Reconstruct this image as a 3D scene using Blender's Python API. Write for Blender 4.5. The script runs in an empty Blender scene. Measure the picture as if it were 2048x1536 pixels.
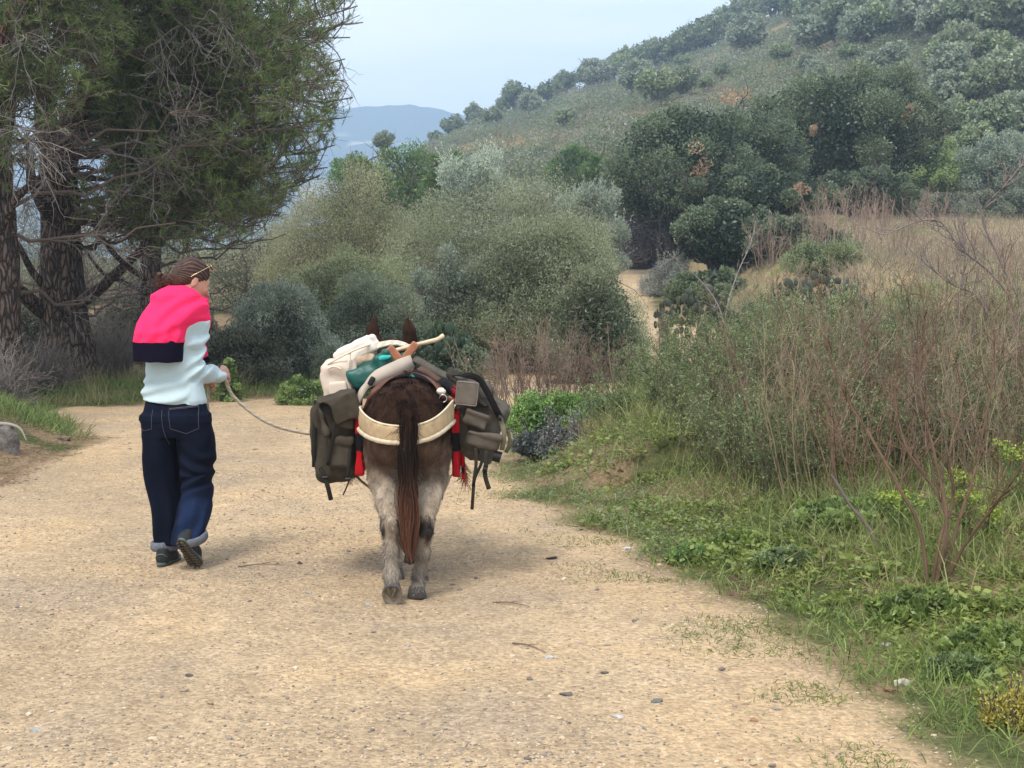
import bpy, math, random
import numpy as np
from mathutils import Vector, Matrix
C = bpy.context.scene.collection
scene = bpy.context.scene
R_ = math.radians
# ---------------------------------------------------------------- camera
CAMH, FPX = 1.6, 3000.0                      # eye height, focal length in px of a 2048 px wide frame
PITCH = -math.atan(198 / FPX)
cam_d = bpy.data.cameras.new('camera'); cam = bpy.data.objects.new('camera', cam_d); C.objects.link(cam)
cam_d.sensor_width = 36; cam_d.lens = 36 * FPX / 2048; cam_d.clip_end = 6000; cam_d.clip_start = .1
cam.location = (0, 0, CAMH); cam.rotation_euler = (math.pi / 2 + PITCH, 0, 0)
scene.camera = cam
# ---------------------------------------------------------------- sky, sun, exposure
SUN_EL, SUN_AZ = R_(58), R_(205)             # azimuth clockwise from +Y: behind the camera, a little to the left
w = bpy.data.worlds.new('World'); scene.world = w; w.use_nodes = True
nt = w.node_tree; nt.nodes.clear()
def wn(t, **k):
    n = nt.nodes.new(t)
    for a, b in k.items(): setattr(n, a, b)
    return n
out = wn('ShaderNodeOutputWorld'); bg = wn('ShaderNodeBackground')
sky = wn('ShaderNodeTexSky', sky_type='NISHITA', sun_disc=False, sun_elevation=SUN_EL, sun_rotation=SUN_AZ)
sky.dust_density = 2.0; sky.ozone_density = 1.0; sky.air_density = 1.0
tc = wn('ShaderNodeTexCoord'); mp = wn('ShaderNodeMapping'); mp.inputs['Scale'].default_value = (1, 1, 5.5)
nz = wn('ShaderNodeTexNoise'); nz.inputs['Scale'].default_value = 3.2; nz.inputs['Detail'].default_value = 5; nz.inputs['Roughness'].default_value = .5
cr = wn('ShaderNodeValToRGB'); cr.color_ramp.elements[0].position = .38; cr.color_ramp.elements[1].position = .66
cr.color_ramp.elements[0].color = (7.4, 8.2, 9.5, 1); cr.color_ramp.elements[1].color = (9.8, 9.75, 10.2, 1)
mx = wn('ShaderNodeMix', data_type='RGBA'); mx.inputs[0].default_value = .9
nt.links.new(tc.outputs['Generated'], mp.inputs[0]); nt.links.new(mp.outputs[0], nz.inputs['Vector'])
nt.links.new(nz.outputs['Fac'], cr.inputs[0]); nt.links.new(sky.outputs[0], mx.inputs[6]); nt.links.new(cr.outputs[0], mx.inputs[7])
nt.links.new(mx.outputs[2], bg.inputs[0]); bg.inputs[1].default_value = .1; nt.links.new(bg.outputs[0], out.inputs[0])
sd = bpy.data.lights.new('sun', 'SUN'); sd.energy = 2.1; sd.angle = R_(18); sd.color = (1, .955, .89)
sun = bpy.data.objects.new('sun', sd); C.objects.link(sun)
_sd = Vector((math.sin(SUN_AZ) * math.cos(SUN_EL), math.cos(SUN_AZ) * math.cos(SUN_EL), math.sin(SUN_EL)))
sun.rotation_euler = _sd.to_track_quat('Z', 'Y').to_euler(); sun.location = (-5, -5, 40)
scene.view_settings.view_transform = 'Standard'; scene.view_settings.look = 'None'
scene.view_settings.exposure = .66; scene.view_settings.gamma = 1; scene.view_settings.use_curve_mapping = False
scene.render.engine = 'CYCLES'
cy = scene.cycles; cy.use_denoising = True; cy.max_bounces = 5; cy.diffuse_bounces = 3; cy.glossy_bounces = 2
cy.transmission_bounces = 3; cy.transparent_max_bounces = 6; cy.volume_bounces = 1; cy.caustics_reflective = False; cy.caustics_refractive = False
try: cy.denoiser = 'OPENIMAGEDENOISE'; cy.denoising_prefilter = 'ACCURATE'
except Exception: pass

# ---------------------------------------------------------------- helpers
def Wp(u, v, Y):
    """the point of the place seen at photo pixel (u, v), Y metres down the road"""
    dx, dz = (u - 1024) / FPX, (768 - v) / FPX
    c, s = math.cos(PITCH), math.sin(PITCH)
    yy, zz = c - s * dz, s + c * dz
    return np.array([dx * Y / yy, Y, CAMH + zz * Y / yy])
def tag(o, label=None, cat=None, group=None, kind=None):
    if label: o['label'] = label
    if cat: o['category'] = cat
    if group: o['group'] = group
    if kind: o['kind'] = kind
    return o
def empty(name, loc, label=None, cat=None, group=None, rz=0, sc=1):
    o = bpy.data.objects.new(name, None); C.objects.link(o); o.location = tuple(loc); o.rotation_euler[2] = rz
    o.scale = (sc, sc, sc) if np.isscalar(sc) else tuple(sc)
    o.empty_display_size = .1
    return tag(o, label, cat, group)
def link(name, me, parent=None, loc=None):
    o = bpy.data.objects.new(name, me); C.objects.link(o)
    if parent is not None: o.parent = parent
    if loc is not None: o.location = tuple(loc)
    return o
def mesh_np(name, V, F, mat=None, col=None, smooth=True):
    """V (n,3); F (m,3|4) int or list of such arrays; col (n,3)"""
    me = bpy.data.meshes.new(name)
    V = np.asarray(V, np.float32).reshape(-1, 3)
    Fs = F if isinstance(F, list) else [F]
    Fs = [np.asarray(f, np.int32) for f in Fs if len(f)]
    me.vertices.add(len(V)); me.vertices.foreach_set('co', V.ravel())
    tot = np.concatenate([np.full(len(f), f.shape[1], np.int32) for f in Fs])
    idx = np.concatenate([f.ravel() for f in Fs])
    me.loops.add(len(idx)); me.loops.foreach_set('vertex_index', idx)
    me.polygons.add(len(tot)); st = np.concatenate([[0], np.cumsum(tot)[:-1]]).astype(np.int32)
    me.polygons.foreach_set('loop_start', st); me.polygons.foreach_set('loop_total', tot)
    me.polygons.foreach_set('use_smooth', np.full(len(tot), smooth))
    if col is not None:
        a = me.color_attributes.new('col', 'FLOAT_COLOR', 'POINT')
        c4 = np.ones((len(V), 4), np.float32); c4[:, :3] = col
        a.data.foreach_set('color', c4.ravel())
    me.update(calc_edges=True)
    if mat: me.materials.append(mat)
    return me
def obj(name, V, F, mat, parent=None, col=None, smooth=True, loc=None):
    return link(name, mesh_np(name, V, F, mat, col, smooth), parent, loc)
class MB:
    """collects pieces that become ONE mesh"""
    def __init__(s): s.V = []; s.F3 = []; s.F4 = []; s.K = []; s.n = 0
    def add(s, V, F, col=None):
        V = np.asarray(V, float).reshape(-1, 3); F = np.asarray(F, int)
        if not len(V): return s
        (s.F3 if F.shape[1] == 3 else s.F4).append(F + s.n)
        s.V.append(V); s.K.append(np.broadcast_to(np.asarray(col if col is not None else (1, 1, 1), float), (len(V), 3))); s.n += len(V)
        return s
    def build(s, name, mat, parent=None, smooth=True, loc=None, colour=True):
        V = np.concatenate(s.V); F = ([np.concatenate(s.F3)] if s.F3 else []) + ([np.concatenate(s.F4)] if s.F4 else [])
        return obj(name, V, F, mat, parent, np.concatenate(s.K) if colour else None, smooth, loc)
    def mesh(s, name, mat, smooth=True):
        V = np.concatenate(s.V); F = ([np.concatenate(s.F3)] if s.F3 else []) + ([np.concatenate(s.F4)] if s.F4 else [])
        return mesh_np(name, V, F, mat, np.concatenate(s.K), smooth)
def nrm(a): return a / np.maximum(np.linalg.norm(a, axis=-1, keepdims=True), 1e-9)
def smooth(a, b, x):
    t = np.clip((np.asarray(x, float) - a) / (b - a), 0, 1); return t * t * (3 - 2 * t)
def _h(i, j, k, s):
    n = (i * 73856093) ^ (j * 19349663) ^ (k * 83492791) ^ (s * 2654435 + 977)
    n = (n ^ (n >> 13)) * 1274126177 & 0x7fffffff
    n = (n ^ (n >> 15)) * 1103515245 & 0x7fffffff
    return ((n >> 4) & 0xffff) / 65535.0
def vn(P, s=0):
    P = np.asarray(P, float); I = np.floor(P).astype(np.int64); f = P - I; f = f * f * (3 - 2 * f); r = 0
    for a in (0, 1):
        for b in (0, 1):
            for c in (0, 1):
                wgt = (f[..., 0] if a else 1 - f[..., 0]) * (f[..., 1] if b else 1 - f[..., 1]) * (f[..., 2] if c else 1 - f[..., 2])
                r = r + wgt * _h(I[..., 0] + a, I[..., 1] + b, I[..., 2] + c, s)
    return r * 2 - 1
def fbm(P, o=4, s=0, g=.5):
    P = np.asarray(P, float); r = 0; a = 1; t = 0
    for i in range(o): r = r + a * vn(P * 2 ** i + i * 17.3, s + i); t += a; a *= g
    return r / t
def n2(x, y, sc, o=3, s=0): return fbm(np.stack([x * sc, y * sc, np.zeros_like(x)], -1), o, s)
# ---- segments, tubes
def prisms(A, B, ra, rb, col=(1, 1, 1), k=3):
    """one k-sided prism for every segment"""
    A = np.asarray(A, float); B = np.asarray(B, float); n = len(A)
    ra = np.broadcast_to(ra, (n,)); rb = np.broadcast_to(rb, (n,))
    d = nrm(B - A); ref = np.where(np.abs(d[:, 2:3]) > .8, np.array([[1., 0, 0]]), np.array([[0, 0, 1.]]))
    u = nrm(np.cross(d, ref)); v = np.cross(d, u); th = np.arange(k) * 2 * math.pi / k
    ring = u[:, None] * np.cos(th)[None, :, None] + v[:, None] * np.sin(th)[None, :, None]
    V = np.concatenate([A[:, None] + ring * ra[:, None, None], B[:, None] + ring * rb[:, None, None]], 1)
    i = np.arange(k); j = (i + 1) % k; q = np.stack([i, j, j + k, i + k], 1)
    F = (q[None] + (np.arange(n) * 2 * k)[:, None, None]).reshape(-1, 4)
    cc = np.broadcast_to(np.asarray(col, float), (n, 3)) if np.ndim(col) > 1 or len(np.shape(col)) == 2 else np.broadcast_to(col, (n, 3))
    return V.reshape(-1, 3), F, np.repeat(cc, 2 * k, 0)
def grow(rng, S, D, L, k, wob=.25, up=0., curl=None):
    """n random walks of k steps: starts S, directions D, lengths L -> (n,k+1,3)"""
    n = len(S); P = [np.asarray(S, float)]; d = nrm(np.asarray(D, float)); st = (np.asarray(L) / k).reshape(-1, 1) if np.ndim(L) else L / k
    for i in range(k):
        d = nrm(d + rng.normal(size=(n, 3)) * wob + np.array([0, 0, up]) / k)
        P.append(P[-1] + d * st)
    return np.stack(P, 1)
def segs(P, r0, r1):
    """polylines (n,k+1,3) -> segment arrays"""
    n, k = P.shape[0], P.shape[1] - 1; r0 = np.broadcast_to(r0, (n,)); r1 = np.broadcast_to(r1, (n,))
    t = np.linspace(0, 1, k + 1); r = r0[:, None] * (1 - t) + r1[:, None] * t
    return P[:, :-1].reshape(-1, 3), P[:, 1:].reshape(-1, 3), r[:, :-1].ravel(), r[:, 1:].ravel()
def on(rng, P, m, lo=.2, hi=1.):
    """m random points per polyline -> points, directions, parameter"""
    n, k = P.shape[0], P.shape[1] - 1
    t = rng.uniform(lo, hi, (n, m)); f = np.clip(t * k, 0, k - 1e-4); i = f.astype(int); f = f - i
    a = np.take_along_axis(P, i[..., None].repeat(3, 2), 1); b = np.take_along_axis(P, (i + 1)[..., None].repeat(3, 2), 1)
    return (a + (b - a) * f[..., None]).reshape(-1, 3), nrm(b - a).reshape(-1, 3), t.ravel()
def tube(pts, rad, k=8, cap=True, sub=4, sq=None):
    """smooth tube through points; sq=(a,b) flattens the section"""
    pts = np.asarray(pts, float); rad = np.broadcast_to(np.asarray(rad, float), (len(pts),))
    if sub > 1 and len(pts) > 2:
        n = len(pts); Q = []; Rr = []; e = np.concatenate([[2 * pts[0] - pts[1]], pts, [2 * pts[-1] - pts[-2]]])
        for i in range(n - 1):
            p0, p1, p2, p3 = e[i:i + 4]
            for t in np.arange(sub) / sub:
                Q.append(.5 * (2 * p1 + (p2 - p0) * t + (2 * p0 - 5 * p1 + 4 * p2 - p3) * t * t + (3 * p1 - p0 - 3 * p2 + p3) * t ** 3))
                Rr.append(rad[i] * (1 - t) + rad[i + 1] * t)
        Q.append(pts[-1]); Rr.append(rad[-1]); pts = np.array(Q); rad = np.array(Rr)
    n = len(pts); T = nrm(np.gradient(pts, axis=0)); u = np.cross(T[0], [0, 0, 1.])
    if np.linalg.norm(u) < .1: u = np.cross(T[0], [0, 1., 0])
    u = u / np.linalg.norm(u); V = []; th = np.arange(k) * 2 * math.pi / k; a, b = sq or (1, 1)
    for i in range(n):
        u = u - T[i] * np.dot(u, T[i]); u /= np.linalg.norm(u); v = np.cross(T[i], u)
        V.append(pts[i] + rad[i] * (a * np.cos(th)[:, None] * u + b * np.sin(th)[:, None] * v))
    V = np.concatenate(V); i = np.arange(k); j = (i + 1) % k
    F = np.concatenate([np.stack([i, j, j + k, i + k], 1) + r * k for r in range(n - 1)])
    return V, F
def ribbon(pts, width, side, thick=.004):
    """a strap: flat band along pts, its width along `side`"""
    pts = np.asarray(pts, float); n = len(pts)
    if n > 2:
        t = np.linspace(0, 1, n); tt = np.linspace(0, 1, n * 4); e = np.concatenate([[2 * pts[0] - pts[1]], pts, [2 * pts[-1] - pts[-2]]])
        Q = []
        for x in tt:
            f = min(x * (n - 1), n - 1 - 1e-6); i = int(f); q = f - i; p0, p1, p2, p3 = e[i:i + 4]
            Q.append(.5 * (2 * p1 + (p2 - p0) * q + (2 * p0 - 5 * p1 + 4 * p2 - p3) * q * q + (3 * p1 - p0 - 3 * p2 + p3) * q ** 3))
        pts = np.array(Q); n = len(pts)
    T = nrm(np.gradient(pts, axis=0)); s = np.broadcast_to(np.asarray(side, float), (n, 3)); s = nrm(s - T * (s * T).sum(1, keepdims=True))
    up = np.cross(T, s); wv = np.broadcast_to(np.asarray(width, float), (n,))[:, None] / 2
    V = np.stack([pts - s * wv - up * thick / 2, pts + s * wv - up * thick / 2, pts + s * wv + up * thick / 2, pts - s * wv + up * thick / 2], 1).reshape(-1, 3)
    i = np.arange(4); j = (i + 1) % 4
    F = np.concatenate([np.stack([i, j, j + 4, i + 4], 1) + r * 4 for r in range(n - 1)] + [[[0, 3, 2, 1], [4 * n - 4, 4 * n - 3, 4 * n - 2, 4 * n - 1]]])
    return V, F
# ---- leaves
def leaves(rng, Pc, T, N, L, W):
    """a diamond leaf at every point: T along, N face normal"""
    n = len(Pc); T = nrm(T); S = nrm(np.cross(T, N)); L = np.broadcast_to(L, (n,))[:, None] / 2; W = np.broadcast_to(W, (n,))[:, None] / 2
    V = np.stack([Pc - T * L, Pc + S * W - T * L * .1, Pc + T * L, Pc - S * W - T * L * .1], 1).reshape(-1, 3)
    F = np.arange(4 * n).reshape(-1, 4)
    return V, F
def blobs(rng, R, n1, n2=0, r1=(.3, .45), r2=(.13, .2), low=-.3, flat=1.):
    """lumpy crown: ellipsoid of half axes R at the origin, covered with smaller blobs"""
    R = np.array(R, float); m = R.min(); out = []
    def dirs(n, lo):
        z = rng.uniform(lo, 1, n); a = rng.uniform(0, 2 * math.pi, n); q = np.sqrt(1 - z * z)
        return np.stack([q * np.cos(a), q * np.sin(a), z], 1)
    D = dirs(n1, low); rr = rng.uniform(*r1, n1) * m; cc = D * (R - rr[:, None] * .8) * rng.uniform(.72, 1.02, (n1, 1))
    out.append(np.concatenate([cc, rr[:, None]], 1))
    if n2:
        for c, r in zip(cc, rr):
            d2 = nrm(dirs(n2, -.6) + nrm(c / R) * .7); q = rng.uniform(*r2, n2) * m
            out.append(np.concatenate([c + d2 * r * .85, q[:, None]], 1))
    return np.concatenate(out)
def cloud(rng, B, n, L, W, c1, c2, shell=(.55, 1.08), out=.8, up=.5, tipc=None, tipf=0., var=.17, rnd=.9, lump=.12):
    """leaves over a set of blobs; colours run from c1 to c2 leaf by leaf"""
    w_ = B[:, 3] ** 2; i = rng.choice(len(B), n, p=w_ / w_.sum())
    d = nrm(rng.normal(size=(n, 3))); rr = rng.uniform(*shell, n) ** .6
    Pc = B[i, :3] + d * (B[i, 3] * rr)[:, None]
    Pc = Pc + rng.normal(size=(n, 3)) * lump * B[i, 3:4]
    N = nrm(d * out + rng.normal(size=(n, 3)) * rnd + np.array([0, 0, .25])); T = d * .6 + rng.normal(size=(n, 3)) * .7 + np.array([0, 0, up])
    sz = rng.uniform(.6, 1.3, n); V, F = leaves(rng, Pc, T, N, L * sz, W * sz)
    bt = rng.random(len(B)); f = np.clip(.08 + .5 * bt[i] + .34 * rng.random(n) + rng.normal(size=n) * .05, 0, 1)[:, None]
    col = np.array(c1) * (1 - f) + np.array(c2) * f
    col = col * (1 + rng.uniform(-var, var, (n, 1)))
    if tipc is not None:
        m = rng.random(n) < tipf; col[m] = np.array(tipc) * rng.uniform(.7, 1.2, (m.sum(), 1))
    return V, F, np.repeat(col, 4, 0)
def uprights(rng, B, n, L, col, r=.004):
    """thin upright shoots standing out of the crown"""
    i = rng.choice(len(B), n); d = nrm(rng.normal(size=(n, 3)) + [0, 0, .9]); S = B[i, :3] + d * B[i, 3:4] * .8
    P = grow(rng, S, d * .5 + [0, 0, 1.], rng.uniform(.5, 1, n) * L, 3, .12)
    return P, prisms(*segs(P, r, r * .4), col)
# ---------------------------------------------------------------- materials
MATS = {}
def mat(name, base=(.5, .5, .5), rough=.7, attr=False, n1=None, bump=None, spec=.35, trans=0., metal=0., sheen=0., weave=None, n2_=None):
    """n1=(scale, amount) colour mottling; bump=(scale, strength, distance); weave=(scale,strength)"""
    if name in MATS: return MATS[name]
    m = bpy.data.materials.new(name); m.use_nodes = True; t = m.node_tree; N = t.nodes; Lk = t.links
    p = N['Principled BSDF']; p.inputs['Roughness'].default_value = rough; p.inputs['Metallic'].default_value = metal
    p.inputs['Specular IOR Level'].default_value = spec
    if sheen: p.inputs['Sheen Weight'].default_value = sheen; p.inputs['Sheen Roughness'].default_value = .5
    if attr:
        a = N.new('ShaderNodeAttribute'); a.attribute_name = 'col'; c = a.outputs['Color']
    else:
        r = N.new('ShaderNodeRGB'); r.outputs[0].default_value = (*base, 1); c = r.outputs[0]
    co = N.new('ShaderNodeTexCoord').outputs['Object']
    for q in (n1, n2_):
        if q:
            z = N.new('ShaderNodeTexNoise'); z.inputs['Scale'].default_value = q[0]; z.inputs['Detail'].default_value = 4; Lk.new(co, z.inputs['Vector'])
            mr = N.new('ShaderNodeMapRange'); mr.inputs[1].default_value = .28; mr.inputs[2].default_value = .72; mr.inputs[3].default_value = 1 - q[1]; mr.inputs[4].default_value = 1 + q[1]
            Lk.new(z.outputs['Fac'], mr.inputs[0]); mu = N.new('ShaderNodeVectorMath'); mu.operation = 'SCALE'; Lk.new(c, mu.inputs[0]); Lk.new(mr.outputs[0], mu.inputs['Scale']); c = mu.outputs[0]
    Lk.new(c, p.inputs['Base Color'])
    if bump:
        z = N.new('ShaderNodeTexNoise'); z.inputs['Scale'].default_value = bump[0]; z.inputs['Detail'].default_value = 5; Lk.new(co, z.inputs['Vector'])
        b = N.new('ShaderNodeBump'); b.inputs['Strength'].default_value = bump[1]; b.inputs['Distance'].default_value = bump[2]; Lk.new(z.outputs['Fac'], b.inputs['Height']); Lk.new(b.outputs[0], p.inputs['Normal'])
    if trans:
        tr = N.new('ShaderNodeBsdfTranslucent'); Lk.new(c, tr.inputs[0]); ms = N.new('ShaderNodeMixShader'); ms.inputs[0].default_value = trans
        Lk.new(p.outputs[0], ms.inputs[1]); Lk.new(tr.outputs[0], ms.inputs[2]); Lk.new(ms.outputs[0], N['Material Output'].inputs[0])
    MATS[name] = m; return m
M_leaf = mat('leaf', attr=True, rough=.4, trans=.34, spec=.45)
M_gleaf = mat('grass_blade', attr=True, rough=.6, trans=.3, spec=.25)
M_twig = mat('twig', attr=True, rough=.85, spec=.15)
def bark_mat():
    m = mat('bark', attr=True, rough=.95, spec=.1); t = m.node_tree; N = t.nodes; Lk = t.links; p = N['Principled BSDF']
    co = N.new('ShaderNodeTexCoord').outputs['Object']; mp = N.new('ShaderNodeMapping'); mp.inputs['Scale'].default_value = (1, 1, .28); Lk.new(co, mp.inputs[0])
    v = N.new('ShaderNodeTexVoronoi'); v.feature = 'DISTANCE_TO_EDGE'; v.inputs['Scale'].default_value = 16
    z = N.new('ShaderNodeTexNoise'); z.inputs['Scale'].default_value = 9; z.inputs['Detail'].default_value = 4; Lk.new(mp.outputs[0], z.inputs['Vector'])
    ad = N.new('ShaderNodeVectorMath'); ad.operation = 'MULTIPLY_ADD'; ad.inputs[1].default_value = (.12, .12, .12); Lk.new(z.outputs['Color'], ad.inputs[0]); Lk.new(mp.outputs[0], ad.inputs[2]); Lk.new(ad.outputs[0], v.inputs['Vector'])
    r = N.new('ShaderNodeMapRange'); r.inputs[1].default_value = 0; r.inputs[2].default_value = .22; r.inputs[3].default_value = .25; r.inputs[4].default_value = 1.15; Lk.new(v.outputs['Distance'], r.inputs[0])
    z2 = N.new('ShaderNodeTexNoise'); z2.inputs['Scale'].default_value = 30; Lk.new(co, z2.inputs['Vector'])
    mm = N.new('ShaderNodeMath'); mm.operation = 'MULTIPLY'; Lk.new(r.outputs[0], mm.inputs[0]); r2 = N.new('ShaderNodeMapRange'); r2.inputs[3].default_value = .5; r2.inputs[4].default_value = 1.5; Lk.new(z2.outputs['Fac'], r2.inputs[0]); Lk.new(r2.outputs[0], mm.inputs[1])
    a = [n for n in N if n.type == 'ATTRIBUTE'][0]; sc = N.new('ShaderNodeVectorMath'); sc.operation = 'SCALE'; Lk.new(a.outputs['Color'], sc.inputs[0]); Lk.new(mm.outputs[0], sc.inputs['Scale']); Lk.new(sc.outputs[0], p.inputs['Base Color'])
    b = N.new('ShaderNodeBump'); b.inputs['Strength'].default_value = 1; b.inputs['Distance'].default_value = .04; Lk.new(r.outputs[0], b.inputs['Height']); Lk.new(b.outputs[0], p.inputs['Normal'])
    return m
M_bark = bark_mat()
# ---------------------------------------------------------------- terrain
PATH = np.array([(1.95, -8), (1.85, 3), (1.66, 5.2), (1.55, 5.8), (1.32, 7), (.92, 8.3), (.62, 9.8), (.2, 11.2), (-.1, 13), (.0, 15), (.35, 17), (1.0, 19.5), (2.2, 22.5),
    (3.6, 25), (5.0, 28), (5.6, 32), (4.6, 37), (3.95, 40), (4.25, 45), (5.1, 55), (7.5, 62), (5.0, 64), (3.6, 58), (3.2, 50), (2.5, 43), (1.9, 37), (.8, 30.5), (-.9, 25.5), (-2.6, 22.5),
    (-4.5, 20.3), (-6.2, 19.9), (-5.9, 18.5), (-4.9, 16.8), (-4.45, 15.5), (-4.2, 13.6), (-4.35, 12), (-4.9, 9.5), (-5.4, 5), (-5.6, -8)])
def psd(x, y):
    """signed distance to the dirt path, negative inside"""
    P = np.stack([x, y], -1); d = np.full(x.shape, 1e9); ins = np.zeros(x.shape, bool); n = len(PATH)
    for i in range(n):
        a, b = PATH[i], PATH[(i + 1) % n]; e = b - a; q = P - a
        t = np.clip((q @ e) / (e @ e), 0, 1); d = np.minimum(d, np.linalg.norm(q - t[..., None] * e, axis=-1))
        c = ((a[1] > y) != (b[1] > y)); xx = a[0] + (y - a[1]) * e[0] / (e[1] if abs(e[1]) > 1e-9 else 1e-9); ins ^= c & (x < xx)
    return np.where(ins, -d, d)
def psdn(x, y): return psd(x, y) + .10 + .24 * n2(x, y, 1.5, 3, 5) * smooth(40, 25, y) + .08 * n2(x, y, 7, 2, 8)
def hill(x, y):
    xs = x * 280 / np.clip(y, 120, 280)
    S = np.interp(xs, [-90, -45, -26, -16, -5, 16, 30, 50, 95, 260], [-5, -3, 5, 20, 25, 29.5, 34.5, 43.5, 66, 82])
    t = np.clip((y - 72) / 208, 0, 1); back = np.clip((y - 290) / 900, 0, 1)
    return S * (t ** 1.15) * (1 - back) + np.where(y > 110, 1.6 * n2(x, y, .03, 3, 31) * smooth(110, 180, y), 0)
def height(x, y):
    x = np.asarray(x, float); y = np.asarray(y, float)
    d = psd(x, y); o = np.clip(d, 0, None)
    mid = np.interp(y, [22, 26, 32, 40, 55, 72, 110, 400], [0, .05, .3, .8, 1.78, 3.0, 6, 8])
    fld = np.interp(y, [6, 14, 20, 24, 30, 45, 60, 110, 400], [.25, .5, .75, 1.0, 1.5, 2.7, 4.1, 7.5, 9])
    f = smooth(5.4, 9, x); right = x > 0
    bank = np.where(x > -1.5, .40 * smooth(0, 2.4, o) * smooth(26, 22, y) + .12 * smooth(1.5, 5, o), .42 * smooth(0, 1.8, o) * smooth(19.5, 16, y) + .1 * smooth(0, 1, o))
    bank = bank + np.where((x > -1) & (y > 11.5) & (y < 17), .25 * smooth(.1, 1.1, o) * smooth(3.2, 1.6, o), 0)
    left = smooth(-8, -30, x) * smooth(25, 80, y) * -2.0
    z = mid * (1 - f) + np.maximum(fld, mid) * f + bank * (1 - f * .6) + hill(x, y) + left
    z = z + smooth(0, .5, o) * (.05 * n2(x, y, 2.2, 3, 3) + .02 * n2(x, y, 9, 2, 4)) * np.where(y < 60, 1, 3)
    z = z + np.where(d < .3, .012 * n2(x, y, .9, 2, 12) + .006 * n2(x, y, 5, 2, 13), 0)
    rx = np.interp(y, [0, 6, 10, 14, 18, 21], [-1.0, -1.1, -1.4, -1.9, -2.4, -2.8]); ru = sum(np.exp(-((x - rx - o_) / .17) ** 2) for o_ in (-.75, .75)) * np.where(d < -.2, 1, 0)
    z = z - .016 * ru * (1 + .5 * n2(x, y, 1.1, 2, 17)) - .010 * smooth(.35, .6, n2(x, y, 3.3, 2, 18)) * (d < 0)
    return z
def hz(x, y): return float(height(np.array([x]), np.array([y]))[0])
ys = np.concatenate([np.linspace(-8, 3.9, 40), 4 * np.exp(np.arange(0, 640) * .0101)]); nr = len(ys)
s_ = np.linspace(-1, 1, 460); s_ = np.sinh(s_ * 1.6) / np.sinh(1.6); nc = len(s_)
X = s_[None, :] * (.9 * np.abs(ys)[:, None] + 7); Yg = np.repeat(ys[:, None], nc, 1)
Zg = height(X, Yg); DN = psdn(X, Yg)
V = np.stack([X, Yg, Zg], -1).reshape(-1, 3)
i = np.arange(nr - 1)[:, None] * nc + np.arange(nc - 1)[None]; F = np.stack([i, i + 1, i + nc + 1, i + nc], -1).reshape(-1, 4)
fd = DN.reshape(-1)[F].mean(1); fy = V[F][:, :, 1].mean(1); fx = V[F][:, :, 0].mean(1)
x_, y_, d_ = X.ravel(), Yg.ravel(), DN.ravel()
pa = smooth(.12, -.18, d_)[:, None]
nA = n2(x_, y_, .35, 3, 40)[:, None]; nB = n2(x_, y_, 1.3, 4, 41)[:, None]; nC = n2(x_, y_, 5, 3, 42)[:, None]
nS = n2(x_ * 1.6 + .15 * y_, y_ * .28, 1.1, 3, 47)[:, None]; sand = np.array([.447, .328, .201]) * (1 + .12 * nA + .16 * nB + .06 * nC + .16 * nS)
och = smooth(.0, .5, nB + .3 * nA + .25 * smooth(-1.6, -.2, d_)[:, None]); sand = sand * (1 - och * .35) + np.array([.52, .35, .18]) * och * .35
grey = smooth(.1, .6, -nB + .2 * nC); sand = sand * (1 - .45 * grey) + np.array([.36, .285, .205]) * .45 * grey
soil = np.array([.26, .18, .105]) * (1 + .3 * nB + .2 * nC)
gr = np.array([.075, .085, .03]) * (1 + .3 * nC); g = smooth(-.15, .35, nB + nC * .4); soil = soil * (1 - g) + gr * g
straw = np.array([.33, .25, .13]) * (1 + .2 * nB + .15 * nC); gf = smooth(.1, .5, nA + nB * .5); straw = straw * (1 - gf) + np.array([.16, .19, .05]) * gf
fm = (smooth(5, 8, x_) * smooth(17, 24, y_) * smooth(75, 62, y_))[:, None]; soil = soil * (1 - fm) + straw * fm
hm = smooth(70, 90, y_)[:, None]; nH = n2(x_, y_, .06, 4, 51)[:, None]
hc = np.array([.145, .16, .085]) * (1 + .3 * nB); dry = smooth(.0, .4, nH + .5 * nB); hc = hc * (1 - dry) + np.array([.26, .18, .095]) * dry
soil = soil * (1 - hm) + hc * hm
colr = sand * pa + soil * (1 - pa)
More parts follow.
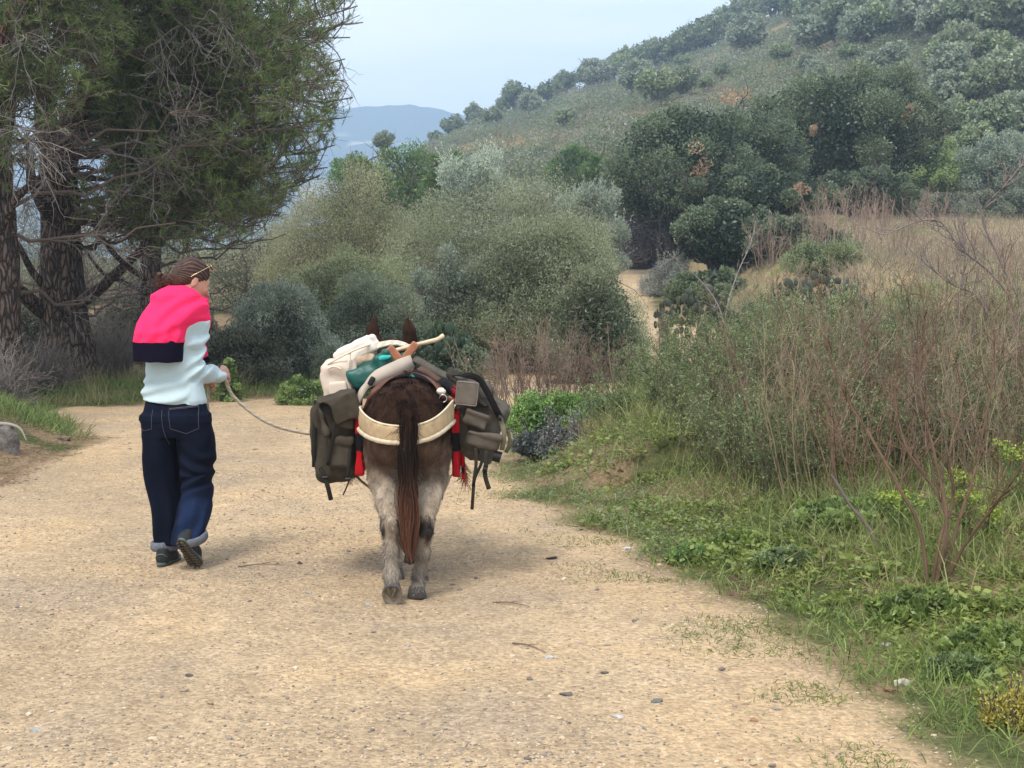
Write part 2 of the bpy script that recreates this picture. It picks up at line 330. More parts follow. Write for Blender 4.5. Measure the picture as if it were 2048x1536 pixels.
def ground_mat():
    m = mat('earth', attr=True, rough=.95, spec=.12); t = m.node_tree; N = t.nodes; Lk = t.links; p = N['Principled BSDF']
    co = N.new('ShaderNodeTexCoord').outputs['Object']; a = [n for n in N if n.type == 'ATTRIBUTE'][0]
    def noise(sc, dt, rg):
        z = N.new('ShaderNodeTexNoise'); z.inputs['Scale'].default_value = sc; z.inputs['Detail'].default_value = dt; z.inputs['Roughness'].default_value = rg; Lk.new(co, z.inputs['Vector']); return z.outputs['Fac']
    def mr(x, a0, a1, b0, b1):
        q = N.new('ShaderNodeMapRange'); q.inputs[1].default_value = a0; q.inputs[2].default_value = a1; q.inputs[3].default_value = b0; q.inputs[4].default_value = b1; Lk.new(x, q.inputs[0]); return q.outputs[0]
    def mth(op, x, y):
        q = N.new('ShaderNodeMath'); q.operation = op
        for k, s in enumerate((x, y)):
            if isinstance(s, (int, float)): q.inputs[k].default_value = s
            else: Lk.new(s, q.inputs[k])
        return q.outputs[0]
    f1 = mr(noise(38, 5, .7), .3, .7, .72, 1.22); f2 = mr(noise(6, 4, .6), .3, .7, .86, 1.12)
    vo = N.new('ShaderNodeTexVoronoi'); vo.inputs['Scale'].default_value = 55; Lk.new(co, vo.inputs['Vector'])
    sx = N.new('ShaderNodeSeparateColor'); Lk.new(vo.outputs['Color'], sx.inputs[0])
    f3 = mr(sx.outputs[0], 0, 1, .78, 1.2)
    f = mth('MULTIPLY', mth('MULTIPLY', f1, f2), f3)
    sc = N.new('ShaderNodeVectorMath'); sc.operation = 'SCALE'; Lk.new(a.outputs['Color'], sc.inputs[0]); Lk.new(f, sc.inputs['Scale']); Lk.new(sc.outputs[0], p.inputs['Base Color'])
    hgt = mth('ADD', mth('MULTIPLY', noise(60, 4, .65), 1.0), mth('MULTIPLY', mr(vo.outputs['Distance'], 0, .7, 1, 0), .6))
    hgt = mth('ADD', hgt, mth('MULTIPLY', noise(9, 3, .6), 2.5))
    b = N.new('ShaderNodeBump'); b.inputs['Strength'].default_value = .8; b.inputs['Distance'].default_value = .012; Lk.new(hgt, b.inputs['Height']); Lk.new(b.outputs[0], p.inputs['Normal'])
    return m
M_earth = ground_mat()
def sub_sheet(name, sel, kind='structure'):
    f = F[sel]; u, inv = np.unique(f, return_inverse=True)
    o = obj(name, V[u], inv.reshape(f.shape), M_earth, None, colr[u]); o['kind'] = kind; return o
ispath = fd < 0; ishill = (~ispath) & (fy > 72); isfield = (~ispath) & (fx > 6.5) & (fy > 20) & (fy <= 72)
sub_sheet('dirt_path', ispath); sub_sheet('hillside', ishill); sub_sheet('field', isfield)
sub_sheet('ground', ~(ispath | ishill | isfield))
# far blue mountain
uu = np.array([-2600, -1200, -300, 200, 420, 600, 700, 780, 850, 890, 960, 1100, 1400, 2000, 3200]); vv = np.array([420, 330, 300, 296, 270, 236, 219, 214, 224, 231, 250, 300, 350, 380, 420])
MY = 1650.
ug = np.linspace(-2600, 3200, 420); t = np.linspace(0, 1, 60); U, T = np.meshgrid(ug, t, indexing='ij')
top = CAMH + (570 - np.interp(U, uu, vv)) / FPX * MY
xm = (U - 1024) / FPX * MY; ym = MY - 500 + 700 * T; rd = fbm(np.stack([xm / 130, ym / 130, 0 * xm], -1), 5, 61)
zm = -4 + (top + 4) * np.where(T < .72, (T / .72) ** .9, 1 - (T - .72) * 1.6) + (18 * rd) * smooth(0, .2, T) + 5 * fbm(np.stack([xm / 22, ym / 22, 0 * xm], -1), 3, 62) * smooth(0, .2, T)
i = np.arange(len(ug) - 1)[:, None] * 60 + np.arange(59)[None]; Fm = np.stack([i, i + 60, i + 61, i + 1], -1).reshape(-1, 4)
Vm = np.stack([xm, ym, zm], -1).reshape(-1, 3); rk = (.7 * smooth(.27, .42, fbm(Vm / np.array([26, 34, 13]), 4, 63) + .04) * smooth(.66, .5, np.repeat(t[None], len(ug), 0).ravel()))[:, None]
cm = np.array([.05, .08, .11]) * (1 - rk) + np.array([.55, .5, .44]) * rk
o = obj('mountain', Vm, Fm, mat('far_rock', attr=True, rough=1, spec=0), None, cm); o['kind'] = 'structure'
# ---------------------------------------------------------------- shrubs and trees behind the road
def at(u, Y):
    x = (u - 1024) / FPX * Y; return np.array([x, Y, hz(x, Y)])
def zof(v, Y): return Wp(1024, v, Y)[2]
WOOD = (.10, .075, .055); GREYW = (.20, .17, .14)
def limbs(rng, B, n, r0, base_r=.0, H=1., spread=.6, col=WOOD, k=5):
    """trunks/limbs that reach from the ground into the crown; then smaller branches"""
    mb = MB(); T = B[rng.choice(len(B), n), :3]
    S = np.zeros((n, 3)); S[:, :2] = rng.normal(size=(n, 2)) * base_r
    t = np.linspace(0, 1, k + 1)[None, :, None]; mid = np.stack([T[:, 0] * .35, T[:, 1] * .35, T[:, 2] * .6], 1)
    P = (1 - t) ** 2 * S[:, None] + 2 * t * (1 - t) * mid[:, None] + t * t * T[:, None]
    P[:, 1:-1] += rng.normal(size=P[:, 1:-1].shape) * .03 * H
    mb.add(*prisms(*segs(P, r0, r0 * .3), col, 5))
    q, d, tt = on(rng, P, 5, .35); L = rng.uniform(.15, .35, len(q)) * H
    P2 = grow(rng, q, d + rng.normal(size=d.shape) * .8 + [0, 0, .3], L, 4, .25); mb.add(*prisms(*segs(P2, r0 * .35, r0 * .1), col, 3))
    q, d, tt = on(rng, P2, 4, .3); P3 = grow(rng, q, d + rng.normal(size=d.shape) * .8, rng.uniform(.08, .18, len(q)) * H, 3, .3)
    mb.add(*prisms(*segs(P3, r0 * .12, r0 * .05), col, 3))
    return mb
LB = 2.5
def make_bush(name, seed, R, H, n, L, W, c1, c2, label=None, cat='shrub', group=None, n1=16, n2=6, loc=(0, 0, 0), low=-.45, tipc=None, tipf=0, up=.6, r1=(.3, .45), r2=(.13, .2),
              shoots=0, shoot_l=.3, stemr=.03, nst=7, cz=.5, out=.75, fill=.25, wood=WOOD, rz=0, lump=.12, trunk='stem', crown='foliage', bush_soft=True):
    c1 = np.array(c1) * LB; c2 = np.array(c2) * LB * .95
    if bush_soft and trunk == 'stem': out = 1.15; n = int(n * 1.25); L = L * .88; tipf = tipf * .5; tipc = None if tipc is None else np.array(tipc) * 1.1
    rng = np.random.default_rng(seed); bushy = trunk == 'stem'
    if bushy: cz = .36; low = -.95; n = int(n * 1.25); n1 = int(n1 * 1.5)
    R = np.array([R[0], R[1], H * (1 - cz)]) if len(R) == 2 else np.array(R)
    B = blobs(rng, R, n1, n2, r1, r2, low)
    if bushy:                                   # the lower half goes straight down to the ground
        lo_ = B[:, 2] < 0; q = np.linalg.norm(B[:, :2] / R[:2], axis=1); s_f = np.where(lo_, np.clip(q, .55, 1) ** -.75, 1); B[:, :2] *= s_f[:, None]
        B[:, 2] = np.where(lo_, B[:, 2] / R[2] * H * cz, B[:, 2])
    B[:, 2] += H * cz
    B[:, 3] = np.minimum(B[:, 3], np.maximum(B[:, 2] + .05, .08 * H))
    e = empty(name, loc, label, cat, group, rz)
    limbs(rng, B, nst, stemr, .06 * R[0], H, col=wood).build(trunk, M_twig, e, smooth=False)
    f = MB(); f.add(*cloud(rng, B, int(n * (1 - fill)), L, W, c1, c2, up=up, tipc=tipc, tipf=tipf, out=out, lump=lump))
    Bi = np.array([[0, 0, H * cz, 1.]]); nf = int(n * fill)
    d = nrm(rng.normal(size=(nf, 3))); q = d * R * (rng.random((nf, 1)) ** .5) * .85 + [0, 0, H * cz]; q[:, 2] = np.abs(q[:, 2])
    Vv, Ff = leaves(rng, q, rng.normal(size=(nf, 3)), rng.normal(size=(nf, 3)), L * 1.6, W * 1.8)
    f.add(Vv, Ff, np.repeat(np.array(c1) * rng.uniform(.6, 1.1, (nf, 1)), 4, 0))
    if shoots:
        P, pr = uprights(rng, B, shoots, shoot_l, wood, .005); f.add(*pr)
        q, d, t = on(rng, P, 14, .15); Vv, Ff = leaves(rng, q + rng.normal(size=q.shape) * .015, d + rng.normal(size=d.shape) * .5, rng.normal(size=q.shape), L, W)
        cc = np.array(c1) + (np.array(c2) - np.array(c1)) * rng.uniform(.4, 1.1, (len(q), 1)); f.add(Vv, Ff, np.repeat(cc, 4, 0))
    f.build(crown, M_leaf, e, smooth=False)
    return e
def bush_px(name, seed, u0, u1, vt, Y, n, c1, c2, label, L=.05, W=.016, dy=.8, **k):
    p = at((u0 + u1) / 2, Y); H = zof(vt, Y) - p[2]; r = (u1 - u0) / 2 / FPX * Y
    k_ = 1.04 if k.get('trunk') else 1.1
    return make_bush(name, seed, (r * k_, r * dy), H, n, L, W, c1, c2, label, loc=p - [0, 0, .05], **k)
OL1, OL2 = (.060, .072, .026), (.17, .185, .085)          # olive green
YO1, YO2 = (.075, .084, .046), (.185, .195, .118)            # yellowish
SV1, SV2 = (.075, .09, .062), (.19, .215, .165)           # silver
GR1, GR2 = (.05, .06, .038), (.145, .155, .105)           # grey green
DK1, DK2 = (.022, .034, .017), (.105, .13, .072)           # dark oak
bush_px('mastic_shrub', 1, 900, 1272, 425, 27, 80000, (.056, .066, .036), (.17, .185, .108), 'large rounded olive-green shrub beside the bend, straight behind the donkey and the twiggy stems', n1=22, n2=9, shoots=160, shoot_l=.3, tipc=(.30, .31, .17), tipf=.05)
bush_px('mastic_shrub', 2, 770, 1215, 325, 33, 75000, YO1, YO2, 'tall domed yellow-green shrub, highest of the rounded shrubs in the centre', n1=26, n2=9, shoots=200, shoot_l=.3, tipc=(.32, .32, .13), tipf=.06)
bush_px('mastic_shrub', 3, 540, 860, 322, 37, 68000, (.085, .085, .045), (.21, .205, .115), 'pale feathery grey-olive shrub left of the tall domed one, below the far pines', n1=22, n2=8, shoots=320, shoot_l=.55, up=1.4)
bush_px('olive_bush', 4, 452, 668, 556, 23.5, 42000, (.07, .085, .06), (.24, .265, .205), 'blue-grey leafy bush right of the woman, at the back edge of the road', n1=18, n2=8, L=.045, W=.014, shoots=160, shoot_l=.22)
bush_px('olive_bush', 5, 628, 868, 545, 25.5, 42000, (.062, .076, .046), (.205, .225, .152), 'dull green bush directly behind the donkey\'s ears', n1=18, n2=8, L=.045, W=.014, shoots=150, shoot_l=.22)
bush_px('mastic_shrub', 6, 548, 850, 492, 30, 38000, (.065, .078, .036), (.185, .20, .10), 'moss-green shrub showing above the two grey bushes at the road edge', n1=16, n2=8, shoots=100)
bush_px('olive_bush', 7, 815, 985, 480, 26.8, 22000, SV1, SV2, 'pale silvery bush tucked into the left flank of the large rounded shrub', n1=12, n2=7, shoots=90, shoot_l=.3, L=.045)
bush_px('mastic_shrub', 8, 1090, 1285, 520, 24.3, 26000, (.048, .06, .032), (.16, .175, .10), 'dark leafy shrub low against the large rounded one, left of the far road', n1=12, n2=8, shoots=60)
bush_px('olive_tree', 9, 1080, 1262, 350, 42, 26000, SV1, SV2, 'silver-leaved olive tree peeping over the right side of the tall dome', cat='tree', n1=14, n2=7, L=.07, W=.022, shoots=90, shoot_l=.45, trunk='trunk', crown='crown')
bush_px('olive_tree', 10, 860, 1045, 285, 48, 26000, (.10, .12, .09), (.29, .32, .255), 'silvery olive treetop poking up behind the tall domed shrub', cat='tree', n1=14, n2=6, L=.08, W=.025, shoots=120, shoot_l=.7, trunk='trunk', crown='crown')
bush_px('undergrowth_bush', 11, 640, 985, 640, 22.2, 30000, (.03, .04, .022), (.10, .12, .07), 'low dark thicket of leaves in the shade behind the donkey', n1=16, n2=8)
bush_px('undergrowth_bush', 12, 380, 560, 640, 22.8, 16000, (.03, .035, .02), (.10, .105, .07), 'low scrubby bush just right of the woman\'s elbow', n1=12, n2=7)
# grey brushwood filling the space under the pines
for k, (a, b, vt, Y, c1, c2, lb) in enumerate([
    (330, 640, 420, 40, (.065, .07, .042), (.17, .175, .115), 'hazy grey-green brush seen above the woman\'s head'),
    (130, 400, 385, 44, (.075, .08, .05), (.19, .19, .125), 'hazy brush seen through the bare limbs between the two pine trunks'),
    (-140, 150, 400, 42, (.065, .07, .045), (.16, .165, .11), 'grey brush at the far left behind the forked pine trunk'),
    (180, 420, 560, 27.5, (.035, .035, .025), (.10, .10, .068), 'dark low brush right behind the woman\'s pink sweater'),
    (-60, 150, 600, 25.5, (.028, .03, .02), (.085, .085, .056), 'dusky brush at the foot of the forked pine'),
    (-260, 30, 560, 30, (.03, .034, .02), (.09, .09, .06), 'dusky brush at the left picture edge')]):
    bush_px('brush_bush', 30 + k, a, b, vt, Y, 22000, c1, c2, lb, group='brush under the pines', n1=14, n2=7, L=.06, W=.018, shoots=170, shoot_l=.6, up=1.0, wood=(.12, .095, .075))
# umbrella pines in the distance
PG1, PG2 = (.03, .055, .012), (.085, .13, .034)
for k, (a, b, vt, Y, lb) in enumerate([(715, 925, 282, 75, 'bright green rounded pine crown left of the hill\'s foot'), (640, 800, 298, 70, 'bright green pine crown next to the long pine boughs'),
                                      (1085, 1205, 285, 92, 'small bright green pine at the foot of the hill'), (1150, 1240, 300, 84, 'yellow-green pine crown against the left side of the dark oaks'), (845, 940, 290, 66, 'mid green pine crown behind the silvery olive treetop')]):
    bush_px('pine_tree', 50 + k, a, b, vt, Y, 14000, PG1, PG2, lb, cat='tree', group='green pines in the distance', n1=20, n2=6, L=.16, W=.05, cz=.5, low=-.95, fill=.15, trunk='trunk', crown='crown', stemr=.12, nst=6)
# dark cork oaks right of the bend
dead = (.42, .24, .13)
def oak(seed, u0, u1, vt, Y, n, lb, c1=DK1, c2=DK2, L=.11, W=.05, spots=(), **k):
    e = bush_px('cork_oak', seed, u0, u1, vt, Y, n, c1, c2, lb, cat='tree', n1=26, n2=8, r1=(.22, .36), r2=(.10, .16), L=L, W=W, cz=.55, up=.25, trunk='trunk', crown='crown', stemr=.16, nst=10, tipc=(.22, .25, .15), tipf=.07, wood=(.06, .052, .045), lump=.16, group='dark oaks beyond the bend', **k)
    rng = np.random.default_rng(seed + 500)
    for (u, v, r) in spots:
        c = Wp(u, v, Y) - np.array(e.location); R = (u1 - u0) / 2 / FPX * Y
        c[1] = -R * .8 * math.sqrt(max(.05, 1 - (c[0] / R) ** 2 - .3)) - .2
        rr = r / FPX * Y; Bq = np.concatenate([c + rng.normal(size=(5, 3)) * rr * [.5, .5, .7], np.full((5, 1), rr * .55)], 1)
        m = MB(); m.add(*cloud(rng, Bq, 260, .12, .055, (.30, .17, .09), (.60, .43, .27))); o = m.build('dead_leaf_spray', M_leaf, e, smooth=False); o['label'] = 'spray of dead tan leaves'
    return e
oak(70, 1205, 1520, 185, 58, 60000, 'dark oak closest to the far bit of road, with tan dead sprays', spots=[(1452, 212, 22), (1385, 330, 26), (1382, 370, 20)])
oak(71, 1460, 1905, 128, 70, 80000, 'broadest dark oak with the highest crown, in front of the hill', c2=(.115, .135, .072), L=.13, W=.06, spots=[(1600, 268, 10), (1475, 290, 14), (1785, 240, 9)])
oak(72, 1330, 1680, 330, 56, 50000, 'low dark oak in front of the others, with one tan spray', spots=[(1580, 385, 16)])
oak(73, 1600, 1830, 330, 62, 26000, 'dark oak standing at the back edge of the straw field')
oak(74, 1335, 1570, 392, 47, 42000, 'very dark low oak beside the road where it disappears')
oak(80, 1370, 1620, 205, 66, 34000, 'dark oak filling the gap between the two largest oaks')
oak(75, 1885, 2010, 205, 95, 16000, 'compact dark oak right of the broadest one', c1=(.03, .045, .025), c2=(.10, .125, .075), L=.16, W=.08)
bush_px('heather_thicket', 76, 1218, 1345, 395, 62, 20000, (.045, .038, .04), (.10, .082, .075), 'purplish dark thicket closing the view where the road disappears', L=.09, W=.03, n1=14, n2=7)
bush_px('olive_bush', 77, 1285, 1390, 505, 47, 9000, (.08, .085, .075), (.24, .24, .2), 'small grey feathery bush on the right of the far bit of road', L=.07, W=.015, shoots=120, shoot_l=.5)
bush_px('broom_bush', 78, 1800, 1935, 262, 80, 16000, (.07, .095, .03), (.19, .23, .09), 'light yellow-green bush right of the dark oaks', L=.13, W=.05)
bush_px('olive_tree', 79, 1905, 2070, 262, 72, 22000, (.07, .09, .065), (.21, .245, .18), 'pale grey-green tree at the right picture edge behind the field', cat='tree', L=.12, W=.045, trunk='trunk', crown='crown')
for k, (a, b, vt, Y, lb, c1, c2) in enumerate([
    (1790, 1960, 375, 66, 'grey-green hedge bush behind the middle of the straw field', (.05, .06, .04), (.15, .165, .11)),
    (1920, 2120, 372, 64, 'grey-green hedge bush behind the right end of the straw field', (.05, .06, .04), (.15, .16, .11)),
    (1690, 1830, 395, 63, 'dark hedge bush at the left end of the straw field', (.03, .04, .022), (.11, .125, .075)),
    (1500, 1680, 428, 45, 'dark green bush under the oaks, left of the straw field', (.03, .04, .022), (.11, .125, .075)),
    (2030, 2250, 300, 70, 'tall bush cut off by the right picture edge', (.04, .05, .03), (.12, .135, .09)),
    (1340, 1500, 530, 44, 'low green bush between the road and the oaks', (.035, .048, .022), (.12, .14, .07))]):
    bush_px('hedge_bush', 90 + k, a, b, vt, Y, 14000, c1, c2, lb, group='bushes round the straw field', L=.10, W=.04, n1=14, n2=7)
for k, (a, b, vt, Y, lb) in enumerate([(1565, 1730, 470, 38, 'grey brush mound closing the left end of the straw field'), (1440, 1610, 590, 20.5, 'low green-grey bush left of the spreading prickly pear'), (1590, 1760, 585, 19.5, 'low green-grey bush right below the spreading prickly pear'), (1740, 1910, 592, 20.5, 'low green-grey bush below the middle of the field'), (1880, 2080, 588, 19.5, 'low green-grey bush below the right end of the field')]):
    bush_px('hedge_bush', 110 + k, a, b, vt, Y, 15000, (.055, .072, .032), (.165, .185, .09), lb, group='low bushes below the field', L=.05, W=.018, n1=14, n2=7, shoots=120, shoot_l=.35)
# ---------------------------------------------------------------- hillside
def proto_tree(seed, R, H, n, L, W, c1, c2, name='hill_oak', cz=.55):
    return make_bush(name, seed, R, H, n, L, W, c1, c2, None, 'tree', n1=18, n2=6, r1=(.18, .46), lump=.22, cz=cz, trunk='trunk', crown='crown', stemr=.16, nst=7, wood=(.16, .14, .12), up=.2, fill=.15)
def copy_thing(e, loc, rz, sc, label, group):
    r = e.copy(); C.objects.link(r); r.location = tuple(loc); r.rotation_euler[2] = rz; r.scale = (sc, sc, sc)
    for ch in [c for c in bpy.data.objects if c.parent is e]:
        q = ch.copy(); C.objects.link(q); q.parent = r
    if label: r['label'] = label
    if group: r['group'] = group
    return r
HC = [((.05, .064, .036), (.155, .18, .10)), ((.06, .073, .042), (.175, .195, .115)), ((.07, .09, .045), (.185, .215, .105)), ((.08, .095, .065), (.20, .22, .155))]
protos = [proto_tree(200 + k, (2.4, 2.3), 4.4, 2600, .36, .22, *HC[k]) for k in range(4)]
used = [False] * 4
def ray(u, v, y0=84, y1=330):
    Yr = np.linspace(y0, y1, 500); zz = np.array([Wp(u, v, q)[2] for q in Yr]); gz = height((u - 1024) / FPX * Yr, Yr); h_ = np.where(gz >= zz)[0]
    return float(Yr[h_[0]]) if len(h_) else 285.
def hill_tree(k, u, Y, H, label, group, rz):
    x = (u - 1024) / FPX * Y; loc = (x, Y, hz(x, Y) - .1); e = protos[k]
    if not used[k]:
        used[k] = True; e.location = loc; e.rotation_euler[2] = rz; e.scale = (H / 4.4,) * 3; e['label'] = label; e['group'] = group; return e
    return copy_thing(e, loc, rz, H / 4.4, label, group)
rng = np.random.default_rng(77)
sky_u = [(872, 3.0, 0), (905, 4.6, 0), (950, 4.4, 1), (1008, 3.6, 0), (1038, 6.2, 0), (1068, 3.4, 2), (1098, 5.0, 0), (1130, 4.6, 0), (1178, 6.0, 0), (1212, 5.4, 0), (1250, 5.6, 2), (1285, 6.6, 0), (1322, 6.4, 0), (1362, 7.2, 0), (1395, 7.4, 0), (1432, 7.0, 0), (1468, 7.8, 0), (1500, 6.5, 1), (1540, 8, 0), (1585, 7, 0)]
names = ['first and lowest', 'second', 'third', 'fourth', 'fifth', 'sixth', 'seventh', 'eighth', 'ninth', 'tenth', 'eleventh', 'twelfth', 'thirteenth', 'fourteenth', 'fifteenth', 'sixteenth', 'seventeenth', 'eighteenth', 'nineteenth', 'last and uppermost']
for (u, H, k), nm in zip(sky_u, names):
    hill_tree(k, u, 274 + rng.uniform(-6, 6), H * .95, 'oak on the skyline of the hill, ' + nm + ' counted from the left', 'oaks along the hill skyline', rng.uniform(0, 6.3))
# (u, v of the foot, height in px, kind, label)
mids = [(1245, 150, 62, 2, 'round green tree on the open slope left of the high oaks'), (1190, 180, 58, 3, 'pale round bush-like tree above the ochre grass'), (1488, 112, 78, 3, 'big round tree standing alone on the middle of the slope'),
        (1310, 215, 75, 2, 'leafy tree low on the slope directly above the left dark oak'), (1360, 195, 60, 0, 'tree above the gap left of the dark oaks'), (1585, 45, 70, 1, 'tree at the left end of the upper tree belt'), (1270, 195, 70, 3, 'pale low tree under the round green one'),
        (1650, 52, 90, 0, 'second tree of the upper belt'), (1725, 66, 110, 1, 'forked tree above the bare purple soil'), (1775, 72, 90, 0, 'tree right of the forked one'), (1840, 84, 130, 3, 'largest pale tree of the upper belt'),
        (1905, 92, 100, 1, 'tree with a drooping crown in the upper belt'), (1955, 86, 110, 0, 'tree next to the right end of the upper belt'), (2010, 95, 120, 1, 'tree at the right end of the upper belt'), (2070, 90, 120, 0, 'tree of the upper belt cut by the picture edge'),
        (1925, 225, 95, 0, 'tree on the right slope below the upper belt'), (1990, 215, 100, 1, 'full tree at the right edge half way down the slope'), (1880, 170, 80, 2, 'green tree half way down, right of the middle'), (1975, 300, 100, 0, 'dark tree low on the right slope'),
        (2035, 290, 100, 3, 'pale tree low on the slope at the right edge'), (1800, 190, 60, 1, 'tree above the crown of the broadest dark oak'), (1750, 150, 50, 3, 'pale small tree in the middle of the scrub'), (1900, 280, 75, 1, 'tree just above the compact dark oak'),
        (2050, 180, 90, 1, 'tree at the edge under the upper belt'), (1690, 130, 42, 2, 'small green tree in the scrub'), (1610, 150, 40, 3, 'small pale tree in the scrub'), (1555, 130, 42, 2, 'small green tree right of the lone round tree'),
        (1640, 8, 90, 0, 'oak at the top of the picture behind the upper belt'), (1720, 6, 90, 1, 'oak cut by the top of the picture'), (1800, 8, 90, 0, 'tall oak behind the largest pale tree'), (1885, 12, 90, 1, 'oak cut by the top edge right of the middle'), (1970, 8, 90, 0, 'oak cut by the top right corner'),
        (1060, 235, 45, 3, 'pale low bush-tree on the lower left slope'), (1130, 262, 45, 2, 'green low bush-tree near the foot of the hill'), (985, 258, 40, 1, 'grey low bush-tree under the left skyline')]
for (u, v, hp, k, lb) in mids: Y = ray(u, v); hill_tree(k, u, Y, 1.1 * hp / FPX * Y, 'hillside oak: ' + lb, 'trees scattered over the hillside', rng.uniform(0, 6.3))
p = at(768, 150); e = copy_thing(protos[0], p + [0, 0, 2.0], 1., 2.2 / 4.4, 'small grey tree standing alone in front of the far blue mountain', 'lone trees left of the hill')
e.location[2] = zof(306, 150)
tz = zof(300, 150)
rg = np.random.default_rng(91)
for (n_, u0, u1, v0, v1, h0, h1, lb) in [(26, 1560, 2100, 10, 110, 70, 110, 'rounded oak merging into the dense tree belt high on the hill'), (20, 1780, 2100, 130, 330, 60, 100, 'rounded oak of the close stand covering the right of the slope'), (22, 1150, 1800, 60, 230, 26, 52, 'small bushy oak dotted among the scrub of the open slope')]:
    for _ in range(n_):
        u, v = rg.uniform(u0, u1), rg.uniform(v0, v1); Y = ray(u, v)
        if Y < 284: hill_tree(int(rg.choice(4, p=[.3, .3, .15, .25])), u, Y, rg.uniform(h0, h1) / FPX * Y, lb, 'oaks of the upper belt' if 'belt' in lb else ('oaks of the close stand on the right slope' if 'stand' in lb else 'small oaks dotted over the open slope'), rg.uniform(0, 6.3))
# scrub: one ground-cover mass
def scrub(n, seed):
    rng = np.random.default_rng(seed); mb = MB(); Y = np.exp(rng.uniform(math.log(84), math.log(296), n * 2)); U = rng.uniform(760, 2200, n * 2); X = (U - 1024) / FPX * Y
    dn = n2(X, Y, .06, 4, 51); keep = (rng.random(n * 2) < .62 - .8 * dn); X, Y = X[keep][:n], Y[keep][:n]; n = len(X); Z = height(X, Y)
    r = rng.uniform(.5, 1.25, n) * (1 + .6 * (rng.random(n) < .15)) * np.interp(Y, [86, 300], [.75, 1.2]); kind = rng.integers(0, 5, n)
    pal = np.array([[.155, .19, .095], [.19, .23, .12], [.25, .27, .14], [.235, .205, .14], [.26, .28, .195]])
    m = 110; idx = np.repeat(np.arange(n), m); d = nrm(rng.normal(size=(n * m, 3))); d[:, 2] = np.abs(d[:, 2])
    P = np.stack([X, Y, Z + .05], 1)[idx] + d * r[idx][:, None] * [1, 1, .95] * rng.uniform(.7, 1.1, (n * m, 1))
    Vv, Ff = leaves(rng, P, rng.normal(size=P.shape) + [0, 0, .6], nrm(d + rng.normal(size=P.shape) * .7), r[idx] * .19, r[idx] * .10)
    cc = pal[kind][idx] * rng.uniform(.7, 1.2, (n * m, 1)); mb.add(Vv, Ff, np.repeat(cc, 4, 0))
    return mb
o = scrub(9000, 5).build('hillside_scrub', M_leaf, smooth=False); tag(o, 'grey-green garrigue scrub covering the hillside', 'scrub', kind='stuff')
# ---------------------------------------------------------------- the big pines on the left
BK = (.115, .085, .070); BKR = (.26, .125, .08); GTW = (.235, .205, .18); BTW = (.12, .09, .072); NG1, NG2 = (.07, .115, .032), (.25, .33, .11)
def xlim(z):   # how far right the crown hangs out, by height
    return np.interp(z, [2.0, 2.3, 2.7, 3.1, 3.3, 3.6, 3.9, 4.15, 4.45, 4.75, 5.0, 5.3, 5.8, 6.2, 8.5, 10], [-4.6, -3.9, -3.4, -3.1, -2.8, -2.9, -2.55, -2.45, -2.4, -2.55, -2.6, -2.55, -2.2, -2.1, -2.3, -4])
def needles(rng, P, m, L=.10, W=.009, spread=.55, c1=NG1, c2=NG2):
    q, d, t = on(rng, P, m, .15, 1.0); n = len(q)
    T = nrm(d + rng.normal(size=(n, 3)) * spread); S = nrm(np.cross(T, rng.normal(size=(n, 3)))); l = L * rng.uniform(.7, 1.25, (n, 1))
    V = np.stack([q - S * W / 2, q + S * W / 2, q + T * l], 1).reshape(-1, 3)
    g = np.repeat(rng.random(len(P)), m) * .6 + rng.random(n) * .4
    c = np.array(c1) * (1 - g[:, None]) + np.array(c2) * g[:, None]
    return V, np.arange(3 * n).reshape(-1, 3), np.repeat(c, 3, 0)
def bez(a, b, k, sag, rng, wob=.03):
    a, b = np.array(a), np.array(b); t = np.linspace(0, 1, k + 1)[:, None]; m = (a + b) / 2 + [0, 0, sag]; L = np.linalg.norm(b - a)
    P = (1 - t) ** 2 * a + 2 * t * (1 - t) * m + t * t * b; P[1:-1] += rng.normal(size=(k - 1, 3)) * wob * L * .4; return P
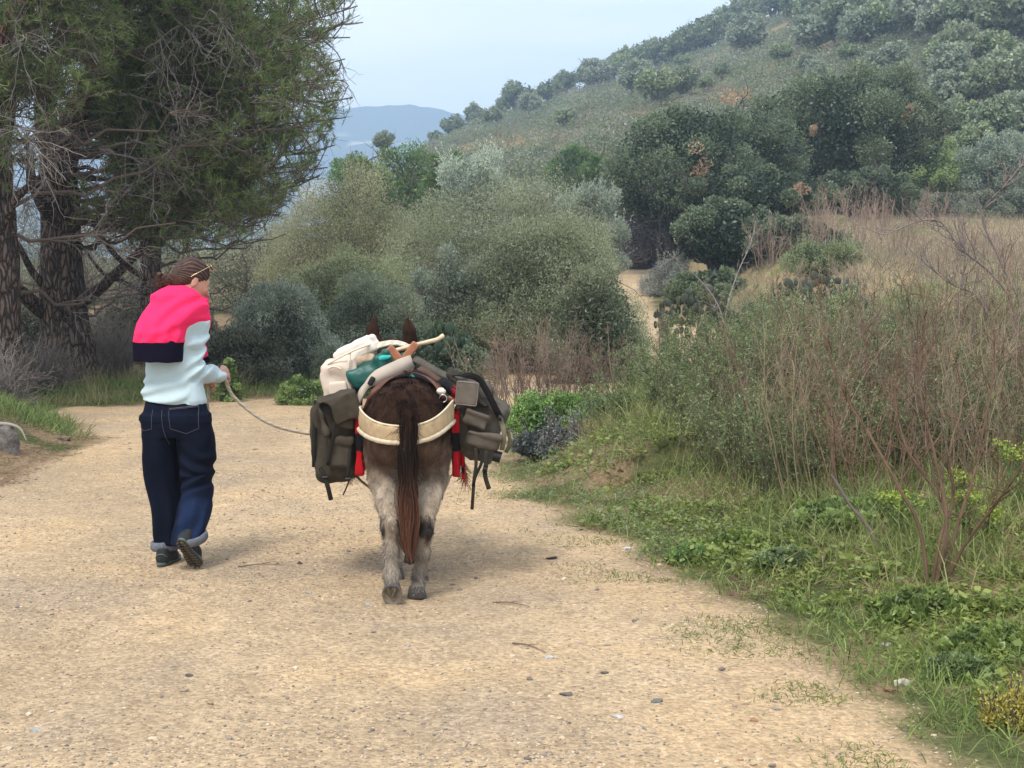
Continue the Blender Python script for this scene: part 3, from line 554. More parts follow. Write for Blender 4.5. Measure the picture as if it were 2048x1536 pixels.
def pine(seed, trunk, rad, label, limbs_, nb, live_z, targets, dead_targets, name='pine_tree', zr=(1.0, 8.5), blen=(1.5, 3.2), az=None, dead_n=14, nd=12):
    rng = np.random.default_rng(seed); trunk = [np.array(p) for p in trunk]; base = trunk[0].copy(); e = empty(name, base, label, 'tree')
    t0 = np.array(trunk) - base; V, F_ = tube(t0, rad, 18, sub=10)
    nn = nrm(V - np.repeat(np.array([V[i * 18:(i + 1) * 18].mean(0) for i in range(len(V) // 18)]), 18, 0))
    V = V + nn * (.035 * fbm(V * [5, 5, 1.6], 3, seed) + .02 * fbm(V * [14, 14, 5], 2, seed + 3))[:, None] * (rad[0] / .3)
    zz = V[:, 2:3]; cc = np.array(BK) * (1 - smooth(3.5, 6, zz)) + np.array(BKR) * smooth(3.5, 6, zz); cc = cc * (1 + .25 * fbm(V * 4, 3, 9)[:, None])
    m = MB(); m.add(V, F_, cc); m.build('trunk', M_bark, e)
    tz_ = t0[:, 2]
    def tp(z): return np.array([np.interp(z, tz_, t0[:, 0]), np.interp(z, tz_, t0[:, 1]), z])
    for pts, rr in limbs_:                                        # stout bare limbs
        V, F_ = tube(np.array(pts) - base, rr, 9, sub=6); V = V + .012 * np.stack([fbm(V * 9, 2, s) for s in (1, 2, 3)], 1)
        mm = MB(); mm.add(V, F_, np.array(BK) * (.8 + .3 * rng.random())); mm.build('limb', M_bark, e)
    B = []; R0 = []; live = []
    for (u, v, Y, z0) in targets:
        b = Wp(u, v, Y) - base; B.append(bez(tp(z0), b, 10, rng.uniform(-.5, .1), rng)); R0.append(.035); live.append(True)
    for i in range(nb):
        z = rng.uniform(*zr); a = rng.uniform(*(az or (0, 2 * math.pi))); a = rng.uniform(-.25, math.pi + .25) if z < live_z + .3 else a; L = rng.uniform(*blen) * (1 if z < 6.5 else .75)
        b = tp(z) + [math.cos(a) * L, math.sin(a) * L, L * rng.uniform(-.05, .45)]; B.append(bez(tp(z), b, 10, -.25, rng, .05)); R0.append(.03); live.append(z > live_z)
    B = np.array(B); R0 = np.array(R0); live = np.array(live)
    br = MB(); br.add(*prisms(*segs(B, R0, R0 * .25), BTW, 5))
    tw = MB(); dt = MB(); nm = MB()
    q, d, t = on(rng, B, 13, .22); lv = np.repeat(live, 13); L2 = rng.uniform(.45, 1.1, len(q)) * (1.25 - .5 * t)
    kp = lv | (rng.random(len(lv)) < .42); q, d, t, lv, L2 = q[kp], d[kp], t[kp], lv[kp], L2[kp]
    P2 = grow(rng, q, d * .9 + rng.normal(size=d.shape) * .75 + [0, 0, .15], L2, 6, .2, .2); okx = (P2[:, -1, 0] + base[0]) < xlim(P2[:, -1, 2] + base[2]) * ((P2[:, -1, 1] + base[1]) / 22.) + .16 + .08 * rng.normal(size=len(P2)); P2 = P2[okx]; lv = lv[okx]; br.add(*prisms(*segs(P2, .011, .005), BTW, 4))
    q, d, t = on(rng, P2, 7, .2); lv = np.repeat(lv, 7); P3 = grow(rng, q, d + rng.normal(size=d.shape) * .6, rng.uniform(.22, .5, len(q)), 5, .22, .15)
    okx = (P3[:, -1, 0] + base[0]) < xlim(P3[:, -1, 2] + base[2]) * ((P3[:, -1, 1] + base[1]) / 22.) + .16 + .10 * rng.normal(size=len(P3)); P3 = P3[okx]; lv = lv[okx]; q = q[okx]
    isd = (~lv) | (rng.random(len(q)) < .22)
    gcol = np.where(rng.random((len(q), 1)) < .6, np.array([GTW]), np.array([BTW])) * rng.uniform(.6, 1.15, (len(q), 1))
    tw.add(*prisms(*segs(P3, .005, .003), np.repeat(gcol, 5, 0), 3))
    Pd = P3[isd]
    if len(Pd):
        q, d, t = on(rng, Pd, 2, .2); P4 = grow(rng, q, d + rng.normal(size=d.shape) * .7, rng.uniform(.12, .32, len(q)), 4, .3); dt.add(*prisms(*segs(P4, .0035, .002), np.repeat(np.array(GTW) * rng.uniform(.6, 1.2, (len(q), 1)), 4, 0), 3))
    Pl = P3[~isd]
    if len(Pl):
        q, d, t = on(rng, Pl, 4, .3); P4 = grow(rng, q, d + rng.normal(size=d.shape) * .5 + [0, 0, .2], rng.uniform(.10, .2, len(q)), 3, .2, .2)
        end = P4[:, -1] + base; keep = (end[:, 0] < xlim(end[:, 2]) * (end[:, 1] / 22.) + rng.normal(size=len(end)) * .10) & (end[:, 2] > 1.9 + .6 * rng.random(len(end)))
        P4 = P4[keep]; tw.add(*prisms(*segs(P4, .0035, .002), BTW, 3)); nm.add(*needles(rng, P4, nd))
    for (u, v, Y, u2, v2) in dead_targets:                        # pale dead sprays
        a = Wp(u, v, Y) - base; b = Wp(u2, v2, Y - .5) - base; P0 = bez(a, b, 8, .15, rng)[None]
        dt.add(*prisms(*segs(P0, .018, .006), GTW, 4)); q, d, t = on(rng, P0, dead_n, .25)
        P1 = grow(rng, q, d + rng.normal(size=d.shape) * .55 + [0, 0, -.25], rng.uniform(.4, .95, len(q)), 7, .22, -.3); dt.add(*prisms(*segs(P1, .0065, .003), np.repeat(np.array(GTW) * rng.uniform(.8, 1.35, (len(q), 1)), 7, 0), 3))
        q, d, t = on(rng, P1, 5, .2); P2_ = grow(rng, q, d + rng.normal(size=d.shape) * .6, rng.uniform(.15, .4, len(q)), 5, .3); dt.add(*prisms(*segs(P2_, .004, .0022), np.repeat(np.array(GTW) * rng.uniform(.7, 1.3, (len(q), 1)), 5, 0), 3))
    br.build('branch_crown', M_twig, e, smooth=False)
    if tw.n: tw.build('twigs', M_twig, e, smooth=False)
    if dt.n: dt.build('dead_twigs', M_twig, e, smooth=False)
    if nm.n: nm.build('needle_crown', M_gleaf, e, smooth=False)
    return e
g = lambda u, Y, dz=-.15: at(u, Y) + [0, 0, dz]
Y2 = 22.4
tips = [(715, 12), (726, 45), (700, 75), (655, 40), (610, 20), (690, 118), (660, 150), (600, 90), (560, 50), (520, 20), (705, 195), (692, 235), (660, 262), (640, 205), (600, 170), (560, 140), (500, 100), (460, 60), (420, 20), (670, 290), (640, 320),
        (600, 300), (560, 270), (520, 230), (470, 190), (430, 150), (380, 100), (640, 350), (600, 365), (570, 395), (540, 420), (500, 400), (480, 350), (440, 300), (400, 250), (350, 200), (540, 340), (590, 235), (350, 330), (520, 450), (470, 470), (430, 430),
        (300, 60), (340, 20), (280, 140), (250, 230), (300, 280), (560, -40), (640, -60), (480, -60), (400, -40), (700, -40), (610, 250), (655, 335), (575, 330), (690, 160), (545, 190)]
rt = np.random.default_rng(3)
tg = [(u, v, rt.uniform(20.2, 23.8), np.clip(Wp(0, v, 22)[2] + rt.uniform(-.9, .3), 2.4, 8.2)) for (u, v) in tips]
pine(11, [g(138, Y2), g(134, Y2, .5), Wp(128, 640, Y2), Wp(122, 520, Y2), Wp(121, 420, Y2), Wp(118, 320, Y2), Wp(150, 240, Y2), Wp(190, 150, Y2), Wp(230, 40, Y2 - .3), Wp(250, -100, Y2 - .3), Wp(260, -330, Y2)],
     [.46, .40, .345, .31, .30, .27, .2, .17, .15, .11, .03], 'thick rough-barked pine with a forked trunk and long boughs reaching right over the road',
     [([Wp(112, 640, Y2), Wp(70, 610, Y2 - .3), Wp(30, 575, Y2 - .5), Wp(8, 560, Y2 - .6)], [.14, .12, .10, .08]),
      ([Wp(150, 612, Y2 - .1), Wp(190, 585, Y2 - .3), Wp(250, 530, Y2 - .6), Wp(290, 490, Y2 - .8), Wp(330, 430, Y2 - 1)], [.10, .085, .07, .055, .035]),
      ([Wp(138, 640, Y2 - .3), Wp(115, 610, Y2 - .55), Wp(96, 578, Y2 - .7)], [.06, .055, .045]),
      ([Wp(96, 578, Y2 - .1), Wp(66, 545, Y2 - .2), Wp(40, 495, Y2 - .3), Wp(26, 480, Y2 - .3)], [.07, .055, .04, .02]),
      ([Wp(112, 330, Y2), Wp(92, 250, Y2), Wp(96, 150, Y2), Wp(120, 90, Y2), Wp(160, -30, Y2 - .4), Wp(170, -200, Y2 - .4)], [.2, .17, .15, .14, .12, .05]),
      ([Wp(110, 450, Y2 - .1), Wp(80, 400, Y2 - .5), Wp(62, 350, Y2 - .6), Wp(60, 300, Y2 - .6)], [.11, .09, .07, .05])],
     38, 3.3, tg, [(90, 150, 21, 20, 90), (120, 120, 21, 60, 190), (0, 240, 20.6, 110, 300), (330, 20, 21, 400, 95), (300, 30, 21, 330, 120), (240, 190, 21.2, 360, 235), (150, 70, 21, 40, 120), (200, 300, 21, 330, 350), (-20, 330, 20.6, 60, 420), (420, 20, 21, 470, 90), (230, 290, 21, 340, 300), (560, 110, 21.2, 640, 120), (100, 60, 21, 180, 110)])
pine(12, [g(305, 26.5), Wp(303, 600, 26.5), Wp(302, 480, 26.5), Wp(308, 390, 26.5), Wp(322, 310, 26.5), Wp(335, 200, 26.5), Wp(340, 60, 26.5), Wp(345, -150, 26.5)],
     [.22, .19, .17, .155, .13, .10, .08, .03], 'slimmer pine behind the woman with bare crossing lower branches',
     [([Wp(300, 480, 26.4), Wp(265, 420, 26.2), Wp(232, 350, 26), Wp(215, 280, 26)], [.08, .07, .05, .03]),
      ([Wp(308, 500, 26.4), Wp(350, 455, 26), Wp(390, 425, 25.8), Wp(430, 380, 25.6)], [.07, .055, .04, .02]),
      ([Wp(296, 560, 26.4), Wp(240, 520, 26), Wp(190, 455, 25.8), Wp(165, 400, 25.6)], [.06, .05, .035, .02]),
      ([Wp(300, 590, 26.4), Wp(240, 560, 26), Wp(200, 540, 25.8), Wp(150, 470, 25.6)], [.05, .04, .03, .02]),
      ([Wp(306, 470, 26.4), Wp(380, 470, 26), Wp(440, 440, 25.8), Wp(500, 448, 25.6)], [.05, .04, .03, .015])],
     46, 3.6, [(450, 330, 25, 3.5), (400, 380, 25, 3.2), (500, 380, 24.6, 3.6), (250, 330, 25, 4), (380, 300, 25, 4.2), (560, 430, 24.6, 3.2)], [], zr=(.9, 8), blen=(1.2, 2.6))
pine(13, [g(-18, 19.6), Wp(-12, 640, 19.6), Wp(-14, 520, 19.6), Wp(-20, 400, 19.6), Wp(-18, 280, 19.6), Wp(10, 120, 19.6), Wp(60, -60, 19.6), Wp(100, -350, 19.6)],
     [.40, .36, .33, .31, .27, .2, .16, .05], 'rough pine trunk cut off by the left picture edge',
     [([Wp(-5, 470, 19.4), Wp(30, 400, 19.2), Wp(80, 355, 19), Wp(110, 330, 19)], [.07, .055, .04, .02])],
     40, 3.6, [(60, 30, 19, 5), (120, 60, 19, 5.2), (40, 120, 19, 4.6), (90, 190, 19, 4.2), (30, 230, 19, 4), (200, 20, 19.4, 5.6)], [(0, 330, 19, 90, 260), (-10, 260, 19, 80, 300), (0, 130, 19, 70, 60)], zr=(1.6, 8))
# low bare brushwood in front of the trunks
def twig_bush(name, seed, loc, H, Rr, n, label, col, cat='bare shrub', group=None, r=.005, sub=6, sub2=4, leaf=None, nl=0, Ll=.03, Wl=.012, wob=.14, up=.7, base=.1, spread=.5, parts=('stems', 'leaves'), top=.35):
    rng = np.random.default_rng(seed); e = empty(name, loc, label, cat, group)
    a = rng.uniform(0, 2 * math.pi, n); s = np.stack([np.cos(a), np.sin(a), 0 * a], 1); S = s * base * rng.random((n, 1)); S[:, 2] = -.03
    D = s * spread * rng.uniform(.1, 1, (n, 1)) + [0, 0, 1]; P = grow(rng, S, D, H * rng.uniform(.55, 1.1, n), 8, wob, up); q_ = np.clip(np.linalg.norm(P[..., :2], axis=-1, keepdims=True) / max(Rr, .01), 1, None)
    P[..., :2] = P[..., :2] / q_ ** .6
    c = np.array(col) * rng.uniform(.55, 1.3, (n, 1)) ; m = MB(); m.add(*prisms(*segs(P, r, r * .35), np.repeat(c, 8, 0), 4))
    q, d, t = on(rng, P, sub, top); P2 = grow(rng, q, d + rng.normal(size=d.shape) * .5 + [0, 0, .2], H * rng.uniform(.10, .32, len(q)) * (1.2 - .6 * t), 5, .2, .3); c2 = np.repeat(c, sub, 0); m.add(*prisms(*segs(P2, r * .5, r * .25), np.repeat(c2, 5, 0), 3))
    if sub2: q, d, t = on(rng, P2, sub2, .15); P3 = grow(rng, q, d + rng.normal(size=d.shape) * .7, H * rng.uniform(.04, .12, len(q)), 3, .3); c3 = np.repeat(c2, sub2, 0); m.add(*prisms(*segs(P3, r * .3, r * .15), np.repeat(c3, 3, 0), 3))
    else: P3 = P2
    m.build(parts[0], M_twig, e, smooth=False)
    if nl:
        q, d, t = on(rng, P3, nl, .1); V_, F_ = leaves(rng, q + rng.normal(size=q.shape) * .01, d + rng.normal(size=d.shape) * .7, rng.normal(size=q.shape) + [0, 0, .4], Ll * rng.uniform(.6, 1.3, len(q)), Wl)
        cc = np.array(leaf[0]) + (np.array(leaf[1]) - np.array(leaf[0])) * rng.random((len(q), 1)); o = obj(parts[1], V_, F_, M_leaf, e, np.repeat(cc, 4, 0), smooth=False)
    return e
for k, (u, Y, H, lb) in enumerate([(40, 20.8, 1.0, 'grey bare brush at the foot of the left trunk'), (0, 18.5, .9, 'grey bare brush on the left bank at the picture edge'), (95, 21.2, .8, 'grey bare brush before the forked pine'), (235, 23, 1.1, 'grey bare brush between the forked pine and the woman'), (190, 24.5, 1.3, 'thin bare brush in the gap behind the forked pine')]):
    twig_bush('bare_brush', 300 + k, at(u, Y), H, .9, 90, lb, (.20, .175, .15), group='bare brush under the pines', r=.006, spread=1.1, wob=.25, sub=7, sub2=4, up=.1, top=.15)
# ---------------------------------------------------------------- verges: grass, weeds, stems
def rnd_pts(rng, n, x0, x1, y0, y1, fn, ypow=1.):
    x = rng.uniform(x0, x1, n * 3); t = rng.random(n * 3); y = y0 * (y1 / y0) ** (t ** ypow); p = fn(x, y); k = rng.random(n * 3) < p; x, y = x[k][:n], y[k][:n]
    return np.stack([x, y, height(x, y)], 1)
def blades(rng, P, L, W, c1, c2, lean=.5, up=1.):
    n = len(P); T = nrm(rng.normal(size=(n, 3)) * lean + [0, 0, up]); l = L * rng.uniform(.5, 1.3, n); T[:, 2] = np.abs(T[:, 2])
    S = nrm(np.cross(T, rng.normal(size=(n, 3)))); l_ = l[:, None]; h = nrm(T * [1, 1, 0] + rng.normal(size=(n, 3)) * [.2, .2, 0]); b = rng.uniform(.05, .5, (n, 1))
    w = (np.broadcast_to(W, (n,)) * rng.uniform(.6, 1.3, n))[:, None]; m = P + T * l_ * .55; e = P + T * l_ * (1 - b * .3) + h * b * l_ * .6
    V = np.stack([P - S * w / 2, P + S * w / 2, m + S * w * .4, m - S * w * .4, e], 1).reshape(-1, 3); i = (np.arange(n) * 5)[:, None]
    c = np.array(c1) + (np.array(c2) - np.array(c1)) * rng.random((n, 1)); c = c * rng.uniform(.75, 1.2, (n, 1))
    return V, i + np.array([[0, 1, 2, 3]]), i + np.array([[3, 2, 4]]), np.repeat(c, 5, 0)
def add_blades(mb, *a, **k):
    V, q, t, c = blades(*a, **k); n0 = mb.n; mb.add(V, q, c); mb.F3.append(t + n0)
rng = np.random.default_rng(21)
gm = MB()
def dens(x, y):
    d = psdn(x, y); return smooth(-.12, .35, d) * (.35 + .65 * smooth(-.3, .4, n2(x, y, 1.1, 3, 70))) * (d < 7)
P = rnd_pts(rng, 60000, -.6, 5.5, 4.6, 22, lambda x, y: dens(x, y) * (x > -.5))
add_blades(gm, rng, P, .11, .005, (.12, .18, .04), (.30, .38, .12), lean=.7)
P = rnd_pts(rng, 26000, 0, 5.5, 7, 22, lambda x, y: dens(x, y) * smooth(.5, 1.3, psd(x, y)))
add_blades(gm, rng, P, .26, .006, (.14, .19, .05), (.36, .38, .15), lean=.4)
P = rnd_pts(rng, 22000, -.3, 5, 5, 20, lambda x, y: dens(x, y) * smooth(.2, 1.0, psd(x, y)) * smooth(-.1, .3, n2(x, y, 1.4, 3, 79)))
add_blades(gm, rng, P, .19, .0045, (.30, .22, .11), (.48, .38, .22), lean=1.0)
o = gm.build('verge_grass', M_gleaf, smooth=False); tag(o, 'short green and straw-coloured grass on the right verge', 'grass', kind='stuff')
gm = MB()
P = rnd_pts(rng, 24000, -1.5, 1.85, 4.8, 13, lambda x, y: (smooth(-.75, .02, psdn(x, y)) * (psdn(x, y) < .12) * smooth(.0, .35, n2(x, y, 2.6, 3, 71))).astype(float))
add_blades(gm, rng, P, .032, .004, (.10, .15, .04), (.28, .32, .10), lean=1.4)
o = gm.build('path_edge_grass', M_gleaf, smooth=False); tag(o, 'thin sprigs of grass creeping on to the sandy path', 'grass', kind='stuff')
gm = MB()
P = rnd_pts(rng, 42000, -9, -1.6, 9, 24, lambda x, y: smooth(0, .3, psdn(x, y)) * (.05 + .95 * smooth(14.5, 16.5, y + .8 * n2(x, y, .8, 2, 76))) * (psd(x, y) < 3.2) * (.4 + .6 * smooth(-.2, .3, n2(x, y, 1.0, 3, 73))))
add_blades(gm, rng, P, .20, .008, (.10, .15, .04), (.26, .32, .11), lean=.5)
P = rnd_pts(rng, 12000, -9, 1, 19.5, 25, lambda x, y: smooth(0, .3, psdn(x, y)) * (psd(x, y) < 2.2) * smooth(0, .35, n2(x, y, .9, 3, 74)))
add_blades(gm, rng, P, .36, .008, (.20, .20, .08), (.42, .37, .19), lean=.35)
o = gm.build('roadside_grass', M_gleaf, smooth=False); tag(o, 'longer grass along the left bank and the far edge of the road', 'grass', kind='stuff')
gm = MB()
P = rnd_pts(rng, 45000, 4, 24, 22, 62, lambda x, y: (psdn(x, y) > .1) * (x > y * .13) * (.5 + .5 * smooth(-.3, .3, n2(x, y, .5, 3, 75))))
add_blades(gm, rng, P, .38, .014, (.22, .185, .12), (.38, .33, .235), lean=.5)
o = gm.build('field_grass', M_gleaf, smooth=False); tag(o, 'dry straw-coloured grass of the raised field', 'grass', kind='stuff')
# broad-leaved weeds
def rosettes(rng, P, m, L, W, c1, c2, R, Hh):
    n = len(P); i = np.repeat(np.arange(n), m); a = rng.uniform(0, 6.283, n * m); r = np.sqrt(rng.random(n * m)) * R * (.5 + rng.random(n))[i]
    Q = P[i] + np.stack([np.cos(a) * r, np.sin(a) * r, rng.random(n * m) * Hh * (.4 + rng.random(n))[i] * (1 - (r / (R * 1.6)) ** 2)], 1)
    T = np.stack([np.cos(a), np.sin(a), rng.uniform(-.2, .6, n * m)], 1) + rng.normal(size=(n * m, 3)) * .3; N = np.stack([0 * a, 0 * a, 0 * a + 1], 1) + rng.normal(size=(n * m, 3)) * .45
    V, F_ = leaves(rng, Q, T, N, L * rng.uniform(.6, 1.3, n * m), W * rng.uniform(.7, 1.2, n * m)); g = (rng.random(n)[i] * .5 + rng.random(n * m) * .5)[:, None]
    return V, F_, np.repeat(np.array(c1) * (1 - g) + np.array(c2) * g, 4, 0)
wm = MB()
P = rnd_pts(rng, 1500, .3, 5, 4.8, 12, lambda x, y: dens(x, y) * smooth(-.02, .25, psdn(x, y)) * smooth(-.05, .3, n2(x, y, .9, 3, 77)))
wm.add(*rosettes(rng, P, 22, .042, .016, (.12, .16, .03), (.33, .385, .08), .09, .07))
P = rnd_pts(rng, 700, .3, 5, 5.5, 13, lambda x, y: dens(x, y) * smooth(.1, .5, psdn(x, y)) * smooth(-.1, .2, n2(x, y, 1.3, 3, 78)))
wm.add(*rosettes(rng, P, 18, .045, .04, (.12, .165, .04), (.33, .38, .09), .13, .10))
P = rnd_pts(rng, 900, -.2, 3, 8.5, 16, lambda x, y: dens(x, y) * .8)
wm.add(*rosettes(rng, P, 26, .03, .012, (.09, .12, .045), (.28, .33, .14), .12, .12))
o = wm.build('weeds', M_leaf, smooth=False); tag(o, 'low broad-leaved weeds carpeting the right verge', 'weeds', kind='stuff')
# brown plant litter on the bank
lm = MB(); P = rnd_pts(rng, 9000, .8, 5, 5, 13, lambda x, y: (psdn(x, y) > .1) * smooth(-.1, .4, n2(x, y, .9, 3, 81)))
D = rng.normal(size=P.shape) * [1, 1, .15]; D = nrm(D); l = rng.uniform(.03, .12, (len(P), 1)); lm.add(*prisms(P + [0, 0, .012], P + D * l + [0, 0, .02], .0018, .001, np.array([.25, .165, .11]) * rng.uniform(.5, 1.5, (len(P), 1)), 3))
o = lm.build('twig_litter', M_twig, smooth=False); tag(o, 'brown dead twigs and stalks littering the right bank', 'litter', kind='stuff')
P = rnd_pts(rng, 5000, -8, -3.8, 10, 16, lambda x, y: (psdn(x, y) > -.15) * 1.0); D = rng.normal(size=P.shape) * [1, 1, .15]; D = nrm(D); l = rng.uniform(.03, .13, (len(P), 1)); lm = MB()
lm.add(*prisms(P + [0, 0, .012], P + D * l + [0, 0, .02], .0028, .0015, np.array([.23, .155, .10]) * rng.uniform(.5, 1.6, (len(P), 1)), 3)); o = lm.build('bark_litter', M_twig, smooth=False); tag(o, 'pine needles and bark bits littering the left bank', 'litter', kind='stuff')
# leafy mound behind the right pannier and the bramble below it
def ground_bush(name, seed, u0, u1, vt, Y, n, c1, c2, label, **k):
    p = at((u0 + u1) / 2, Y); H = zof(vt, Y) - p[2]; r = (u1 - u0) / 2 / FPX * Y
    return make_bush(name, seed, (r, r * k.pop('dy', .8)), max(H, .15), n, k.pop('L', .03), k.pop('W', .014), c1, c2, label, loc=p - [0, 0, .03], stemr=.006, nst=9, **k)
BG1, BG2 = (.045, .085, .018), (.13, .195, .055)
ground_bush('weed_clump', 401, 1000, 1250, 772, 15.2, 26000, BG1, BG2, 'bright green leafy hummock right of the donkey\'s right pannier', n1=18, n2=8, L=.028, W=.014, shoots=60, shoot_l=.14)
ground_bush('bramble', 402, 1010, 1215, 845, 13.4, 24000, (.035, .04, .035), (.12, .125, .115), 'dark purplish bramble heap in front of the bright green hummock', n1=16, n2=8, L=.026, W=.013, wood=(.14, .10, .09), shoots=60, shoot_l=.25)
ground_bush('weed_clump', 403, 1165, 1330, 800, 14.6, 15000, (.04, .075, .03), (.13, .18, .09), 'dull green clump between the hummock and the green wispy shrubs', n1=14, n2=7)
ground_bush('weed_clump', 404, 1590, 1960, 985, 8.8, 15000, (.06, .088, .025), (.155, .195, .06), 'patch of round-leaved green plants under the bare stems', n1=20, n2=6, L=.042, W=.036, dy=.6, lump=.3)
ground_bush('weed_clump', 405, 1745, 1960, 1180, 6.9, 8000, (.05, .07, .018), (.13, .165, .042), 'dark green leafy tuft at the foot of the bank, lower right', n1=14, n2=6, L=.04, W=.014, dy=.6)
ground_bush('weed_clump', 406, 1900, 2100, 1240, 6.3, 9000, (.055, .08, .022), (.145, .18, .052), 'round-leaved green clump at the lower right picture edge', n1=14, n2=6, L=.035, W=.028, dy=.6)
ground_bush('weed_clump', 407, 1400, 1560, 1080, 8.7, 6000, (.06, .085, .02), (.16, .195, .05), 'bright leafy clump where the verge bulges on to the path', n1=12, n2=6, L=.035, W=.018, dy=.5)
ground_bush('weed_clump', 408, 1500, 1640, 1105, 8.1, 5000, (.06, .085, .035), (.155, .19, .08), 'bluish-green weed clump right of the one bulging on to the path', n1=12, n2=6, L=.035, W=.018, dy=.5)
ground_bush('yellow_bush', 409, 1985, 2130, 1400, 5.35, 6000, (.12, .11, .025), (.25, .21, .05), 'yellowish feathery plant in the bottom right corner', n1=12, n2=7, L=.016, W=.006, dy=.8, shoots=60, shoot_l=.07)
ground_bush('weed_clump', 410, 1850, 2010, 1330, 6.0, 3500, (.055, .08, .03), (.135, .17, .065), 'flat bluish-green patch of fine leaves beside the path, lower right', n1=12, n2=6, L=.02, W=.006, dy=.5)
ground_bush('weed_clump', 411, 1330, 1430, 1118, 8.5, 2500, (.05, .085, .025), (.13, .19, .065), 'small green tuft standing on the sand at the path edge', n1=8, n2=5, L=.03, W=.012, dy=.5)
ground_bush('weed_clump', 412, 545, 655, 745, 20.3, 5000, (.045, .075, .02), (.15, .19, .06), 'yellow-green tuft at the road edge left of the cream backpack', n1=10, n2=6, L=.04, W=.014)
for k, (u, v, Y, lb) in enumerate([(1945, 1000, 8.0, 'yellow-green spurge with flat flower heads between the bare stems, lower right'), (1985, 1035, 7.8, 'yellow-green spurge nearest the right picture edge'), (1575, 905, 10.6, 'small yellow-green spurge among the dry stalks'), (1925, 960, 8.4, 'yellow-green spurge behind the bare shrub'), (2045, 900, 8.2, 'tall yellow-green spurge cut by the right picture edge'), (1800, 1000, 8.3, 'small yellow-green spurge in the round-leaved patch')]):
    p = at(u, Y); H = zof(v - 20, Y) - p[2]; e = empty('spurge_plant', p, lb, 'plant', 'yellow-green spurges'); r = np.random.default_rng(500 + k)
    D = r.normal(size=(9, 3)) * .18 + [0, 0, 1]; St = np.zeros((9, 3)); St[:, 2] = -.02; Pq = grow(r, St, D, max(H, .2) * r.uniform(.75, 1.05, 9), 6, .05, .3); m = MB(); m.add(*prisms(*segs(Pq, .003, .002), (.16, .20, .06), 4)); m.build('stems', M_twig, e, smooth=False)
    q, d, t = on(r, Pq, 26, .25, .95); m = MB(); V_, F_ = leaves(r, q + d * 0, nrm(r.normal(size=q.shape)) + [0, 0, .4], r.normal(size=q.shape), .04, .007); m.add(V_, F_, np.repeat(np.array([.10, .19, .06]) * r.uniform(.7, 1.3, (len(q), 1)), 4, 0)); m.build('leaves', M_leaf, e, smooth=False)
    Q = np.repeat(Pq[:, -1], 34, 0); Q = Q + r.normal(size=Q.shape) * [.026, .026, .012]; V_, F_ = leaves(r, Q, r.normal(size=Q.shape), r.normal(size=Q.shape) * .6 + [0, 0, 1], .018, .014); m = MB(); m.add(V_, F_, np.repeat(np.array([.34, .42, .06]) * r.uniform(.7, 1.2, (len(Q), 1)), 4, 0)); m.build('flower_heads', M_leaf, e, smooth=False)
# wispy green shrubs
wg = [(1265, 15.4, .55), (1325, 14.2, .62), (1385, 15.2, .75), (1440, 13.6, .85), (1495, 14.8, 1.0), (1545, 13.2, 1.0), (1600, 14.6, 1.15), (1655, 13.2, 1.1), (1720, 15.0, 1.2), (1790, 13.8, 1.1), (1860, 15.0, 1.2), (1950, 14.0, 1.15), (2030, 14.8, 1.2), (1580, 16.6, 1.1), (1690, 17, 1.1), (1390, 11.8, .65), (1450, 11, .75), (1520, 10.4, .8), (1600, 10, .7), (1350, 13, .55), (1480, 12.4, .85), (1560, 11.6, .95), (1235, 13.2, .4), (1680, 10.4, .8), (1760, 9.8, .65), (1850, 10.2, .75), (1940, 9.6, .65), (2030, 10, .75), (1720, 11.6, .9), (1820, 11.8, .95), (1920, 12, .95), (2010, 11.8, .95)]
for k, (u, Y, H) in enumerate(wg):
    twig_bush('wispy_shrub', 600 + k, at(u, Y), H, .5, 27, 'wispy small-leaved green shrub of the row filling the right verge', (.15, .135, .085), 'shrub', 'wispy green shrubs on the right verge', r=.0045, spread=.55, base=.25, sub=8, sub2=4, wob=.2, leaf=((.11, .165, .05), (.29, .35, .15)), nl=4, Ll=.026, Wl=.010, top=.2)
# dry reddish stalks
rng = np.random.default_rng(31)
ds = [(u + rng.uniform(-25, 25), Y) for u, Y in [(1470, 11.8), (1540, 11.2), (1600, 10.6), (1660, 11.4), (1720, 10.2), (1780, 11), (1840, 10), (1900, 11), (1960, 10.2), (2020, 11), (2080, 10), (2140, 11), (1500, 13), (1700, 12.6), (1850, 12.4), (1990, 12.4), (2100, 12.6), (1640, 9.6), (1760, 9.2), (1900, 9.3), (2000, 9.0), (2090, 9.2)]]
for k, (u, Y) in enumerate(ds):
    top = np.interp(u, [1400, 1500, 1600, 1700, 1800, 2100], [720, 640, 560, 520, 480, 470]); p = at(u, Y); H = (zof(top, Y) - p[2]) * rng.uniform(.5, 1.0)
    twig_bush('dry_stalk_bush', 700 + k, p, H, .55, 19, 'tall reddish-brown bare stalks of the thicket behind the right bank', [(.20, .125, .085), (.21, .165, .12), (.25, .20, .12)][k % 3], 'bare shrub', 'bare stalk bushes on the right verge', r=.0045, spread=.45, base=.3, sub=6, sub2=4, wob=.09, up=.6, top=.3)
for k, (u, Y, H) in enumerate([(985, 19, .95), (1040, 18.4, 1.2), (1095, 19, 1.25), (1150, 18.4, 1.1), (1210, 19, .95)]):
    twig_bush('dry_stalk_bush', 740 + k, at(u, Y), H, .5, 26, 'reddish-brown twiggy bush in front of the large rounded shrub', (.20, .145, .11), 'bare shrub', 'twiggy bushes behind the leafy hummock', r=.006, spread=.5, base=.3, sub=7, sub2=4, wob=.12, top=.2)
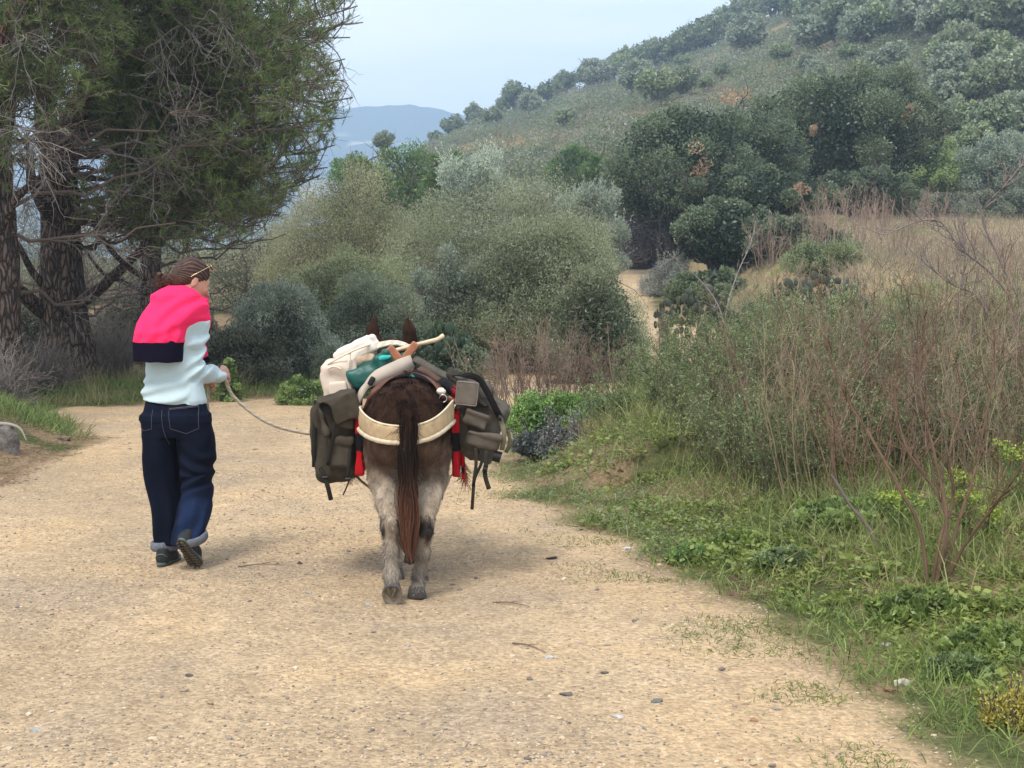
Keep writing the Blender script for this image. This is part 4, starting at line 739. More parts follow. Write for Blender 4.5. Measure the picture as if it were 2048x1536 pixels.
for k, (u, Y, H) in enumerate([(1600, 34, 1.4), (1655, 40, 1.9), (1720, 44, 1.8), (1790, 40, 1.5), (1860, 34, 1.1), (1940, 38, 1.2), (2030, 32, 1.1), (1690, 32, 1.2), (1540, 44, 1.6), (1760, 52, 1.5), (1860, 54, 1.5)]):
    twig_bush('dry_stalk_bush', 760 + k, at(u, Y), H, 1.0, 30, 'pinkish-brown bare twigs standing in front of the straw field', (.30, .22, .17), 'bare shrub', 'bare twig bushes before the field', r=.009, spread=.4, base=.6, sub=6, sub2=3, wob=.1, top=.3)
# single bare branches that stand out
def bare_branch(name, seed, pts, r0, label, col=(.17, .135, .11), side=14, sl=.5, r1=.003, stems=()):
    rng = np.random.default_rng(seed); base = np.array(pts[0][0] if isinstance(pts[0], list) else pts[0]); e = empty(name, base, label, 'bare shrub')
    L = pts if isinstance(pts[0], list) else [pts]; m = MB()
    for q in L:
        q = np.array(q) - base; V_, F_ = tube(q, np.linspace(r0, r1, len(q)), 7, sub=6); V_ = V_ + .004 * np.stack([fbm(V_ * 20, 2, s) for s in (1, 2, 3)], 1); cz = np.array(col) * (1 + .35 * fbm(V_ * 14, 2, 5)[:, None]); m.add(V_, F_, cz)
        c = V_.reshape(-1, 7, 3).mean(1)[None]; s, d, t = on(rng, c, side, .3, .98); P2 = grow(rng, s, d + rng.normal(size=d.shape) * .6 + [0, 0, .2], sl * rng.uniform(.3, 1, len(s)) * (1.2 - t), 6, .16, .3)
        m.add(*prisms(*segs(P2, r0 * .3, r0 * .12), col, 4)); s, d, t = on(rng, P2, 4, .2); P3 = grow(rng, s, d + rng.normal(size=d.shape) * .7, sl * .3 * rng.uniform(.3, 1, len(s)), 4, .25); m.add(*prisms(*segs(P3, r0 * .14, r0 * .08), col, 3))
    m.build('branches', M_twig, e, smooth=False); return e
b0 = at(1868, 7.25) - [0, 0, .04]
bare_branch('bare_shrub', 800, [[b0, Wp(1840, 1060, 7.3), Wp(1800, 980, 7.35), Wp(1745, 880, 7.45), Wp(1690, 790, 7.55), Wp(1655, 690, 7.6), Wp(1636, 560, 7.7)], [b0 + [.03, .02, 0], Wp(1893, 1050, 7.3), Wp(1880, 960, 7.4), Wp(1855, 850, 7.5), Wp(1838, 760, 7.6), Wp(1850, 640, 7.7), Wp(1835, 560, 7.8)],
    [b0 + [.05, 0, 0], Wp(1930, 1090, 7.2), Wp(1990, 1010, 7.1), Wp(2040, 940, 7.0), Wp(2090, 860, 7.0)], [b0 + [.06, .03, 0], Wp(1915, 1050, 7.4), Wp(1945, 960, 7.5), Wp(1962, 880, 7.7), Wp(1985, 760, 7.8), Wp(1990, 660, 7.9)],
    [b0 + [.02, .04, 0], Wp(1880, 1080, 7.3), Wp(1905, 1000, 7.5), Wp(1900, 900, 7.6), Wp(1925, 800, 7.8), Wp(1905, 700, 7.9)], [b0 + [.04, .05, 0], Wp(1895, 1060, 7.3), Wp(1870, 980, 7.5), Wp(1815, 900, 7.6), Wp(1790, 800, 7.8), Wp(1800, 700, 7.9)]],
    .0105, 'dark bare shrub with long splayed stems rising from the bank at lower right', (.13, .082, .052), side=22, sl=.5)
c0 = at(1770, 8.1); bare_branch('broken_stem', 801, [c0 - [0, 0, .03], Wp(1740, 1060, 8.1), Wp(1700, 1010, 8.1), Wp(1662, 948, 8.1)], .011, 'single leaning grey stem with a cut tip left of the bare shrub', (.2, .16, .13), side=2, sl=.1, r1=.009)
bare_branch('dead_branch', 802, [at(1700, 8.0) + [0, 0, .02], Wp(1672, 1195, 7.9), Wp(1650, 1160, 7.9), Wp(1645, 1110, 7.95)], .008, 'curved grey dead branch lying on the verge, lower right', (.3, .26, .22), side=3, sl=.15)
bare_branch('bare_sapling', 803, [[at(2040, 12.5), Wp(2035, 700, 12.5), Wp(2020, 600, 12.5), Wp(1980, 545, 12.5), Wp(1925, 500, 12.4), Wp(1870, 440, 12.4), Wp(1780, 465, 12.4), Wp(1700, 512, 12.3)], [at(2060, 12.5), Wp(2050, 640, 12.5), Wp(2000, 520, 12.5), Wp(1965, 430, 12.5), Wp(2010, 370, 12.4), Wp(2060, 310, 12.4)],
    [at(1930, 12.5), Wp(1915, 760, 12.5), Wp(1912, 640, 12.5), Wp(1930, 520, 12.4), Wp(1920, 430, 12.4)], [at(1985, 12.5), Wp(1990, 700, 12.5), Wp(1960, 600, 12.5), Wp(1890, 560, 12.4), Wp(1800, 480, 12.4)]], .016, 'crooked bare sapling arching over the field at the right edge', (.22, .18, .16), side=18, sl=.8)
for k, (pts, lb, cc) in enumerate([
    ([at(1460, 15), Wp(1455, 700, 15), Wp(1440, 620, 15), Wp(1400, 560, 15), Wp(1330, 500, 14.9)], 'grey bare stem leaning left in front of the dark oaks', (.26, .22, .19)),
    ([at(1445, 20), Wp(1450, 640, 20), Wp(1470, 560, 20), Wp(1500, 490, 20), Wp(1512, 440, 20)], 'pale bare stem with a forked tip in front of the oaks', (.32, .29, .26)),
    ([at(1330, 13.6), Wp(1325, 760, 13.6), Wp(1318, 690, 13.6), Wp(1330, 610, 13.6)], 'thin upright stem left among the wispy shrubs', (.17, .12, .09)),
    ([at(1505, 10.5), Wp(1500, 850, 10.5), Wp(1480, 760, 10.6), Wp(1462, 700, 10.6), Wp(1440, 640, 10.6)], 'brown stem leaning left at the middle of the right verge', (.2, .13, .09)),
    ([at(1250, 14), Wp(1245, 830, 14), Wp(1222, 740, 14), Wp(1215, 650, 14)], 'brown upright stem right of the leafy hummock', (.2, .15, .11))]):
    bare_branch('bare_shrub', 810 + k, pts, .011, lb, cc, side=12, sl=.4)
# prickly pears
def pear(seed, u0, u1, vt, Y, n, label, c=(.13, .19, .10), pr=.10):
    rng = np.random.default_rng(seed); p = at((u0 + u1) / 2, Y); H = zof(vt, Y) - p[2]; Rr = (u1 - u0) / 2 / FPX * Y; e = empty('prickly_pear', p, label, 'cactus', 'prickly pears')
    la = np.linspace(-math.pi / 2, math.pi / 2, 6); lo = np.arange(10) * 2 * math.pi / 10; Vs = np.array([[math.cos(a) * math.cos(b), .16 * math.cos(a) * math.sin(b), math.sin(a) * (1.25 if a > 0 else 1.15)] for a in la for b in lo]); Fs = np.array([[r * 10 + i, r * 10 + (i + 1) % 10, (r + 1) * 10 + (i + 1) % 10, (r + 1) * 10 + i] for r in range(5) for i in range(10)])
    m = MB()
    for i in range(n):
        a = rng.uniform(0, 6.28); q = math.sqrt(rng.random()); z = rng.random() ** .7 * H * math.sqrt(max(0.05, 1 - q * q * .8)); c_ = np.array([math.cos(a) * q * Rr, math.sin(a) * q * Rr * .7, z])
        A = rng.uniform(0, 3.14); t = rng.normal() * .45; s = pr * rng.uniform(.7, 1.2); ca, sa = math.cos(A), math.sin(A); ct, st = math.cos(t), math.sin(t)
        M = np.array([[ca, -sa, 0], [sa, ca, 0], [0, 0, 1]]) @ np.array([[ct, 0, st], [0, 1, 0], [-st, 0, ct]]); m.add(Vs * s @ M.T + c_ + [0, 0, .02], Fs, np.array(c) * rng.uniform(.65, 1.35) * (np.array([1.25, 1.1, .8]) if rng.random() < .15 else 1))
    m.build('pads', M_leaf, e)
pear(901, 1490, 1770, 545, 23, 300, 'spreading prickly pear below the straw field', (.105, .12, .08), .07)
pear(902, 1305, 1480, 575, 33, 200, 'prickly pear at the right side of the far bit of road', (.09, .105, .065), .085)
pear(903, 825, 960, 650, 22.0, 260, 'dark prickly pear behind the donkey\'s right ear', (.045, .08, .04), .075)
pear(904, 1470, 1560, 600, 27, 50, 'small bluish prickly pear left of the spreading one', (.09, .13, .12))
ground_bush('weed_clump', 413, 432, 482, 706, 20.6, 2600, (.055, .08, .025), (.15, .20, .065), 'small leafy green plant beside the road behind the woman\'s hand', n1=8, n2=5, L=.05, W=.03)
# stump and bank stones on the left
p = at(8, 13.6); e = empty('tree_stump', p - [0, 0, .03], 'grey weathered stump on the left bank, cut by the picture edge', 'stump'); rng = np.random.default_rng(4)
V_, F_ = tube([[0, 0, -.05], [.01, 0, .1], [.02, 0, .2], [.05, 0, .25]], [.13, .10, .08, .02], 20, sub=6); V_ = V_ + .03 * np.stack([fbm(V_ * 9, 3, s) for s in (1, 2, 3)], 1); m = MB(); m.add(V_, F_, (.13, .115, .10)); m.build('stump_body', mat('old_wood', attr=True, rough=.95, n1=(14, .4), n2_=(50, .3), bump=(25, .8, .02)), e)
V_, F_ = tube([[-.1, .0, .27], [.05, -.02, .26], [.14, -.03, .22], [.2, -.05, .12]], [.02, .016, .012, .005], 7, sub=6); m = MB(); m.add(V_, F_, (.3, .27, .24)); m.build('dead_root', M_twig, e)
# ---------------------------------------------------------------- stones
ICO = np.array([[0, 0, 1], [.9, 0, .42], [.28, .85, .42], [-.72, .53, .42], [-.72, -.53, .42], [.28, -.85, .42], [.72, .53, -.4], [-.28, .85, -.4], [-.9, 0, -.4], [-.28, -.85, -.4], [.72, -.53, -.4], [0, 0, -1.]])
ICF = np.array([[0, 1, 2], [0, 2, 3], [0, 3, 4], [0, 4, 5], [0, 5, 1], [1, 6, 2], [2, 7, 3], [3, 8, 4], [4, 9, 5], [5, 10, 1], [6, 7, 2], [7, 8, 3], [8, 9, 4], [9, 10, 5], [10, 6, 1], [6, 11, 7], [7, 11, 8], [8, 11, 9], [9, 11, 10], [10, 11, 6]])
def pebbles(rng, P, s, cols):
    n = len(P); j = ICO[None] * (1 + rng.uniform(-.3, .3, (n, 12, 1))); sc = np.stack([s * rng.uniform(.7, 1.3, n), s * rng.uniform(.7, 1.3, n), s * rng.uniform(.35, .7, n)], 1)
    j = j * sc[:, None]; a = rng.uniform(0, 6.28, n); c, q = np.cos(a)[:, None], np.sin(a)[:, None]; V = np.stack([j[..., 0] * c - j[..., 1] * q, j[..., 0] * q + j[..., 1] * c, j[..., 2]], -1) + P[:, None] + np.array([0, 0, .15]) * s[:, None, None]
    F_ = ICF[None] + (np.arange(n) * 12)[:, None, None]; return V.reshape(-1, 3), F_.reshape(-1, 3), np.repeat(cols, 12, 0)
M_stone = mat('stone', attr=True, rough=.9, spec=.2, n1=(60, .25))
rng = np.random.default_rng(55); m = MB()
pal = np.array([[.48, .37, .25], [.38, .30, .21], [.27, .22, .17], [.17, .15, .135], [.52, .43, .32], [.24, .21, .185], [.38, .25, .16]])
for n, s0, s1, y1 in ((30000, .0025, .0055, 13), (12000, .004, .0085, 18), (1000, .008, .016, 20)):
    P = rnd_pts(rng, n, -5.6, 2.2, 4.7, y1, lambda x, y: (psdn(x, y) < .05) * (.25 + .75 * smooth(-.35, .45, n2(x, y, .8, 3, 90))) * 1.0); k = len(P)
    pi = rng.choice(7, k, p=[.3, .2, .14, .12, .12, .08, .04]); m.add(*pebbles(rng, P, rng.uniform(s0, s1, k), pal[pi] * rng.uniform(.8, 1.15, (k, 1))))
o = m.build('gravel', M_stone, smooth=False); tag(o, 'loose fine gravel strewn over the sandy path', 'gravel', kind='stuff')
big = [(1105, 1122, .03, (.03, .028, .027), 'black lump on the path right of the donkey'), (368, 1362, .018, (.09, .08, .075), 'dark stone on the path at lower left'), (1318, 1416, .022, (.13, .14, .13), 'dark grey flat stone on the path at lower right'),
       (1133, 1401, .018, (.12, .11, .10), 'dark pebble below and right of the donkey'), (812, 1300, .013, (.3, .27, .25), 'small grey stone in the lower middle of the path'), (1240, 1447, .015, (.42, .42, .44), 'pale grey pebble near the bottom, right of the middle'), (595, 1132, .016, (.06, .055, .05), 'dark pebble between the woman\'s feet and the donkey'),
       (1100, 1325, .022, (.40, .40, .40), 'pale grey stone beside a thin stick, right of the donkey'), (1820, 1380, .035, (.42, .37, .30), 'whitish stone at the lower right path edge'), (1790, 1392, .032, (.22, .13, .08), 'brown stone beside the whitish one at the path edge'), (1257, 1103, .03, (.45, .43, .42), 'grey-white stone near the verge right of the donkey'),
       (1545, 1187, .02, (.5, .42, .33), 'tan stone half hidden at the verge edge'), (1415, 1112, .035, (.45, .3, .18), 'reddish-tan flat stone on the verge where it bulges'), (508, 900, .02, (.22, .17, .14), 'brown stone on the path just right of the woman\'s jeans'), (612, 1192, .022, (.33, .32, .31), 'grey flat stone left of the donkey\'s hooves'),
       (55, 1475, .02, (.3, .31, .32), 'bluish stone in the bottom left corner'), (1213, 1357, .015, (.10, .085, .07), 'dark pebble right of the middle, lower path'), (732, 1215, .018, (.35, .33, .3), 'grey stone just left of the raised hoof'), (1780, 1300, .03, (.40, .36, .32), 'pale stone under the leafy tuft at the verge'),
       (1516, 1455, .016, (.3, .17, .09), 'small rusty stone at the lower right of the path'), (120, 880, .06, (.17, .12, .09), 'dark broken clod on the left bank'), (255, 888, .022, (.25, .2, .17), 'brown stone near the left path edge')]
for k, (u, v, s, c, lb) in enumerate(big):
    Y = FPX * CAMH / (v - 570) * .98
    for _ in range(12): Y = .5 * Y + .5 * FPX * (CAMH - hz((u - 1024) / FPX * Y, Y)) / (v - 570)
    r = np.random.default_rng(900 + k); p = at(u, Y); V_, F_, cc = pebbles(r, np.zeros((1, 3)), np.array([s]), np.array([c])); V_[:, 0] *= 1.25
    me = mesh_np('stone', V_, F_, M_stone, cc, False); o = link('stone', me, None, p); tag(o, lb, 'stone', 'stones on the path')

for k, (u, v, u2, v2, lb) in enumerate([(1025, 1297, 1092, 1316, 'thin forked dry twig lying on the path right of the donkey'), (470, 1140, 560, 1136, 'thin dry twig lying on the path right of the woman\'s feet'), (985, 1213, 1060, 1222, 'thin dry twig just right of the donkey\'s hooves'), (1668, 1290, 1690, 1335, 'pale dry twig at the grassy path edge, lower right')]):
    def gp(u, v):
        Y = FPX * CAMH / (v - 570)
        for _ in range(12): Y = .5 * Y + .5 * FPX * (CAMH - hz((u - 1024) / FPX * Y, Y)) / (v - 570)
        return at(u, Y) + [0, 0, .006]
    a, b_ = gp(u, v), gp(u2, v2); m = MB(); V_, F_ = tube([a * 0, (b_ - a) * .5 + [0, .03, .004], b_ - a], [.004, .003, .0015], 6, sub=4); m.add(V_, F_, (.17, .12, .085)); V_, F_ = tube([(b_ - a) * .4 + [0, .025, .003], (b_ - a) * .8 + [0, .10, .004]], [.0025, .001], 6, sub=1); m.add(V_, F_, (.17, .12, .085)); o = m.build('twig', M_twig, loc=a); tag(o, lb, 'twig', 'twigs on the path')
# ---------------------------------------------------------------- smooth solid modelling (signed distances on a grid)
def smin(a, b, k):
    if k <= 0: return np.minimum(a, b)
    h = np.clip(.5 + .5 * (b - a) / k, 0, 1); return b * (1 - h) + a * h - k * h * (1 - h)
class Vox:
    def __init__(s, lo, hi, h):
        s.lo = np.array(lo, float); s.h = h; s.n = np.ceil((np.array(hi) - s.lo) / h).astype(int) + 1; s.F = np.full(s.n, 1.0, np.float32)
    def blk(s, lo, hi):
        a = np.clip(np.floor((np.array(lo) - s.lo) / s.h).astype(int), 0, s.n - 1); b = np.clip(np.ceil((np.array(hi) - s.lo) / s.h).astype(int) + 1, 1, s.n)
        if (b <= a).any(): return None, None
        ax = [s.lo[i] + s.h * np.arange(a[i], b[i]) for i in range(3)]; P = np.stack(np.meshgrid(*ax, indexing='ij'), -1)
        return tuple(slice(a[i], b[i]) for i in range(3)), P
    def op(s, lo, hi, fn, k, sub=False):
        pad = k + 3 * s.h; sl, P = s.blk(np.array(lo) - pad, np.array(hi) + pad)
        if sl is None: return s
        d = fn(P)
        s.F[sl] = -smin(-s.F[sl], d, k) if sub else smin(s.F[sl], d, k)
        return s
    def cone(s, a, b, ra, rb, k=.02, sc=(1, 1, 1), sub=False):
        """round cone; sc>1 on an axis makes it thinner along that axis"""
        a, b, sc = np.array(a, float), np.array(b, float), np.array(sc, float); r = max(ra, rb) / sc.min()
        def f(P):
            p = (P - a) * sc; ab = (b - a) * sc; h = np.clip((p @ ab) / max(ab @ ab, 1e-9), 0, 1)
            return (np.linalg.norm(p - h[..., None] * ab, axis=-1) - (ra + (rb - ra) * h)) / sc.max()
        return s.op(np.minimum(a, b) - r, np.maximum(a, b) + r, f, k, sub)
    def chain(s, pts, rad, k=.02, sc=(1, 1, 1)):
        for i in range(len(pts) - 1): s.cone(pts[i], pts[i + 1], rad[i], rad[i + 1], k, sc)
        return s
    def ell(s, c, r, k=.02, R=None, sub=False):
        c, r = np.array(c, float), np.array(r, float)
        def f(P):
            p = P - c
            if R is not None: p = p @ np.array(R).T
            k0 = np.linalg.norm(p / r, axis=-1); k1 = np.linalg.norm(p / (r * r), axis=-1); return k0 * (k0 - 1) / np.maximum(k1, 1e-6)
        m = r.max() if R is not None else r; return s.op(c - m, c + m, f, k, sub)
    def box(s, c, hs, rd, k=.02, R=None, sub=False):
        c, hs = np.array(c, float), np.array(hs, float)
        def f(P):
            p = P - c
            if R is not None: p = p @ np.array(R).T
            q = np.abs(p) - hs + rd; return np.linalg.norm(np.maximum(q, 0), axis=-1) + np.minimum(q.max(-1), 0) - rd
        m = np.linalg.norm(hs) if R is not None else hs; return s.op(c - m, c + m, f, k, sub)
    def loft(s, secs, k=.02, p=2.3, sub=False):
        """stack of level sections (z, cx, cy, rx, ry)"""
        S = np.array(sorted(secs), float); z = S[:, 0]
        def f(P):
            Z = P[..., 2]; g = [np.interp(Z, z, S[:, i]) for i in (1, 2, 3, 4)]
            q = (np.abs((P[..., 0] - g[0]) / g[2]) ** p + np.abs((P[..., 1] - g[1]) / g[3]) ** p) ** (1 / p)
            d = (q - 1) * np.minimum(g[2], g[3]) * .9; return np.maximum(np.maximum(d, z[0] - Z), Z - z[-1])
        lo = [(S[:, 1] - S[:, 3]).min(), (S[:, 2] - S[:, 4]).min(), z[0]]; hi = [(S[:, 1] + S[:, 3]).max(), (S[:, 2] + S[:, 4]).max(), z[-1]]
        return s.op(lo, hi, f, k, sub)
    def plane(s, pt, n, k=.005):
        """cut away everything on the side n points to"""
        n = nrm(np.array(n, float)); ax = [s.lo[i] + s.h * np.arange(s.n[i]) for i in range(3)]
        d = (ax[0][:, None, None] - pt[0]) * n[0] + (ax[1][None, :, None] - pt[1]) * n[1] + (ax[2][None, None, :] - pt[2]) * n[2]
        s.F = -smin(-s.F, -d, k); return s
    def warp(s, fn, band=.05):
        m = np.abs(s.F) < band; I = np.argwhere(m); s.F[m] += fn(s.lo + I * s.h); return s
    def mesh(s, relax=1):
        F = s.F; I = F < 0; nx, ny, nz_ = F.shape; sh = (nx - 1, ny - 1, nz_ - 1)
        acc = np.zeros(sh + (3,), np.float32); cnt = np.zeros(sh, np.float32)
        cor = [(a, b, c) for a in (0, 1) for b in (0, 1) for c in (0, 1)]; sub = lambda o: tuple(slice(o[i], o[i] + sh[i]) for i in range(3))
        for o1 in cor:
            for ax in range(3):
                if o1[ax]: continue
                o2 = list(o1); o2[ax] = 1; A, B = F[sub(o1)], F[sub(o2)]; m = (A < 0) != (B < 0)
                t = A[m] / (A[m] - B[m]); q = np.zeros((m.sum(), 3), np.float32) + np.array(o1, np.float32); q[:, ax] += t; acc[m] += q; cnt[m] += 1
        m = cnt > 0; idx = np.full(sh, -1, np.int64); idx[m] = np.arange(m.sum()); V = s.lo + (np.argwhere(m) + acc[m] / cnt[m][:, None]) * s.h
        Q = []
        for ax in range(3):
            o = [0, 0, 0]; o[ax] = 1; u, v = [a for a in range(3) if a != ax]
            sl0 = [slice(1, sh[a]) for a in range(3)]; sl1 = list(sl0); sl0[ax] = slice(0, sh[ax]); sl1[ax] = slice(1, sh[ax] + 1)
            A, B = I[tuple(sl0)], I[tuple(sl1)]; E = np.argwhere(A != B); s_in = A[A != B]
            E[:, u] += 1; E[:, v] += 1; e = []
            for du, dv in ((-1, -1), (0, -1), (0, 0), (-1, 0)):
                c = E.copy(); c[:, u] += du; c[:, v] += dv; e.append(idx[c[:, 0], c[:, 1], c[:, 2]])
            q = np.stack(e, 1); flip = s_in if ax != 1 else ~s_in; q[~flip] = q[~flip][:, ::-1]; Q.append(q)
        Q = np.concatenate(Q); Q = Q[(Q >= 0).all(1)]
        for _ in range(relax):
            a = np.zeros_like(V); c = np.zeros(len(V))
            for i in range(4):
                j = (i + 1) % 4; np.add.at(a, Q[:, i], V[Q[:, j]]); np.add.at(c, Q[:, i], 1)
            V = V * .5 + .5 * a / np.maximum(c, 1)[:, None]
        return V, Q
def vnormals(V, Q):
    n = np.cross(V[Q[:, 2]] - V[Q[:, 0]], V[Q[:, 3]] - V[Q[:, 1]]); N = np.zeros_like(V)
    for i in range(4): np.add.at(N, Q[:, i], n)
    return nrm(N)
def vobj(name, vx, material, parent, origin, colf=None, relax=1, push=None):
    V, Q = vx.mesh(relax)
    if push is not None: V = V + vnormals(V, Q) * push(V)[:, None]
    c = colf(V) if callable(colf) else (np.broadcast_to(colf, V.shape) if colf is not None else None)
    o = obj(name, V - np.array(origin), Q, material, parent, c); o_data[name] = (V, Q); return o
o_data = {}
def fur(rng, V, Q, n, L, W, flow, colf, lift=.25, mess=.35, keep=None, taper=True):
    """short hairs lying on a surface"""
    tri = V[Q]; ar = np.linalg.norm(np.cross(tri[:, 2] - tri[:, 0], tri[:, 3] - tri[:, 1]), axis=1) / 2; c = tri.mean(1)
    if keep is not None: ar = ar * keep(c)
    f = rng.choice(len(Q), n, p=ar / ar.sum()); w_ = rng.dirichlet([1, 1, 1, 1], n); P = (tri[f] * w_[..., None]).sum(1)
    N = nrm(np.cross(tri[f][:, 2] - tri[f][:, 0], tri[f][:, 3] - tri[f][:, 1])); D = flow(P); D = D - N * (D * N).sum(1, keepdims=True)
    cl = np.stack([fbm(P * 28, 2, s) for s in (5, 6, 7)], 1)
    T = nrm(nrm(D) + rng.normal(size=P.shape) * mess * .5 + cl * mess * 1.6 + N * lift); l = (np.broadcast_to(L(P) if callable(L) else L, (n,)) * rng.uniform(.5, 1.3, n))[:, None]; S = nrm(np.cross(T, N)) * W / 2
    m = P + T * l * .5; e = P + T * l - N * l * .15
    Vv = np.stack([P - S, P + S, m + S * .8, m - S * .8, e], 1).reshape(-1, 3); i = (np.arange(n) * 5)[:, None]; cc = colf(P) * rng.uniform(.7, 1.4, (n, 1))
    return Vv, i + np.array([[0, 1, 2, 3]]), i + np.array([[3, 2, 4]]), np.repeat(cc, 5, 0)
def quadtri(name, parts, material, parent, origin):
    mb = MB()
    for V_, q, t, c in parts: n0 = mb.n; mb.add(V_ - np.array(origin), q, c); mb.F3.append(t + n0)
    return mb.build(name, material, parent, smooth=False)
# ---------------------------------------------------------------- the woman
WY = 8.60
def w(u, v, dy=0.): return Wp(u, v, WY + dy)
WO = np.array([w(350, 1135)[0], WY, 0.]); WO[2] = hz(WO[0], WY)
woman = empty('person', WO, 'woman in pale blue top and dark jeans, pink sweater over her shoulders, leading the donkey', 'person')
fd = np.array([.90, .43, 0]); fd /= np.linalg.norm(fd); pt = R_(-20); up0 = np.array([0, 0, 1.])
hF = fd * math.cos(pt) + up0 * math.sin(pt); hU = -fd * math.sin(pt) + up0 * math.cos(pt); hL = np.cross(hU, hF); HR = np.stack([hF, hL, hU])   # forward, left, up
hc = w(386, 559, .06)
def hp(f, l, u): return hc + hF * f + hL * l + hU * u
skin = mat('skin', attr=True, rough=.5, spec=.4); skin.node_tree.nodes['Principled BSDF'].inputs['Subsurface Weight'].default_value = .08
skin.node_tree.nodes['Principled BSDF'].inputs['Subsurface Radius'].default_value = (.02, .008, .004)
_l = np.array([w(250, 500)[0], WY - .42, -.01]); b = Vox(_l, _l + [.72, .95, 1.78], .0055)
# head
b.ell(hp(-.012, 0, .022), (.097, .077, .093), .02, HR)                      # skull
b.ell(hp(.035, 0, -.045), (.058, .060, .070), .035, HR)                      # face
b.ell(hp(.052, 0, -.098), (.026, .028, .022), .03, HR)                       # chin
b.cone(hp(.0, .045, -.075), hp(.055, .018, -.1), .016, .014, .03); b.cone(hp(.0, -.045, -.075), hp(.055, -.018, -.1), .016, .014, .03)
b.cone(hp(.083, 0, -.012), hp(.107, 0, -.046), .007, .0105, .012); b.ell(hp(.100, 0, -.052), (.012, .016, .008), .01, HR)
b.ell(hp(.078, .028, -.040), (.02, .02, .016), .02, HR); b.ell(hp(.078, -.028, -.040), (.02, .02, .016), .02, HR)   # cheeks
b.cone(hp(.084, .032, .012), hp(.088, .004, .010), .008, .008, .014); b.cone(hp(.084, -.032, .012), hp(.088, -.004, .010), .008, .008, .014)   # brow
for s in (1, -1):
    b.ell(hp(.091, .031 * s, -.008), (.012, .016, .009), .008, HR, sub=True); b.ell(hp(.079, .031 * s, -.008), (.0115, .0135, .0115), .003, HR)
b.ell(hp(.090, 0, -.075), (.012, .022, .0055), .006, HR); b.ell(hp(.089, 0, -.084), (.012, .019, .006), .005, HR)    # lips
for s in (1, -1):
    b.ell(hp(-.004, .076 * s, -.018), (.017, .008, .030), .006, HR); b.ell(hp(.001, .084 * s, -.013), (.009, .005, .018), .004, HR, sub=True)
nb = w(372, 612, .0)
b.cone(hp(-.03, 0, -.05), nb, .054, .056, .03); b.cone(nb, w(360, 650), .058, .07, .04)
# trunk and limbs
sh = {'r': w(395, 648, .03), 'l': w(305, 648, .03)}
b.loft([(.80, *w(350, 800)[:2], .155, .10), (.95, *w(350, 800)[:2], .145, .095), (1.1, *w(350, 800)[:2], .125, .085), (1.3, *w(352, 800)[:2], .15, .095), (1.42, *w(353, 800)[:2], .13, .075), (1.48, *w(356, 800)[:2], .07, .05)], .04)
el_r, wr_r = w(384, 737, -.02), w(438, 751, .16); b.chain([sh['r'], el_r], [.045, .036], .03); b.chain([el_r, wr_r], [.036, .025], .02)
el_l, wr_l = w(318, 745, .12), w(398, 762, .30); b.chain([sh['l'], el_l], [.045, .036], .03); b.chain([el_l, wr_l], [.036, .025], .02)
hips = {'l': w(322, 850), 'r': w(385, 850)}
kn_l, an_l = w(322, 985, .05), w(330, 1092, .03); kn_r, an_r = w(402, 975, -.02), w(376, 1082, -.20)
b.chain([hips['l'], kn_l, an_l], [.085, .055, .038], .03); b.chain([hips['r'], kn_r, an_r], [.085, .055, .038], .03)
b.chain([an_l, w(330, 1118, .14)], [.035, .025], .02); b.chain([an_r, w(391, 1122, -.05)], [.035, .025], .02)
# hands: palm, four fingers curled round the rope, thumb from the side of the palm
def hand(vx, wrist, dirn, curl, across, s=1.):
    """dirn: along the palm; curl: where the fingers bend to; across: from little finger to index"""
    d, c, a = nrm(np.array(dirn, float)), nrm(np.array(curl, float)), nrm(np.array(across, float)); pm = wrist + d * .045 * s
    for k in (-1.5, -.5, .5, 1.5): vx.cone(wrist + a * k * .009, wrist + d * .075 * s + a * k * .0175, .013, .0115, .008)
    for k, (l, r) in zip((-1.5, -.5, .5, 1.5), ((.055, .0068), (.070, .0078), (.075, .0082), (.068, .0080))):
        p0 = wrist + d * .075 * s + a * k * .0185; p1 = p0 + nrm(d * .8 + c * .6) * l * .42; p2 = p1 + nrm(c * 1 - d * .15) * l * .34; p3 = p2 + nrm(c * .5 - d) * l * .28
        vx.cone(p0, p1, r * 1.1, r, .003); vx.cone(p1, p2, r, r * .92, .003); vx.cone(p2, p3, r * .92, r * .8, .003)
    t0 = wrist + d * .025 + a * .026; t1 = t0 + nrm(a * .9 + d * .7 + c * .5) * .036; t2 = t1 + nrm(d * .8 + c * .8 - a * .1) * .03; t3 = t2 + nrm(c + d * .4 - a * .5) * .022
    vx.cone(wrist + d * .02 + a * .012, t1, .014, .0105, .008); vx.cone(t1, t2, .0105, .009, .004); vx.cone(t2, t3, .009, .0075, .003)
hd = nrm(w(452, 744, .24) - wr_r); hand(b, wr_r + hd * .012, hd, (.15, .45, -1), (-.2, .5, 1) - hd * .3)
hand(b, wr_l, nrm(w(421, 763, .34) - wr_l), (.1, -.3, -1), (.1, -.6, .8))
def skc(P):
    q = (P - hc) @ HR.T; c = np.array([.50, .27, .19]) * (1 + .05 * fbm(P * 40, 2, 1)[:, None])
    g = lambda f, l, u, r: np.exp(-(((q[:, 0] - f) ** 2 + (np.abs(q[:, 1]) - l) ** 2 + (q[:, 2] - u) ** 2) / r ** 2))[:, None]
    c = c * (1 - .35 * g(.09, 0, -.079, .016) * [0, .8, .6]) ; c = c * (1 - .25 * g(.075, .04, -.04, .025) * [.1, .6, .6]); c = c * (1 - .8 * g(.092, .033, -.008, .009)) * (1 - .75 * g(.09, .03, .016, .008))
    return c
vobj('body', b, skin, woman, WO, skc)
